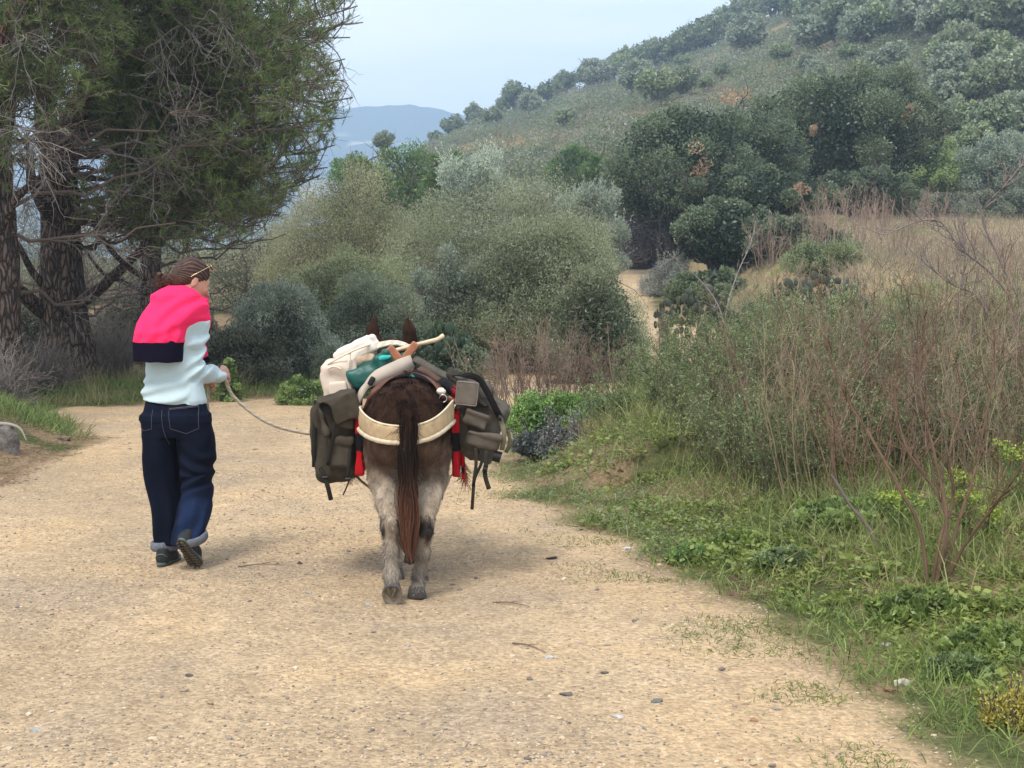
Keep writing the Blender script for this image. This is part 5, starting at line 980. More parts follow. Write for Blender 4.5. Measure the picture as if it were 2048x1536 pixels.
# hair: swept back into a curly low bun
h = Vox(hc - .19, hc + .19, .004)
h.ell(hp(-.018, 0, .026), (.103, .084, .098), .01, HR); h.ell(hp(-.065, 0, -.02), (.052, .066, .07), .03, HR)
h.ell(hp(.062, 0, -.065), (.075, .12, .082), .01, HR, sub=True); h.ell(hp(.115, 0, .0), (.05, .09, .055), .012, HR, sub=True)
for s in (1, -1): h.ell(hp(.004, .09 * s, -.022), (.022, .03, .033), .008, HR, sub=True)
rb = np.random.default_rng(8); bc = w(329, 563, .02)
for i in range(16): h.ell(bc + rb.normal(size=3) * [.022, .02, .018], np.array([.024, .024, .02]) * rb.uniform(.6, 1.1), .008)
h.cone(hp(-.09, 0, -.01), bc, .035, .022, .02)
def hairw(P):
    q = (P - hc) @ HR.T; a = np.arctan2(q[:, 1], q[:, 2] + .02); bun = smooth(-.10, -.12, q[:, 0])
    return (.0022 * np.sin(a * 34 + 5 * fbm(P * 18, 2, 3)) * (1 - bun) + bun * .006 * fbm(P * 75, 2, 4) + .003 * fbm(P * 30, 2, 5)).astype(np.float32)
h.warp(hairw)
def hairc(P):
    q = (P - hc) @ HR.T; a = np.arctan2(q[:, 1], q[:, 2] + .02); f = .5 + .5 * np.sin(a * 34 + 5 * fbm(P * 18, 2, 3)); c = np.array([.022, .0105, .007])[None] + np.array([.085, .040, .024])[None] * (f ** 2)[:, None]
    return c * (1 + .4 * fbm(P * 60, 2, 2)[:, None])
M_hair = mat('hair', attr=True, rough=.6, spec=.3); o = vobj('hair', h, M_hair, woman, WO, hairc)
rb = np.random.default_rng(9); S = bc + rb.normal(size=(420, 3)) * [.024, .022, .019]; Pq = grow(rb, S, S - bc + rb.normal(size=S.shape) * .03, .032 * rb.uniform(.5, 1.3, 420), 6, .6); m = MB(); m.add(*prisms(*segs(Pq - WO, .0016, .0008), (.10, .043, .026), 3))
S = np.array([hp(rb.uniform(-.05, .06), rb.uniform(-.06, .06), .115) for _ in range(12)]); Pq = grow(rb, S, -hF + rb.normal(size=S.shape) * .5 + hU * .1, .05, 5, .3); m.add(*prisms(*segs(Pq - WO, .0008, .0005), (.07, .033, .02), 3)); o2 = m.build('loose_strands', M_hair, o, smooth=False)
# sunglasses pushed up on the head
sg = empty('sunglasses', hp(.05, 0, .10), 'gold-rimmed sunglasses pushed up on the woman\'s hair', 'sunglasses'); so = np.array(sg.location)
M_gold = mat('gold_wire', (.75, .55, .32), .25, metal=.9); M_lens = mat('dark_lens', (.02, .02, .025), .08, spec=.8)
for s in (1, -1):
    m = MB(); m.add(*tube(np.array([hp(-.035, .083 * s, .005), hp(.0, .088 * s, .045), hp(.05, .075 * s, .098)]) - so, [.0016, .0018, .0018], 6), ); m.build('temple_arm', M_gold, sg)
    c = hp(.068, .033 * s, .098); a = np.arange(15) * 2 * math.pi / 14; e1 = nrm(hL); e2 = nrm(hF * .55 + hU * -.3 + hF * .2); e2 = nrm(hU * .5 - hF * .86) if False else nrm(hF * .75 - hU * .65); ring = c + .026 * np.cos(a)[:, None] * e1 + .021 * np.sin(a)[:, None] * e2
    m = MB(); m.add(*tube(ring - so, .0018, 6, sub=1)); rim = m.build('rim', M_gold, sg)
    nn = nrm(np.cross(e1, e2)); V_ = np.concatenate([[c + nn * .003], ring[:-1], [c - nn * .002], ring[:-1] - nn * .002]) - so; Ff = [[0, i + 1, (i + 1) % 14 + 1] for i in range(14)] + [[15, (i + 1) % 14 + 16, i + 16] for i in range(14)]; obj('lens', V_, np.array(Ff), M_lens, sg, None)
m = MB(); m.add(*tube(np.array([hp(.070, .010, .100), hp(.073, 0, .101), hp(.070, -.010, .100)]) - so, .0016, 6)); m.build('bridge', M_gold, sg)
# shirt
M_shirt = mat('jersey', (.44, .56, .575), .85, n1=(14, .05), bump=(260, .12, .001), sheen=.3)
_l = np.array([w(250, 600)[0], WY - .24, .86]); s_ = Vox(_l, _l + [.66, .62, .66], .006)
X = lambda u: w(u, 800)[0]
s_.loft([(.905, X(349), WY - .005, .182, .135), (.94, X(349), WY - .005, .186, .14), (1.0, X(348), WY, .176, .132), (1.07, X(347), WY, .158, .118), (1.15, X(347), WY, .155, .115), (1.26, X(350), WY, .165, .12), (1.36, X(352), WY, .17, .115), (1.43, X(356), WY, .14, .10), (1.47, X(360), WY, .08, .07)], .03, p=2.2)
s_.chain([sh['r'] + [.012, 0, -.01], (sh['r'] * .5 + el_r * .5) + [.004, -.01, 0], el_r + [.004, -.008, -.012]], [.066, .058, .055], .006); s_.chain([el_r + [.004, -.008, -.012], el_r * .45 + wr_r * .55 + [0, 0, -.008], wr_r + [0, 0, 0]], [.060, .052, .042], .02)
s_.chain([sh['l'], el_l, wr_l], [.065, .058, .04], .03)
s_.plane(wr_r + hd * .012, hd, .002)
s_.warp(lambda P: (.0065 * np.sin((P[:, 2] * 78 - (P[:, 0] - X(330)) * 30 + 7 * fbm(P * [3.5, 3.5, 5], 2, 14))) * smooth(1.16, .98, P[:, 2]) * smooth(.885, .95, P[:, 2]) * smooth(X(380) + .03, X(380) - .0, P[:, 0])
    + .009 * np.sin(P[:, 0] * 60 - P[:, 2] * 85 + 8 * fbm(P * 6, 2, 16)) * smooth(X(372), X(392), P[:, 0]) * smooth(1.02, 1.08, P[:, 2]) + .005 * fbm(P * 9, 3, 17)).astype(np.float32), .03)
zz0 = w(350, 806)[2]
slope = lambda P: P
s_.plane((X(349), WY, zz0 + .0), (-.12, 0, -1), .006)
o = vobj('shirt', s_, M_shirt, woman, WO)
# jeans
M_den = mat('denim', attr=True, rough=.9, n1=(6, .25), n2_=(120, .2), bump=(420, .25, .0008), spec=.08)
_l = np.array([w(262, 600)[0], WY - .42, .06]); j = Vox(_l, _l + [.58, .74, .92], .0065)
j.loft([(.84, X(350), WY - .01, .188, .148), (.90, X(350), WY - .005, .178, .138), (.955, X(350), WY, .165, .122)], .02, p=2.4)
j.loft([(.735, X(352), WY - .015, .185, .13), (.80, X(351), WY - .015, .193, .150), (.85, X(350), WY - .01, .188, .148)], .045, p=2.4)
zl = lambda v: w(350, v)[2]
def leg(pts):   # (v, u, dy, rx, ry)
    j.loft([(zl(v), X(u), WY + dy, rx, ry) for v, u, dy, rx, ry in pts], .018, p=2.3)
leg([(842, 321, -.01, .093, .125), (870, 319, -.01, .098, .13), (910, 319, 0, .100, .125), (950, 321, .02, .102, .118), (990, 325, .04, .098, .112), (1030, 328, .04, .090, .108), (1070, 330, .035, .080, .102), (1088, 331, .03, .073, .095)])
leg([(842, 385, -.02, .098, .125), (870, 390, -.02, .108, .13), (905, 394, -.015, .110, .125), (940, 393, -.02, .098, .12), (965, 394, -.03, .088, .115), (985, 396, -.06, .084, .112), (1020, 392, -.12, .092, .112), (1055, 386, -.17, .092, .11), (1076, 383, -.20, .085, .105)])
j.warp(lambda P: ((.009 * np.sin(P[:, 2] * 62 + (P[:, 0] - X(395)) * 40 * np.sign(P[:, 2] - .52) + 6 * fbm(P * 5, 2, 21)) * np.exp(-((P[:, 2] - .52) / .13) ** 2) + .008 * np.sin(P[:, 2] * 40 - P[:, 0] * 60 + 7 * fbm(P * 4, 2, 25)) * np.exp(-((P[:, 2] - .26) / .12) ** 2)) * smooth(X(352), X(372), P[:, 0])
    + .010 * fbm(P * [7, 7, 3.5], 3, 22) + .005 * np.sin(P[:, 0] * 55 + 5 * fbm(P * 3, 2, 23)) * smooth(.75, .5, P[:, 2]) * smooth(X(350), X(340), P[:, 0])).astype(np.float32), .03)
dir_r = nrm(an_r - kn_r)
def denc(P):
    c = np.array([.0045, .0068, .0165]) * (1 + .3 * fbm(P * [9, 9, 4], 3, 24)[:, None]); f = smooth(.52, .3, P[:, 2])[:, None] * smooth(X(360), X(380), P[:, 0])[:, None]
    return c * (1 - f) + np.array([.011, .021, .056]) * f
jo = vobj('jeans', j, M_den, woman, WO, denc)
# cuffs, seams, pockets
M_cuff = mat('cuff', attr=True, rough=.9, n1=(90, .2))
V_, Q_ = o_data['jeans']
def on_jeans(u, v):
    p = w(u, v); d_ = (V_[:, 0] - p[0]) ** 2 + (V_[:, 2] - p[2]) ** 2; k_ = d_ < .012 ** 2; i = np.argmin(V_[:, 1] + 1e3 * (~k_)); return np.array([p[0], V_[i, 1] - .0015, p[2]])
def seam(px, name='seam', r=.0011, col=(.10, .09, .10)):
    P = []
    for a, c_ in zip(px[:-1], px[1:]):
        n_ = max(2, int(math.dist(a, c_) / 4)); P += [on_jeans(a[0] + (c_[0] - a[0]) * t, a[1] + (c_[1] - a[1]) * t) for t in np.linspace(0, 1, n_, endpoint=False)]
    P.append(on_jeans(*px[-1])); P = np.array(P)
    if len(P) > 4: P[1:-1, 1] = (P[:-2, 1] + P[1:-1, 1] + P[2:, 1]) / 3
    mm = MB(); mm.add(*tube(P - WO, r, 5, sub=1)); q = mm.build(name, mat('stitching', col, .8), jo); return q
seam([(350, 815), (405, 810), (408, 852), (385, 862), (354, 852), (350, 817)], 'back_pocket_stitching'); seam([(287, 848), (298, 857), (316, 853), (317, 816)], 'back_pocket_stitching'); seam([(350, 813), (404, 808)], 'pocket_edge', .0022, (.16, .15, .15))
seam([(336, 816), (339, 850), (347, 885)], 'seat_seam')
def cuff(c, nrm_d, rx, ry, hgt, seed):
    nrm_d = nrm(np.array(nrm_d, float)); e1 = nrm(np.cross(nrm_d, [0, 1, 0])); e2 = np.cross(nrm_d, e1); a = np.linspace(0, 2 * math.pi, 41)[:-1]; V1 = []
    prof = [(-.9, .0), (-1., .2), (-1.02, .55), (-.98, .95), (-.9, 1.), (-.84, .7), (-.84, .1)]
    for s_r, t in prof: V1.append(c + nrm_d * (t - .5) * hgt + (-s_r) * (rx * np.cos(a)[:, None] * e1 + ry * np.sin(a)[:, None] * e2) * (1 + .03 * np.sin(a * 5 + seed)[:, None]))
    V1 = np.concatenate(V1); n_ = len(prof); i = np.arange(40); k_ = (i + 1) % 40; Fc = np.concatenate([np.stack([i + r * 40, k_ + r * 40, k_ + ((r + 1) % n_) * 40, i + ((r + 1) % n_) * 40], 1) for r in range(n_)])
    V1 = V1 + .006 * np.stack([fbm(V1 * 16, 2, seed + q) for q in (0, 1, 2)], 1); cc = np.array([.135, .145, .168]) * (1 + .35 * fbm(V1 * 70, 2, 3)[:, None]); mm = MB(); mm.add(V1 - WO, Fc, cc); return mm.build('turn_up', M_cuff, jo)
cuff(w(331, 1090, .03), (-.05, 0, 1), .082, .100, .055, 1); cuff(w(384, 1074, -.20), (-.12, -.25, 1), .089, .104, .054, 6)
# shoes
M_up = mat('shoe_upper', attr=True, rough=.85, n1=(50, .3)); M_sole = mat('shoe_sole', (.045, .05, .05), .7); M_mid = mat('shoe_midsole', (.09, .125, .12), .7); M_tread = mat('shoe_tread', attr=True, rough=.9)
def shoe(heel, toe, upv, nm_lab, sole_dusty=False):
    f = nrm(toe - heel); L_ = np.linalg.norm(toe - heel); upv = np.array(upv, float); U_ = nrm(upv - f * (upv @ f)); S_ = np.cross(f, U_); RR = np.stack([f, S_, U_])
    q = lambda a, s2, u2: heel + f * a * L_ + S_ * s2 + U_ * u2; m_ = (heel + toe) / 2
    v1 = Vox(m_ - .19, m_ + .19, .005)
    v1.cone(q(.16, 0, .045), q(.16, .0, .085), .036, .036, .01); v1.cone(q(.16, 0, .045), q(.62, .004, .038), .036, .040, .02, ); v1.cone(q(.62, .004, .036), q(.88, 0, .03), .043, .028, .02); v1.cone(q(.30, 0, .085), q(.62, 0, .055), .03, .03, .02)
    v1.plane(q(0, 0, .018), -U_, .002); v1.cone(q(.16, 0, .12), q(.2, 0, .09), .028, .025, .004, sub=True)
    sh_o = vobj('shoe', v1, M_up, woman, WO, lambda P: np.array([.022, .024, .025]) * (1 + .4 * fbm(P * 30, 2, 4)[:, None]), 1); sh_o['label'] = nm_lab
    # sole outline
    t = np.linspace(0, 2 * math.pi, 48, endpoint=False); ax = .5 - .5 * np.cos(t); wd = np.interp(ax, [0, .05, .2, .42, .62, .78, .92, 1], [0, .022, .034, .030, .043, .046, .034, 0]); out_ = np.stack([ax, np.sign(np.sin(t)) * wd], 1)
    for nm2, z0, z1, M_, g in (('midsole', .010, .026, M_mid, 1.0), ('tread', .0, .0085, M_tread, 1.03)):
        rings = []
        for zz_, gg in ((z0, g * .96), (z0 + .002, g * 1.02), (z1 - .002, g * 1.02), (z1, g * .97)): rings.append(q(0, 0, 0) + f * (((out_[:, :1] - .5) * gg + .5) * L_) + S_ * out_[:, 1:] * gg + U_ * (zz_ + .010 * smooth(.8, 1, out_[:, :1])))
        V2 = np.concatenate(rings + [[q(.5, 0, z0)], [q(.5, 0, z1)]]); i = np.arange(48); k_ = (i + 1) % 48; mm = MB()
        cc = np.array([.13, .20, .20]) if nm2 == 'midsole' else np.array([.055, .045, .03]); mm.add(V2 - WO, np.concatenate([np.stack([i + r * 48, k_ + r * 48, k_ + (r + 1) * 48, i + (r + 1) * 48], 1) for r in range(3)]), cc)
        n_off = mm.n - len(V2); mm.F3.append(np.concatenate([np.stack([k_, i, 0 * i + 192], 1), np.stack([i + 144, k_ + 144, 0 * i + 193], 1)]) + n_off)
        if nm2 == 'tread':
            for a_ in np.linspace(.06, .95, 11):
                w2 = np.interp(a_, [0, .05, .2, .42, .62, .78, .92, 1], [0, .022, .034, .030, .043, .046, .034, 0]) * .9
                if w2 < .01: continue
                for sg_ in (-1, 1): mm.add(*tube(np.array([q(a_ - .02, sg_ * .004, -.003), q(a_ + .02, sg_ * w2, -.003)]) - WO, .005, 6, sub=1), (.10, .08, .05) if sole_dusty else (.05, .045, .035))
        mm.build(nm2, M_ if nm2 == 'midsole' else M_tread, sh_o, smooth=False)
    mm = MB(); mm.add(*tube(np.array([q(.12, .036, .05), q(.04, .02, .07), q(.03, 0, .075), q(.04, -.02, .07), q(.12, -.036, .05)]) - WO, .0035, 6), ); mm.build('heel_trim', M_mid, sh_o)
gz = hz(w(331, 1133)[0], WY)
shoe(np.array([w(329, 1133)[0], WY - .10, gz - .001]), np.array([w(338, 1133)[0], WY + .19, gz]), (0, 0, 1), 'left walking shoe, flat on the sand')
shoe(w(358, 1082, -.325), w(396, 1136, -.20), (.28, .9, .32), 'right walking shoe with the heel lifted and its sole showing', True)
# pink sweater over the shoulders
M_pink = mat('pink_fleece', (.93, .028, .125), .9, n1=(9, .05), bump=(320, .15, .001), spec=.15); M_band = mat('navy_rib', (.0075, .006, .015), .95, spec=.05, n1=(80, .25), bump=(500, .3, .001))
sw = empty('sweater', WO + [0, 0, 1.2], 'bright pink sweater with a navy hem draped over the woman\'s shoulders', 'sweater'); SO = np.array(sw.location)
def swv():
    _l = np.array([w(255, 600)[0], WY - .28, 1.10]); return Vox(_l, _l + [.56, .60, .56], .0055)
q = swv()
zz = lambda v: w(350, v)[2]
q.loft([(zz(684), X(328), WY - .065, .152, .155), (zz(664), X(331), WY - .06, .155, .155), (zz(645), X(340), WY - .04, .162, .15), (zz(625), X(351), WY - .015, .168, .142), (zz(605), X(357), WY, .148, .125), (zz(590), X(356), WY + .005, .145, .115), (zz(578), X(360), WY + .01, .10, .095), (zz(571), X(361), WY + .02, .06, .07)], .02, p=2.6)
q.loft([(zz(676), X(322), WY - .03, .150, .14), (zz(655), X(340), WY - .02, .170, .14), (zz(635), X(360), WY, .17, .14), (zz(612), X(365), WY + .02, .15, .13)], .02, p=2.2)
q.chain([w(390, 612, .0), w(401, 632, .02), w(404, 650, .05), w(402, 672, .07)], [.05, .048, .038, .028], .03)
q.chain([w(372, 585, .02), w(398, 602, .09), w(404, 640, .14), w(403, 690, .17)], [.05, .045, .045, .03], .03)
q.ell(hp(.02, 0, -.01), (.115, .088, .115), .006, HR, sub=True)
q.cone(w(384, 745, -.12), w(398, 668, -.12), .062, .045, .01, sub=True)
q.plane((0, 0, zz(684)), (0, 0, -1), .004)
q.warp(lambda P: (.0085 * np.sin((P[:, 0] * 38 - P[:, 2] * 46) + 6 * fbm(P * [4, 4, 4], 2, 31)) * smooth(1.285, 1.36, P[:, 2]) * smooth(1.58, 1.48, P[:, 2]) * smooth(X(310), X(350), P[:, 0]) + .007 * np.sin(P[:, 0] * 75 + 4 * fbm(P * 5, 2, 35)) * smooth(1.40, 1.33, P[:, 2]) * smooth(1.27, 1.30, P[:, 2]) + .006 * fbm(P * 7, 3, 32) * smooth(1.27, 1.33, P[:, 2])).astype(np.float32), .03)
vobj('sweater_body', q, M_pink, sw, SO)
q = swv(); q.loft([(zz(726), X(326), WY - .065, .143, .15), (zz(704), X(327), WY - .065, .147, .152), (zz(680), X(328), WY - .065, .151, .153)], .01, p=2.6)
q.loft([(zz(745), X(315), WY - .04, .13, .12), (zz(712), X(316), WY - .04, .13, .12)], .003, p=2.2, sub=True)
q.plane((X(315), WY, zz(721)), (-.03, 0, -1), .004); q.warp(lambda P: (.0015 * np.sin(P[:, 0] * 60 + 3 * fbm(P * 4, 2, 5)) + .003 * fbm(P * 8, 2, 6)).astype(np.float32), .02)
vobj('hem_band', q, M_band, sw, SO)
q = swv(); q.chain([w(405, 694, .16), w(409, 712, .17)], [.026, .02], .01); q.warp(lambda P: (.004 * fbm(P * 20, 2, 5)).astype(np.float32), .02); vobj('sleeve_end', q, M_pink, sw, SO)
q = swv(); q.chain([w(410, 713, .17), w(414, 720, .17)], [.016, .017], .01); q.warp(lambda P: (.003 * fbm(P * 30, 2, 5)).astype(np.float32), .02); vobj('cuff', q, M_band, sw, SO)
# rope from her hand to the donkey's head
M_rope = mat('rope', attr=True, rough=.9, n1=(200, .2))
def rope(pts, r, twist=90, k=7, col=(.56, .48, .36)):
    V_, F_ = tube(pts, r, k, sub=14); V_ = V_ + .0; n_ = len(V_) // k; ph = np.repeat(np.arange(n_), k); a = np.tile(np.arange(k) * 2 * math.pi / k, n_); cc = np.array(col) * (.85 + .25 * np.sin(ph * .9 + a * 2))[:, None]; return V_, F_, cc
# ---------------------------------------------------------------- the donkey
D = Wp
DO = np.array([D(812, 1200, 8.3)[0], 8.3, 0.]); DO[2] = hz(DO[0], 8.3)
donkey = empty('donkey', DO, 'shaggy dark brown donkey with pale grey legs walking away under its packs', 'donkey')
x0 = D(812, 850, 7.9)[0]
_l = np.array([x0 - .46, 7.38, -.01]); k = Vox(_l, _l + [.80, 2.75, 1.50], .0085)
k.ell((x0, 7.98, .86), (.205, .33, .245), .05)
k.ell((x0 - .095, 7.86, .84), (.125, .21, .20), .05); k.ell((x0 + .095, 7.86, .84), (.125, .21, .20), .05)
k.cone((x0, 8.15, .80), (x0 - .05, 8.85, .80), .255, .245, .08, (1, 1, .95)); k.ell((x0 - .03, 8.5, .73), (.26, .4, .24), .06)
k.ell((x0 - .07, 9.0, .80), (.19, .22, .27), .06)
nk0 = np.array([x0 - .09, 9.05, .92]); nk1 = D(783, 715, 9.38); k.cone(nk0, nk1, .17, .10, .06, (1.3, 1, 1))
hd0 = D(784, 708, 9.42); hd1 = hd0 + [.0, .34, -.30]
k.cone(hd0, hd0 + [0, .17, -.14], .095, .082, .04); k.cone(hd0 + [0, .17, -.14], hd1, .075, .052, .04); k.ell(hd1 + [0, 0, 0], (.055, .055, .05), .02)
k.cone(D(785, 690, 9.36), D(785, 735, 9.1), .03, .04, .02)
# hind legs (right one planted, left one just leaving the ground on its toe)
rl = [D(867, 905, 7.92), D(864, 960, 7.86), D(857, 1010, 7.70), D(850, 1055, 7.62), D(845, 1105, 7.64), D(840, 1148, 7.66), D(836, 1176, 7.62)]
k.chain(rl, [.098, .080, .054, .043, .033, .034, .034], .03); k.cone(D(850, 1042, 7.58), D(850, 1062, 7.60), .030, .033, .015)
ll = [D(764, 905, 7.90), D(768, 960, 7.84), D(775, 1010, 7.66), D(781, 1055, 7.57), D(782, 1105, 7.55), D(783, 1150, 7.53), D(784, 1168, 7.49)]
k.chain(ll, [.098, .080, .054, .043, .034, .037, .034], .03); k.cone(D(782, 1042, 7.53), D(781, 1062, 7.55), .030, .033, .015)
# front legs
rf = [D(838, 900, 8.98), D(832, 1000, 8.90), D(826, 1060, 8.80), D(822, 1112, 8.66)]; k.chain(rf, [.085, .05, .034, .03], .03)
lf = [D(768, 880, 8.95), D(782, 980, 8.75), D(789, 1060, 8.45), D(793, 1142, 8.20)]; k.chain(lf, [.085, .05, .036, .032], .03)
# tail root
k.cone((x0, 7.78, 1.02), D(816, 825, 7.60), .05, .038, .03); k.cone(D(816, 825, 7.60), D(816, 900, 7.57), .038, .03, .02)
# ears, built from their backs
for pts in ([D(756, 698, 9.38), D(749, 680, 9.37), D(747, 660, 9.36), D(748, 639, 9.36)], [D(812, 698, 9.38), D(819, 680, 9.37), D(819, 660, 9.36), D(814, 640, 9.36)]): k.chain(pts, [.040, .044, .038, .017], .012, (1, 1.6, 1))
k.cone(D(766, 694, 9.39), D(754, 690, 9.38), .04, .03, .02); k.cone(D(802, 694, 9.39), D(814, 690, 9.38), .04, .03, .02)
k.warp(lambda P: (.006 * fbm(P * [16, 16, 9], 3, 41) + .003 * fbm(P * [45, 45, 22], 2, 42)).astype(np.float32), .03)
def dcol(P):
    x, y, z = P[:, 0], P[:, 1], P[:, 2]; n_ = fbm(P * [9, 9, 6], 3, 43); n2_ = fbm(P * [26, 26, 12], 3, 44)
    dark = np.array([.034, .0165, .010]); brn = np.array([.115, .074, .050]); pale = np.array([.33, .265, .195]); grey = np.array([.235, .20, .16])
    zz_ = z + .06 * n_; inner = np.exp(-((x - x0 - .02) / .055) ** 2)
    t1 = smooth(.84, .76, zz_)[:, None]; c = dark * (1 - t1) + brn * t1
    t2 = smooth(.66, .52, zz_ - .10 * inner)[:, None]; c = c * (1 - t2) + pale * t2
    t3 = smooth(.36, .22, zz_)[:, None]; c = c * (1 - t3) + grey * t3
    hk = np.exp(-((z - .37) / .055) ** 4) * smooth(-.05, .15, n_ + .5 * n2_ + .08) + .8 * np.exp(-((z - .295) / .03) ** 2) * smooth(.0, .3, n_ + n2_ * .5) * (np.abs(x - x0 - .03) > .09) + .85 * np.exp(-((z - .095) / .025) ** 2) * smooth(-.2, .3, n2_ + .1)
    hk = np.clip(hk * (y < 8.0), 0, 1)[:, None] * .95; c = c * (1 - hk) + np.array([.028, .026, .026]) * hk
    body = smooth(8.02, 8.2, y)[:, None] * smooth(.58, .7, z)[:, None]; c = c * (1 - body) + dark * 1.1 * body
    tip = smooth(9.3, 9.32, y) * smooth(1.385, 1.41, z); c = c + tip[:, None] * np.array([.05, .025, .015])
    return c * (1 + .45 * n2_[:, None])
M_fur = mat('fur', attr=True, rough=.85, spec=.08)
body_o = vobj('donkey_body', k, M_fur, donkey, DO, dcol, 1)
V_, Q_ = o_data['donkey_body']
rng = np.random.default_rng(61)
def flow(P):
    d = np.stack([.35 * (P[:, 0] - x0), -.55 * smooth(.8, 1.1, P[:, 2]) - .1 + 0 * P[:, 0], -1 + 0 * P[:, 0]], 1); e_ = (P[:, 1] > 9.25) & (P[:, 2] > 1.24); d[e_] = [0, 0, 1.]; return d
seen = lambda c: np.where((c[:, 1] < 8.25) | ((c[:, 1] > 9.2) & (c[:, 2] > 1.1)), 1., .12)
f1 = fur(rng, V_, Q_, 60000, lambda P: np.where(P[:, 1] > 9.2, .012, .026 + .006 * smooth(.5, .3, P[:, 2])), .0026, flow, dcol, lift=.18, mess=.5, keep=seen)
quadtri('coat', [f1], M_fur, body_o, DO)
# hooves
M_hoof = mat('hoof', attr=True, rough=.7, n1=(60, .3))
def hoof(c, f, up, L=.085, W=.045, H_=.05, dusty=(.20, .165, .115), sole=True):
    f = nrm(np.array(f, float)); up = nrm(np.array(up, float) - f * np.dot(up, f)); s = np.cross(f, up); a = np.linspace(0, 2 * math.pi, 25)[:-1]; m = MB(); R2 = []
    for h_, g in ((0, 1.), (.004, 1.03), (H_ * .5, .93), (H_, .80), (H_ + .008, .70)):
        fr = np.cos(a); R2.append(c + up * h_ + f * (fr * np.where(fr > 0, L * .58, L * .42) * g)[:, None] * 1.0 + s * (np.sin(a) * W * g)[:, None] - f * (h_ * .35))
    V2 = np.concatenate(R2); i = np.arange(24); j_ = (i + 1) % 24; m.add(V2 - DO, np.concatenate([np.stack([i + r * 24, j_ + r * 24, j_ + (r + 1) * 24, i + (r + 1) * 24], 1) for r in range(4)]), (.075, .07, .068))
    rim = R2[0]; inn = c + (rim - c) * .80 + up * .001; dp = c + (rim - c) * .74 + up * .007; V3 = np.concatenate([rim, inn, dp, [c + up * .008]]); cc = np.concatenate([np.tile([.16, .135, .10], (48, 1)), np.tile(dusty, (25, 1))])
    m.add(V3 - DO, np.concatenate([np.stack([i + r * 24, i + (r + 1) * 24, j_ + (r + 1) * 24, j_ + r * 24], 1) for r in range(2)]), cc); m.F3.append(np.stack([i + 48, 0 * i + 72, j_ + 48], 1) + m.n - len(V3))
    m.add(*tube(np.array([c - f * L * .34 + s * .022, c + f * L * .12, c - f * L * .34 - s * .022]) - up * .001 - DO, [.009, .006, .009], 7), (.12, .095, .065))   # frog
    o = m.build('hoof', M_hoof, donkey); return o
g0 = hz(x0, 7.6)
hoof(np.array([D(834, 1197, 7.62)[0], 7.63, g0 + .002]), (0.05, 1, 0), (0, 0, 1), L=.10, W=.050, H_=.055)
hoof(D(784, 1189, 7.45), (.04, .22, -1), (0, 1, .30), L=.115, W=.050, H_=.055)
hoof(np.array([D(821, 1128, 8.62)[0], 8.62, hz(x0, 8.6) + .002]), (0, 1, 0), (0, 0, 1), L=.09, W=.040)
hoof(np.array([D(794, 1160, 8.16)[0], 8.16, hz(x0, 8.1) + .002]), (0, 1, 0), (0, 0, 1), L=.09, W=.040)
# tail
n_ = 1500; cl = rng.integers(0, 26, n_); co_ = rng.normal(size=(26, 3)) * [.5, .5, .4]; y_off = 0
t_end = rng.beta(5, 1.6, n_) * 1.0; base_v = rng.uniform(800, 905, n_)
vv_ = np.array([800, 850, 900, 950, 1000, 1050, 1090, 1132.]); lft = np.array([801, 796, 798, 797, 792, 794, 801, 816.]); rgt = np.array([828, 831, 831, 833, 838, 836, 830, 821.])
a_ = np.clip((co_[cl, 0] * .62 + rng.normal(size=n_) * .22), -1, 1) ; dep = rng.normal(size=n_) * .010 + co_[cl, 1] * .012
K = 12; P_ = []
end_v = np.minimum(base_v + 110 + 260 * t_end, 1134 - 25 * np.abs(a_))
for i in range(K + 1):
    v = base_v + (end_v - base_v) * i / K; c = np.interp(v, vv_, (lft + rgt) / 2); hw = np.interp(v, vv_, (rgt - lft) / 2); u = c + a_ * hw * (.85 + .4 * np.sin(cl * 2.1 + v / 30)) + 3.4 * np.sin(v / 26 + cl * 1.7) * smooth(950, 1050, v)
    Yt = 7.565 - .03 * smooth(850, 1000, v) + dep * smooth(800, 900, v) + .01; P_.append(np.stack([(u - 1024) / FPX * Yt, Yt, CAMH + (570 - v) / FPX * Yt], 1))
P_ = np.stack(P_, 1); A, B, ra, rb_ = segs(P_, .0021, .0009); vm = CAMH - A[:, 2]; vz = 570 + vm * FPX / A[:, 1]
t = smooth(925, 1040, vz + 30 * np.repeat(rng.normal(size=n_), K) * .5)[:, None]; cc = np.array([.022, .0135, .0105]) * (1 - t) + np.array([.15, .070, .042]) * t; cc = cc * np.repeat(rng.uniform(.5, 1.5, (n_, 1)), K, 0)
m = MB(); m.add(*prisms(A - DO, B - DO, ra, rb_, cc, 3)); m.build('tail_hair', M_fur, donkey, smooth=False)
m = MB(); S = D(816, 800, 7.62) + rng.normal(size=(1400, 3)) * [.022, .012, .0]; S[:, 2] = rng.uniform(D(0, 960, 7.6)[2], D(0, 795, 7.6)[2], 1400); S[:, 1] = 7.575 + rng.uniform(-.012, .02, 1400); Dv = rng.normal(size=S.shape) * [.5, .35, .2] + [0, -.15, -1]
Pq = grow(rng, S, Dv * [1.6, 1, 1], rng.uniform(.03, .065, 1400), 4, .2); m.add(*prisms(*segs(Pq - DO, .0017, .0006), np.repeat(np.array([.028, .017, .013]) * rng.uniform(.5, 1.5, (1400, 1)), 4, 0), 3)); m.build('tail_dock_hair', M_fur, donkey, smooth=False)
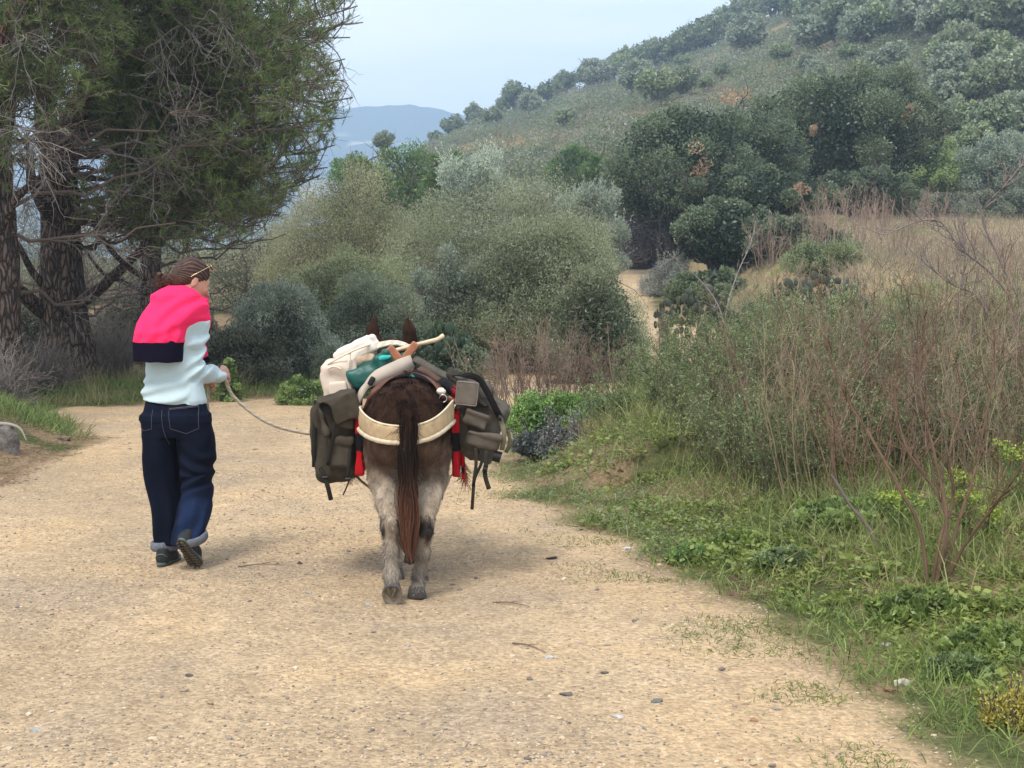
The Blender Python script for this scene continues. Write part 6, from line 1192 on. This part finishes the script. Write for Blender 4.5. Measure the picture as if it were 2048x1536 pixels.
# ---------------------------------------------------------------- harness
M_band2 = mat('webbing_cream', attr=True, rough=.9, n1=(30, .15), bump=(240, .4, .001)); M_leather = mat('leather', attr=True, rough=.6, n1=(25, .3), bump=(150, .25, .001)); M_metal = mat('steel', (.55, .54, .52), .35, metal=.9)
th = np.radians(np.linspace(-118, 118, 60)); bx_ = x0 + .003 + .238 * np.sin(th); by_ = 7.90 - .315 * np.cos(th) + np.clip(np.abs(th) - math.pi / 2, 0, 1) * .55
ub = (bx_ / by_) * FPX + 1024
sn = np.sin(th); KN = [-1, -.8, -.4, 0, .4, .8, 1]; topv = np.polyval(np.polyfit(KN, [814, 832, 848, 853, 847, 826, 802], 4), sn); botv = np.polyval(np.polyfit(KN, [858, 872, 883, 887, 882, 864, 844], 4), sn)
back = np.clip(np.abs(th) - math.pi / 2, 0, 1) * 60; zt = CAMH + (570 - topv) / FPX * by_ + back * .0006; zb = CAMH + (570 - botv) / FPX * by_ + back * .0012
nrmv = np.stack([np.sin(th), -np.cos(th), 0 * th], 1); q0 = np.stack([bx_, by_, zt], 1); q1 = np.stack([bx_, by_, zb], 1); rows = []
for f, o_ in ((0, .000), (.04, .008), (.25, .010), (.5, .013 ), (.75, .012), (.97, .010), (1, .0)): rows.append(q0 * (1 - f) + q1 * f + nrmv * (o_ + .0025 * np.sin(th * 23 + f * 7) * (f > 0) * (f < 1))[:, None])
for f in (.9, .5, .1): rows.append(q0 * (1 - f) + q1 * f - nrmv * .004)
nrw = len(rows); Vb_ = np.stack(rows, 1).reshape(-1, 3); i = np.arange(59)[:, None] * nrw + np.arange(nrw)[None]; j_ = np.arange(59)[:, None] * nrw + (np.arange(nrw)[None] + 1) % nrw
Fb_ = np.stack([i, j_, j_ + nrw, i + nrw], -1).reshape(-1, 4)
br_e = empty('breeching_strap', (x0, 7.6, .8), 'wide cream breeching band with a fleecy lower edge round the donkey\'s rump', 'strap'); BO = np.array(br_e.location)
m = MB(); m.add(Vb_ - BO, Fb_, np.array([.40, .29, .165]) * (1 + .28 * fbm(Vb_ * [6, 6, 20], 3, 5)[:, None])); m.build('band', M_band2, br_e)
m = MB(); e_ = q1 + nrmv * .010; V2, F2 = tube(e_ - BO, .0125, 9, sub=2); V2 = V2 + .003 * np.stack([fbm((V2 + BO) * 90, 2, s) for s in (1, 2, 3)], 1); m.add(V2, F2, (.52, .44, .31)); e_ = q0 + nrmv * .006; m.add(*tube(e_ - BO, .0055, 7, sub=1), (.62, .52, .36)); m.build('fleece_edge', M_band2, br_e)
def strap(name, pts, width, side, col, label, cat='strap', material=None, thick=.005, parent=None, group=None):
    b = np.array(pts[0]); V2, F2 = ribbon(np.array(pts) - (b if parent is None else 0), width, side, thick); m = MB(); m.add(V2 if parent is None else V2 - np.array(parent[1]), F2, np.array(col) * (1 + .25 * fbm(V2 * 18, 2, 3)[:, None]))
    o = m.build(name, material or M_leather, parent[0] if parent else None, loc=b if parent is None else None)
    if parent is None: tag(o, label, cat, group)
    return o
LE = (.10, .040, .022)
strap('croup_strap', [D(800, 748, 8.1), D(770, 762, 7.98), D(748, 785, 7.92), D(735, 812, 7.94), D(728, 832, 7.98)], .035, (1, .2, .3), LE, 'brown leather strap running down the left side of the rump to the breeching', material=M_leather)
strap('croup_strap', [D(812, 742, 8.12), D(850, 752, 8.05), D(872, 768, 8.0), D(886, 790, 7.98), D(893, 806, 8.0)], .035, (1, .2, -.3), LE, 'brown leather strap running down the right side of the rump to the breeching')
strap('tie_strap', [D(736, 822, 8.0), D(722, 845, 8.0), D(712, 865, 8.02)], .016, (1, 0, .3), (.30, .27, .22), 'thin grey tie hanging beside the left end of the breeching')
strap('side_strap', [D(888, 798, 8.0), D(910, 803, 8.02), D(944, 812, 8.0)], .030, (0, 0, 1), (.20, .085, .05), 'reddish leather strap pointing right from the breeching ring')
strap('cinch', [D(702, 915, 8.35), D(712, 950, 8.30), D(735, 972, 8.28), D(760, 985, 8.35), D(812, 995, 8.4), D(865, 985, 8.35), D(895, 962, 8.3), D(915, 930, 8.35)], .06, (0, 1, 0), (.50, .40, .26), 'cream belly band slung under the donkey', material=M_band2)
m = MB(); c = D(882, 783, 7.92); V2, F2 = tube([c + [0, 0, -.022], c + [0, 0, -.012], c, c + [0, 0, .014], c + [0, 0, .022]], [.006, .02, .026, .018, .003], 12, sub=3); V2 = V2 + .004 * np.stack([fbm(V2 * 120, 2, s) for s in (1, 2, 3)], 1); m.add(V2 - c, F2, (.7, .62, .48)); o = m.build('fleece_pad', M_band2, loc=c); tag(o, 'small white fleece ball on the ring at the right hip', 'pad')
m = MB(); c = D(886, 797, 7.9); a = np.linspace(0, 6.283, 18); m.add(*tube(np.stack([.02 * np.cos(a), 0 * a, .02 * np.sin(a)], 1), .003, 6, sub=1)); o = m.build('ring', M_metal, loc=c); tag(o, 'steel ring joining the straps at the right hip', 'ring')
# saddle blanket: red and black, over the back
bl = empty('saddle_blanket', (x0, 8.5, .9), 'red and black woven blanket hanging down both sides under the panniers', 'blanket'); BLO = np.array(bl.location)
ph = np.linspace(0, 1, 64); sx = np.interp(ph, [0, .33, .42, .5, .58, .67, 1], [-.315, -.30, -.20, 0, .20, .30, .315]) + x0 - .01; szz = np.interp(ph, [0, .33, .42, .5, .58, .67, 1], [.57, .96, 1.06, 1.10, 1.06, .96, .55])
ysb = np.linspace(8.08, 8.92, 30); Gx, Gy = np.meshgrid(np.arange(64), ysb, indexing='ij'); Vt = np.stack([sx[Gx.astype(int)] - (Gy - 8.1) * .04, Gy, szz[Gx.astype(int)]], -1).reshape(-1, 3); Vt = Vt + (.014 * fbm(Vt * [3, 9, 2], 2, 4))[:, None] * [1, 0, .3]
i = np.arange(63)[:, None] * 30 + np.arange(29)[None]; Fq = np.stack([i, i + 30, i + 31, i + 1], -1).reshape(-1, 4); N2 = vnormals(Vt, Fq); Vq = np.concatenate([Vt, Vt - N2 * .012]); edge = np.concatenate([np.arange(63) * 30, ]); Fe = [[a, a + 30, a + 30 + 1920, a + 1920][::-1] for a in edge] + [[a, a + 30, a + 30 + 1920, a + 1920] for a in edge + 29] + [[a, a + 1, a + 1 + 1920, a + 1920] for a in range(29)] + [[a, a + 1, a + 1 + 1920, a + 1920][::-1] for a in range(1890, 1919)]
zq = Vq[:, 2]; blk_ = ((np.abs(zq - .745) < .045) | (zq > 1.0) | (np.abs(zq - .60) < .012))[:, None]; cc = np.where(blk_, np.array([.012, .011, .013]), np.array([.50, .010, .014])) * (1 + .2 * fbm(Vq * 30, 2, 3)[:, None])
m = MB(); m.add(Vq - BLO, np.concatenate([Fq, Fq[:, ::-1] + 1920, np.array(Fe)]), cc); m.build('cloth', mat('wool', attr=True, rough=.95, bump=(160, .5, .002), spec=.1), bl)
m = MB()
for sgn, zb_ in ((-1, .57), (1, .55)):
    S = np.stack([np.full(90, x0 - .01 + sgn * .315), rng.uniform(8.08, 8.92, 90), np.full(90, zb_)], 1); S[:, 0] -= (S[:, 1] - 8.1) * .04; Pq = grow(rng, S, rng.normal(size=S.shape) * .3 + [0, 0, -1], rng.uniform(.04, .09, 90), 4, .2); m.add(*prisms(*segs(Pq - BLO, .0022, .001), (.30, .10, .06), 3))
m.build('fringe', M_twig, bl, smooth=False)
for sgn, zt_, zb2, nm_ in ((-1, .93, .575, 'left'), (1, .93, .56, 'right')):
    _l = np.array([x0 + sgn * .27 - .06, 7.95, zb2 - .03]); q = Vox(_l, _l + [.13, .22, zt_ - zb2 + .08], .006); q.box((x0 + sgn * .258, 8.06, (zt_ + zb2) / 2), (.020, .075, (zt_ - zb2) / 2 - .01), .008, .01)
    q.warp(lambda P: (.004 * np.sin(P[:, 2] * 30 + P[:, 1] * 40) + .008 * fbm(P * 9, 2, 8)).astype(np.float32), .03)
    vobj('edge_fold', q, MATS['wool'], bl, BLO, lambda P: np.where(((np.abs(P[:, 2] - .76) < .05) | (P[:, 2] > .98))[:, None], np.array([.012, .011, .013]), np.array([.42, .011, .015])) * (1 + .2 * fbm(P * 30, 2, 3)[:, None]))
# ---------------------------------------------------------------- packs
M_can = mat('olive_canvas', attr=True, rough=.92, n1=(20, .18), n2_=(3, .15), bump=(380, .25, .0008), spec=.15); M_cream = mat('cream_canvas', attr=True, rough=.9, n1=(9, .06), bump=(300, .2, .0008), spec=.15)
def rotY(a): c, s = math.cos(a), math.sin(a); return np.array([[c, 0, -s], [0, 1, 0], [s, 0, c]])       # rows = local axes in the place
def rot3(ax, ay, az):
    cx, sx_, cyy, sy, cz_, sz_ = math.cos(ax), math.sin(ax), math.cos(ay), math.sin(ay), math.cos(az), math.sin(az)
    return np.array([[1, 0, 0], [0, cx, -sx_], [0, sx_, cx]]) @ np.array([[cyy, 0, sy], [0, 1, 0], [-sy, 0, cyy]]) @ np.array([[cz_, -sz_, 0], [sz_, cz_, 0], [0, 0, 1]])
folds = lambda P, s, A=.008: (A * 1.3 * (np.abs(fbm(P * [7, 7, 4.5] + .8 * fbm(P * 3, 2, s + 7)[:, None], 2, s + 5)) * 3 - .6) + A * .6 * np.sin(P[:, 2] * 34 + P[:, 0] * 22 + 7 * fbm(P * 5, 2, s)) * (.5 + .5 * fbm(P * 4, 2, s + 1)) + A * .8 * fbm(P * 14, 3, s + 2)).astype(np.float32)
def vx_box(c, R, parts, seed, hres=.006, A=.008, k=.015):
    """parts: list of (centre in local axes, half sizes, rounding)"""
    c = np.array(c, float); R = np.array(R); m_ = max(np.abs(np.array([np.abs(np.array(p[0])) + np.array(p[1]) for p in parts])).max(0)) + .05
    lo = []; hi = []
    for p in parts:
        cc = c + np.array(p[0]) @ R; e = np.abs(R.T) @ np.array(p[1]); lo.append(cc - e - .03); hi.append(cc + e + .03)
    q = Vox(np.min(lo, 0), np.max(hi, 0), hres)
    for p in parts: q.box(c + np.array(p[0]) @ R, p[1], p[2], k, R)
    q.warp(lambda P: folds(P, seed, A), .04); return q
OLV = np.array([.058, .048, .034]); TP = np.array([.085, .072, .056])
cn = lambda base, s: (lambda P: base * (1 + .28 * fbm(P * [5, 5, 7], 3, s)[:, None] + .12 * fbm(P * 40, 2, s + 1)[:, None]))
# left pannier
lp = empty('left_pannier', D(675, 955, 8.25), 'dark olive canvas pannier on the donkey\'s left, its lid flopped over the top', 'pannier', 'panniers'); lp.name = 'pannier'; LO_ = np.array(lp.location)
R0 = rotY(R_(-4))
q = vx_box(D(676, 868, 8.28), R0, [((0, .02, -.02), (.118, .28, .215), .05), ((-.015, .02, -.14), (.10, .26, .10), .05), ((.0, .0, .15), (.09, .25, .07), .05)], 71, A=.010)
bo = vobj('bag', q, M_can, lp, LO_, cn(OLV, 3))
q = vx_box(D(690, 795, 8.24), rotY(R_(-16)), [((-.02, 0, .02), (.10, .29, .018), .016), ((-.115, .0, -.06), (.014, .29, .10), .012), ((.03, -.285, -.04), (.075, .014, .075), .012)], 72, A=.011)
vobj('lid', q, M_can, lp, LO_, cn(OLV * 1.05, 5))
q = vx_box(D(682, 905, 8.02), rotY(R_(4)), [((0, 0, 0), (.068, .035, .085), .028), ((0, -.022, .065), (.07, .026, .026), .02)], 73, A=.006); pk = vobj('pocket', q, M_can, lp, LO_, cn(OLV * 1.1, 6))
q = vx_box(D(692, 830, 7.99), rotY(R_(2)), [((0, 0, 0), (.045, .016, .075), .014)], 74, A=.006); vobj('flap', q, M_can, lp, LO_, cn(OLV * 1.12, 7))
for pts, wd in (([D(632, 800, 8.05), D(629, 860, 8.02), D(628, 900, 8.02), D(628, 934, 8.05)], .022), ([D(640, 935, 8.0), D(648, 950, 7.98), D(656, 975, 7.97), D(662, 1000, 7.98)], .024), ([D(694, 945, 8.0), D(697, 962, 7.98), D(693, 975, 7.97), D(686, 990, 7.97)], .008), ([D(670, 845, 7.985), D(664, 880, 7.97), D(655, 930, 7.98)], .018), ([D(700, 900, 7.97), D(698, 930, 7.96), D(696, 958, 7.98)], .02)):
    strap('webbing_strap', pts, wd, (1, 0, 0), (.022, .02, .016), None, material=M_can, parent=(lp, LO_))
for c_ in (D(696, 958, 7.97), D(650, 955, 7.975)): m = MB(); V2, F2 = tube([c_ + [-.014, 0, 0], c_ + [.014, 0, 0]], .011, 4, sub=1); q_ = obj('buckle', V2 - LO_, F2, mat('black_plastic', (.01, .01, .011), .4), lp, None)
# right pannier, tipped outwards
rp = empty('pannier', D(955, 905, 8.25), 'taupe canvas pannier bulging out on the donkey\'s right, with a square pouch on its end', 'pannier', 'panniers'); RO = np.array(rp.location)
Rt_ = rotY(R_(26))
q = vx_box(D(950, 834, 8.3), Rt_, [((.02, .02, -.02), (.135, .28, .150), .04), ((.055, .02, -.12), (.125, .26, .075), .04), ((-.05, 0, .14), (.075, .26, .05), .04)], 75, A=.011); vobj('bag', q, M_can, rp, RO, cn(TP, 8))
q = vx_box(D(945, 778, 8.26), rotY(R_(38)), [((-.06, 0, .0), (.11, .29, .016), .014), ((.06, 0, -.01), (.06, .29, .014), .012)], 76, A=.008); vobj('lid', q, M_can, rp, RO, cn(OLV * .7, 9))
q = vx_box(D(934, 787, 7.965), rotY(R_(6)), [((0, 0, 0), (.060, .020, .064), .010)], 77, A=.003); pch = vobj('pouch', q, M_can, rp, RO, cn(np.array([.155, .13, .105]), 10))
q = vx_box(D(952, 838, 7.97), rotY(R_(20)), [((0, 0, 0), (.068, .030, .042), .02), ((0, -.016, .03), (.07, .022, .016), .014)], 78, A=.005); vobj('pocket', q, M_can, rp, RO, cn(TP * 1.1, 11))
q = vx_box(D(966, 882, 7.98), rotY(R_(12)), [((0, 0, 0), (.098, .040, .052), .035), ((-.0, -.02, .035), (.098, .026, .018), .016)], 79, A=.006); vobj('pocket', q, M_can, rp, RO, cn(TP * 1.15, 12))
BKc = (.012, .011, .010)
for pts, wd, cc in (([D(895, 752, 8.0), D(930, 750, 7.97), D(957, 758, 7.965), D(975, 785, 7.97), D(990, 815, 7.98), D(1002, 838, 8.0)], .034, BKc), ([D(1000, 835, 7.97), D(1008, 865, 7.96), D(1004, 900, 7.98)], .026, (.16, .14, .10)), ([D(951, 895, 7.96), D(952, 930, 7.95), D(948, 960, 7.95), D(946, 990, 7.95), D(944, 1019, 7.95)], .018, (.035, .03, .022)),
    ([D(962, 898, 7.96), D(963, 925, 7.95), D(952, 950, 7.95), D(946, 972, 7.95)], .016, (.02, .018, .015)), ([D(972, 900, 7.96), D(972, 930, 7.95), D(970, 950, 7.95), D(978, 978, 7.95)], .024, (.03, .032, .022)), ([D(888, 940, 8.1), D(887, 965, 8.1), D(883, 1000, 8.1)], .014, BKc), ([D(1016, 860, 8.0), D(1020, 885, 7.99), D(1012, 905, 7.99)], .02, (.09, .08, .05))):
    strap('webbing_strap', pts, wd, (1, 0, .1), cc, None, material=M_can, parent=(rp, RO))
for c_, s_2 in ((D(994, 913, 7.97), .030), (D(970, 938, 7.94), .017), (D(1000, 836, 7.95), .014)): V2, F2 = tube([c_ + [-s_2 * .7, 0, s_2 * .2], c_ + [s_2 * .7, 0, -s_2 * .2]], s_2, 4, sub=1); q_ = obj('buckle', V2 - RO, F2, MATS['black_plastic'], rp, None)
def piping(R, c, hx, hz_, yo, r, col, parent, O, name='binding'):
    c = np.array(c); P4 = [np.array([a, yo, b]) for a, b in ((-hx, -hz_), (-hx, hz_), (hx, hz_), (hx, -hz_), (-hx, -hz_))]; Q = []
    for a, b in zip(P4[:-1], P4[1:]): Q += [a + (b - a) * t_ for t_ in np.linspace(.04, .96, 9)]
    Q = np.array(Q + [Q[0]]) @ np.array(R) + c; Q[:, 1] += .0015 * fbm(Q * 30, 2, 3); m = MB(); m.add(*tube(Q - O, r, 6, sub=1), col); m.build(name, M_can, parent)
piping(rotY(R_(6)), D(934, 787, 7.965), .056, .060, -.021, .0028, (.21, .18, .15), pch, RO)
piping(rotY(R_(2)), D(692, 830, 7.99), .040, .070, -.018, .0022, (.035, .03, .02), lp, LO_)
piping(rotY(R_(4)), D(682, 905, 8.02), .058, .074, -.036, .0022, (.03, .026, .018), pk, LO_)
# connecting top leather
strap('shoulder_strap', [D(828, 716, 8.18), D(850, 728, 8.12), D(880, 745, 8.06), D(905, 755, 8.02), D(925, 762, 8.0)], .042, (0, .8, .6), (.085, .075, .062), 'grey canvas strap running over the back to the right pannier', material=M_can)
strap('shoulder_strap', [D(838, 735, 8.1), D(858, 745, 8.06), D(880, 760, 8.02)], .040, (0, .8, .6), (.09, .055, .04), 'brown padded strap on the croup above the right hip', material=M_can)
# pack saddle cross
ps = empty('pack_saddle', D(806, 740, 8.35), 'wooden crosspieces of the pack saddle standing above the load', 'pack saddle'); PO = np.array(ps.location); M_wood = mat('red_wood', attr=True, rough=.55, n1=(20, .25), bump=(60, .2, .002))
def plank(name, a, b_, w_, t_, mat_, parent, O, col, dirw=(0, 1, 0)):
    a, b_ = np.array(a), np.array(b_); d = nrm(b_ - a); s = nrm(np.array(dirw, float) - d * np.dot(dirw, d)); n2q = np.cross(d, s); bm_ = MB()
    q = Vox(np.minimum(a, b_) - w_ - .01, np.maximum(a, b_) + w_ + .01, .004); q.box((a + b_) / 2, (np.linalg.norm(b_ - a) / 2, w_ / 2, t_ / 2), .008, .005, np.stack([d, s, n2q])); Vw, Qw = q.mesh(0); bm_.add(Vw - O, Qw, col); return bm_.build(name, mat_, parent)
for Yb in (8.17, 8.72):
    plank('crosspiece', D(777, 694, Yb), D(822, 745, Yb), .05, .045, M_wood, ps, PO, (.33, .13, .065)); plank('crosspiece', D(833, 686, Yb + .046), D(790, 745, Yb + .046), .05, .045, M_wood, ps, PO, (.33, .13, .065))
for sgn in (-1, 1): plank('side_board', (x0 + sgn * .13, 8.25, 1.10), (x0 + sgn * .13 - .03, 8.8, 1.10), .02, .12, M_wood, ps, PO, (.28, .12, .06))
# cream rucksack
bp = empty('backpack', D(690, 800, 8.3), 'cream canvas backpack lashed on the left of the load', 'backpack'); BPO = np.array(bp.location); CRM = np.array([.60, .50, .40]); cnc = lambda base, s: (lambda P: base * (1 + .08 * fbm(P * [7, 7, 9], 3, s)[:, None]))
q = vx_box(D(680, 770, 8.30), rotY(R_(-6)), [((0, 0, 0), (.082, .15, .125), .025), ((.02, 0, .07), (.09, .14, .07), .03)], 81, A=.010); vobj('bag', q, M_cream, bp, BPO, cnc(CRM, 3))
q = vx_box(D(711, 700, 8.36), rotY(R_(27)) if False else rot3(0, R_(27), 0), [((0, 0, 0), (.115, .15, .042), .024), ((.02, -.02, -.03), (.10, .14, .02), .01)], 82, A=.008); vobj('lid', q, M_cream, bp, BPO, cnc(CRM * [1.22, 1.3, 1.38], 4))
q = vx_box(D(712, 722, 8.33), rot3(0, R_(24), 0), [((0, 0, 0), (.125, .13, .035), .03)], 83, A=.012); vobj('throat', q, M_cream, bp, BPO, cnc(CRM * [1.0, .88, .78], 5))
q = vx_box(D(676, 785, 8.135), rotY(R_(-4)), [((0, 0, 0), (.055, .02, .065), .018)], 84, A=.004); vobj('pocket', q, M_cream, bp, BPO, cnc(CRM * 1.04, 6))
for pts, r_ in (([D(655, 728, 8.15), D(685, 712, 8.14), D(715, 698, 8.15), D(742, 688, 8.2)], .006), ([D(700, 706, 8.15), D(698, 722, 8.13), D(697, 735, 8.13)], .007), ([D(655, 738, 8.13), D(668, 733, 8.12), D(682, 738, 8.12)], .005)):
    m = MB(); m.add(*tube(np.array(pts) - BPO, r_, 6), CRM * 1.15); m.build('cord', M_cream, bp)
# teal bag
tb = empty('duffel_bag', D(745, 740, 8.3), 'dark teal bag tucked between the cream backpack and the crosspieces', 'bag'); TBO = np.array(tb.location); M_teal = mat('teal_nylon', attr=True, rough=.45, n1=(8, .15), spec=.4)
q = vx_box(D(748, 738, 8.28), rot3(0, R_(28), 0), [((0, 0, 0), (.125, .16, .058), .02), ((-.06, 0, -.035), (.065, .14, .05), .02)], 85, A=.012); vobj('bag', q, M_teal, tb, TBO, lambda P: np.array([.008, .085, .068]) * (1 + .3 * fbm(P * 8, 2, 5)[:, None]))
q = vx_box(D(765, 716, 8.13), rot3(0, R_(16), 0), [((0, 0, 0), (.050, .012, .010), .005)], 86, A=.006); vobj('lining', q, M_teal, tb, TBO, lambda P: np.tile([.02, .38, .34], (len(P), 1)))
strap('tie', [D(808, 705, 8.29), D(812, 722, 8.27), D(818, 745, 8.18), D(826, 758, 8.12)], .03, (1, 0, 0), (.02, .20, .15), 'teal strap hanging between the wooden crosspieces', material=M_teal)
# wide beige strap with buckle
ws = empty('pack_strap', D(770, 745, 8.1), 'wide beige canvas strap slanting down across the load to the left hip', 'strap'); WSO = np.array(ws.location)
V2, F2 = ribbon([D(824, 722, 8.16), D(800, 734, 8.11), D(775, 745, 8.07), D(755, 755, 8.04), D(742, 764, 8.03), D(728, 778, 8.02), D(720, 795, 8.02), D(715, 815, 8.03), D(711, 838, 8.05)], np.interp(np.linspace(0, 1, 36), [0, .1, .35, .5, .58, .75, 1], [.07, .085, .08, .055, .035, .042, .02]), (.1, .2, 1), .012)
m = MB(); m.add(V2 - WSO, F2, np.array([.46, .39, .31]) * (1 + .12 * fbm(V2 * 25, 2, 4)[:, None])); m.build('strap_band', M_cream, ws)
c = D(743, 762, 8.015); plank('buckle', c + [-.012, 0, -.022], c + [.012, 0, .022], .018, .03, MATS['black_plastic'], ws, WSO, (.02, .02, .02)); 
# rope bundle and staff
m = MB(); rb_o = D(788, 698, 8.35)
for i_ in range(7):
    o_ = np.array([0, .015 * i_ - .045, .004 * (i_ % 3)]); m.add(*rope([D(728, 712 - i_, 8.32) + o_ - rb_o, D(752, 697 - i_, 8.34) + o_ - rb_o, D(785, 688 - i_ % 3, 8.36) + o_ - rb_o, D(812, 692, 8.36) + o_ - rb_o, D(828, 702 + i_, 8.36) + o_ - rb_o], .0075, col=(.62, .55, .38) if i_ % 2 else (.66, .62, .52)))
o = m.build('rope_coil', M_rope, loc=rb_o); tag(o, 'cream rope coiled over the top of the load', 'rope')
m = MB(); s0 = D(770, 706, 8.30); V2, F2 = tube(np.array([s0, D(790, 701, 8.29), D(815, 694, 8.29), D(850, 685, 8.3), D(874, 679, 8.34), D(887, 671, 8.36)]) - s0, [.010, .011, .0125, .0125, .013, .014], 10, sub=8); V2 = V2 + .002 * np.stack([fbm(V2 * 25, 2, s) for s in (1, 2, 3)], 1); m.add(V2, F2, np.array([.60, .46, .30]) * (1 + .2 * fbm(V2 * 15, 2, 4)[:, None])); o = m.build('walking_stick', M_wood, loc=s0); tag(o, 'peeled wooden stick poking out to the right above the load', 'stick')
# lead rope
m = MB(); l0 = D(449, 748, 8.83); m.add(*rope(np.array([D(447, 741, 8.82), l0, D(456, 773, 8.86), D(467, 793, 8.88), D(495, 819, 8.9), D(522, 838, 8.92), D(549, 851, 8.95), D(582, 861, 9.0), D(632, 869, 9.1), D(690, 868, 9.3), D(745, 845, 9.5), D(776, 790, 9.62)]) - l0, .0105)); o = m.build('lead_rope', M_rope, loc=l0); tag(o, 'cream lead rope sagging from the woman\'s hand to the donkey', 'rope')
m = MB(); l1 = D(420, 768, 8.95); m.add(*rope(np.array([D(444, 752, 8.84), D(432, 764, 8.9), l1, D(417, 785, 8.95), D(416, 812, 8.95), D(417, 840, 8.95)]) - l1, .008)); o = m.build('rope_end', M_rope, loc=l1); tag(o, 'loose end of the lead rope hanging from the woman\'s left hand', 'rope')
# ---------------------------------------------------------------- air
def box_mesh(lo, hi):
    V = np.array([[x, y, z] for x in (lo[0], hi[0]) for y in (lo[1], hi[1]) for z in (lo[2], hi[2])], float)
    F = np.array([[0, 1, 3, 2], [4, 6, 7, 5], [0, 4, 5, 1], [2, 3, 7, 6], [0, 2, 6, 4], [1, 5, 7, 3]]); return V, F
hm_ = bpy.data.materials.new('air'); hm_.use_nodes = True; t = hm_.node_tree; t.nodes.clear()
pv = t.nodes.new('ShaderNodeVolumePrincipled'); mo = t.nodes.new('ShaderNodeOutputMaterial'); t.links.new(pv.outputs[0], mo.inputs['Volume'])
pv.inputs['Density'].default_value = .00078; pv.inputs['Color'].default_value = (.60, .79, 1, 1); pv.inputs['Anisotropy'].default_value = .2
hm_.cycles.homogeneous_volume = True if hasattr(hm_.cycles, 'homogeneous_volume') else False
Vb, Fb = box_mesh((-2600, -60, -16), (2900, 2700, 250)); o = obj('haze', Vb, Fb, hm_, smooth=False); o['kind'] = 'stuff'; o['label'] = 'pale blue haze in the air'
o.display_type = 'WIRE'
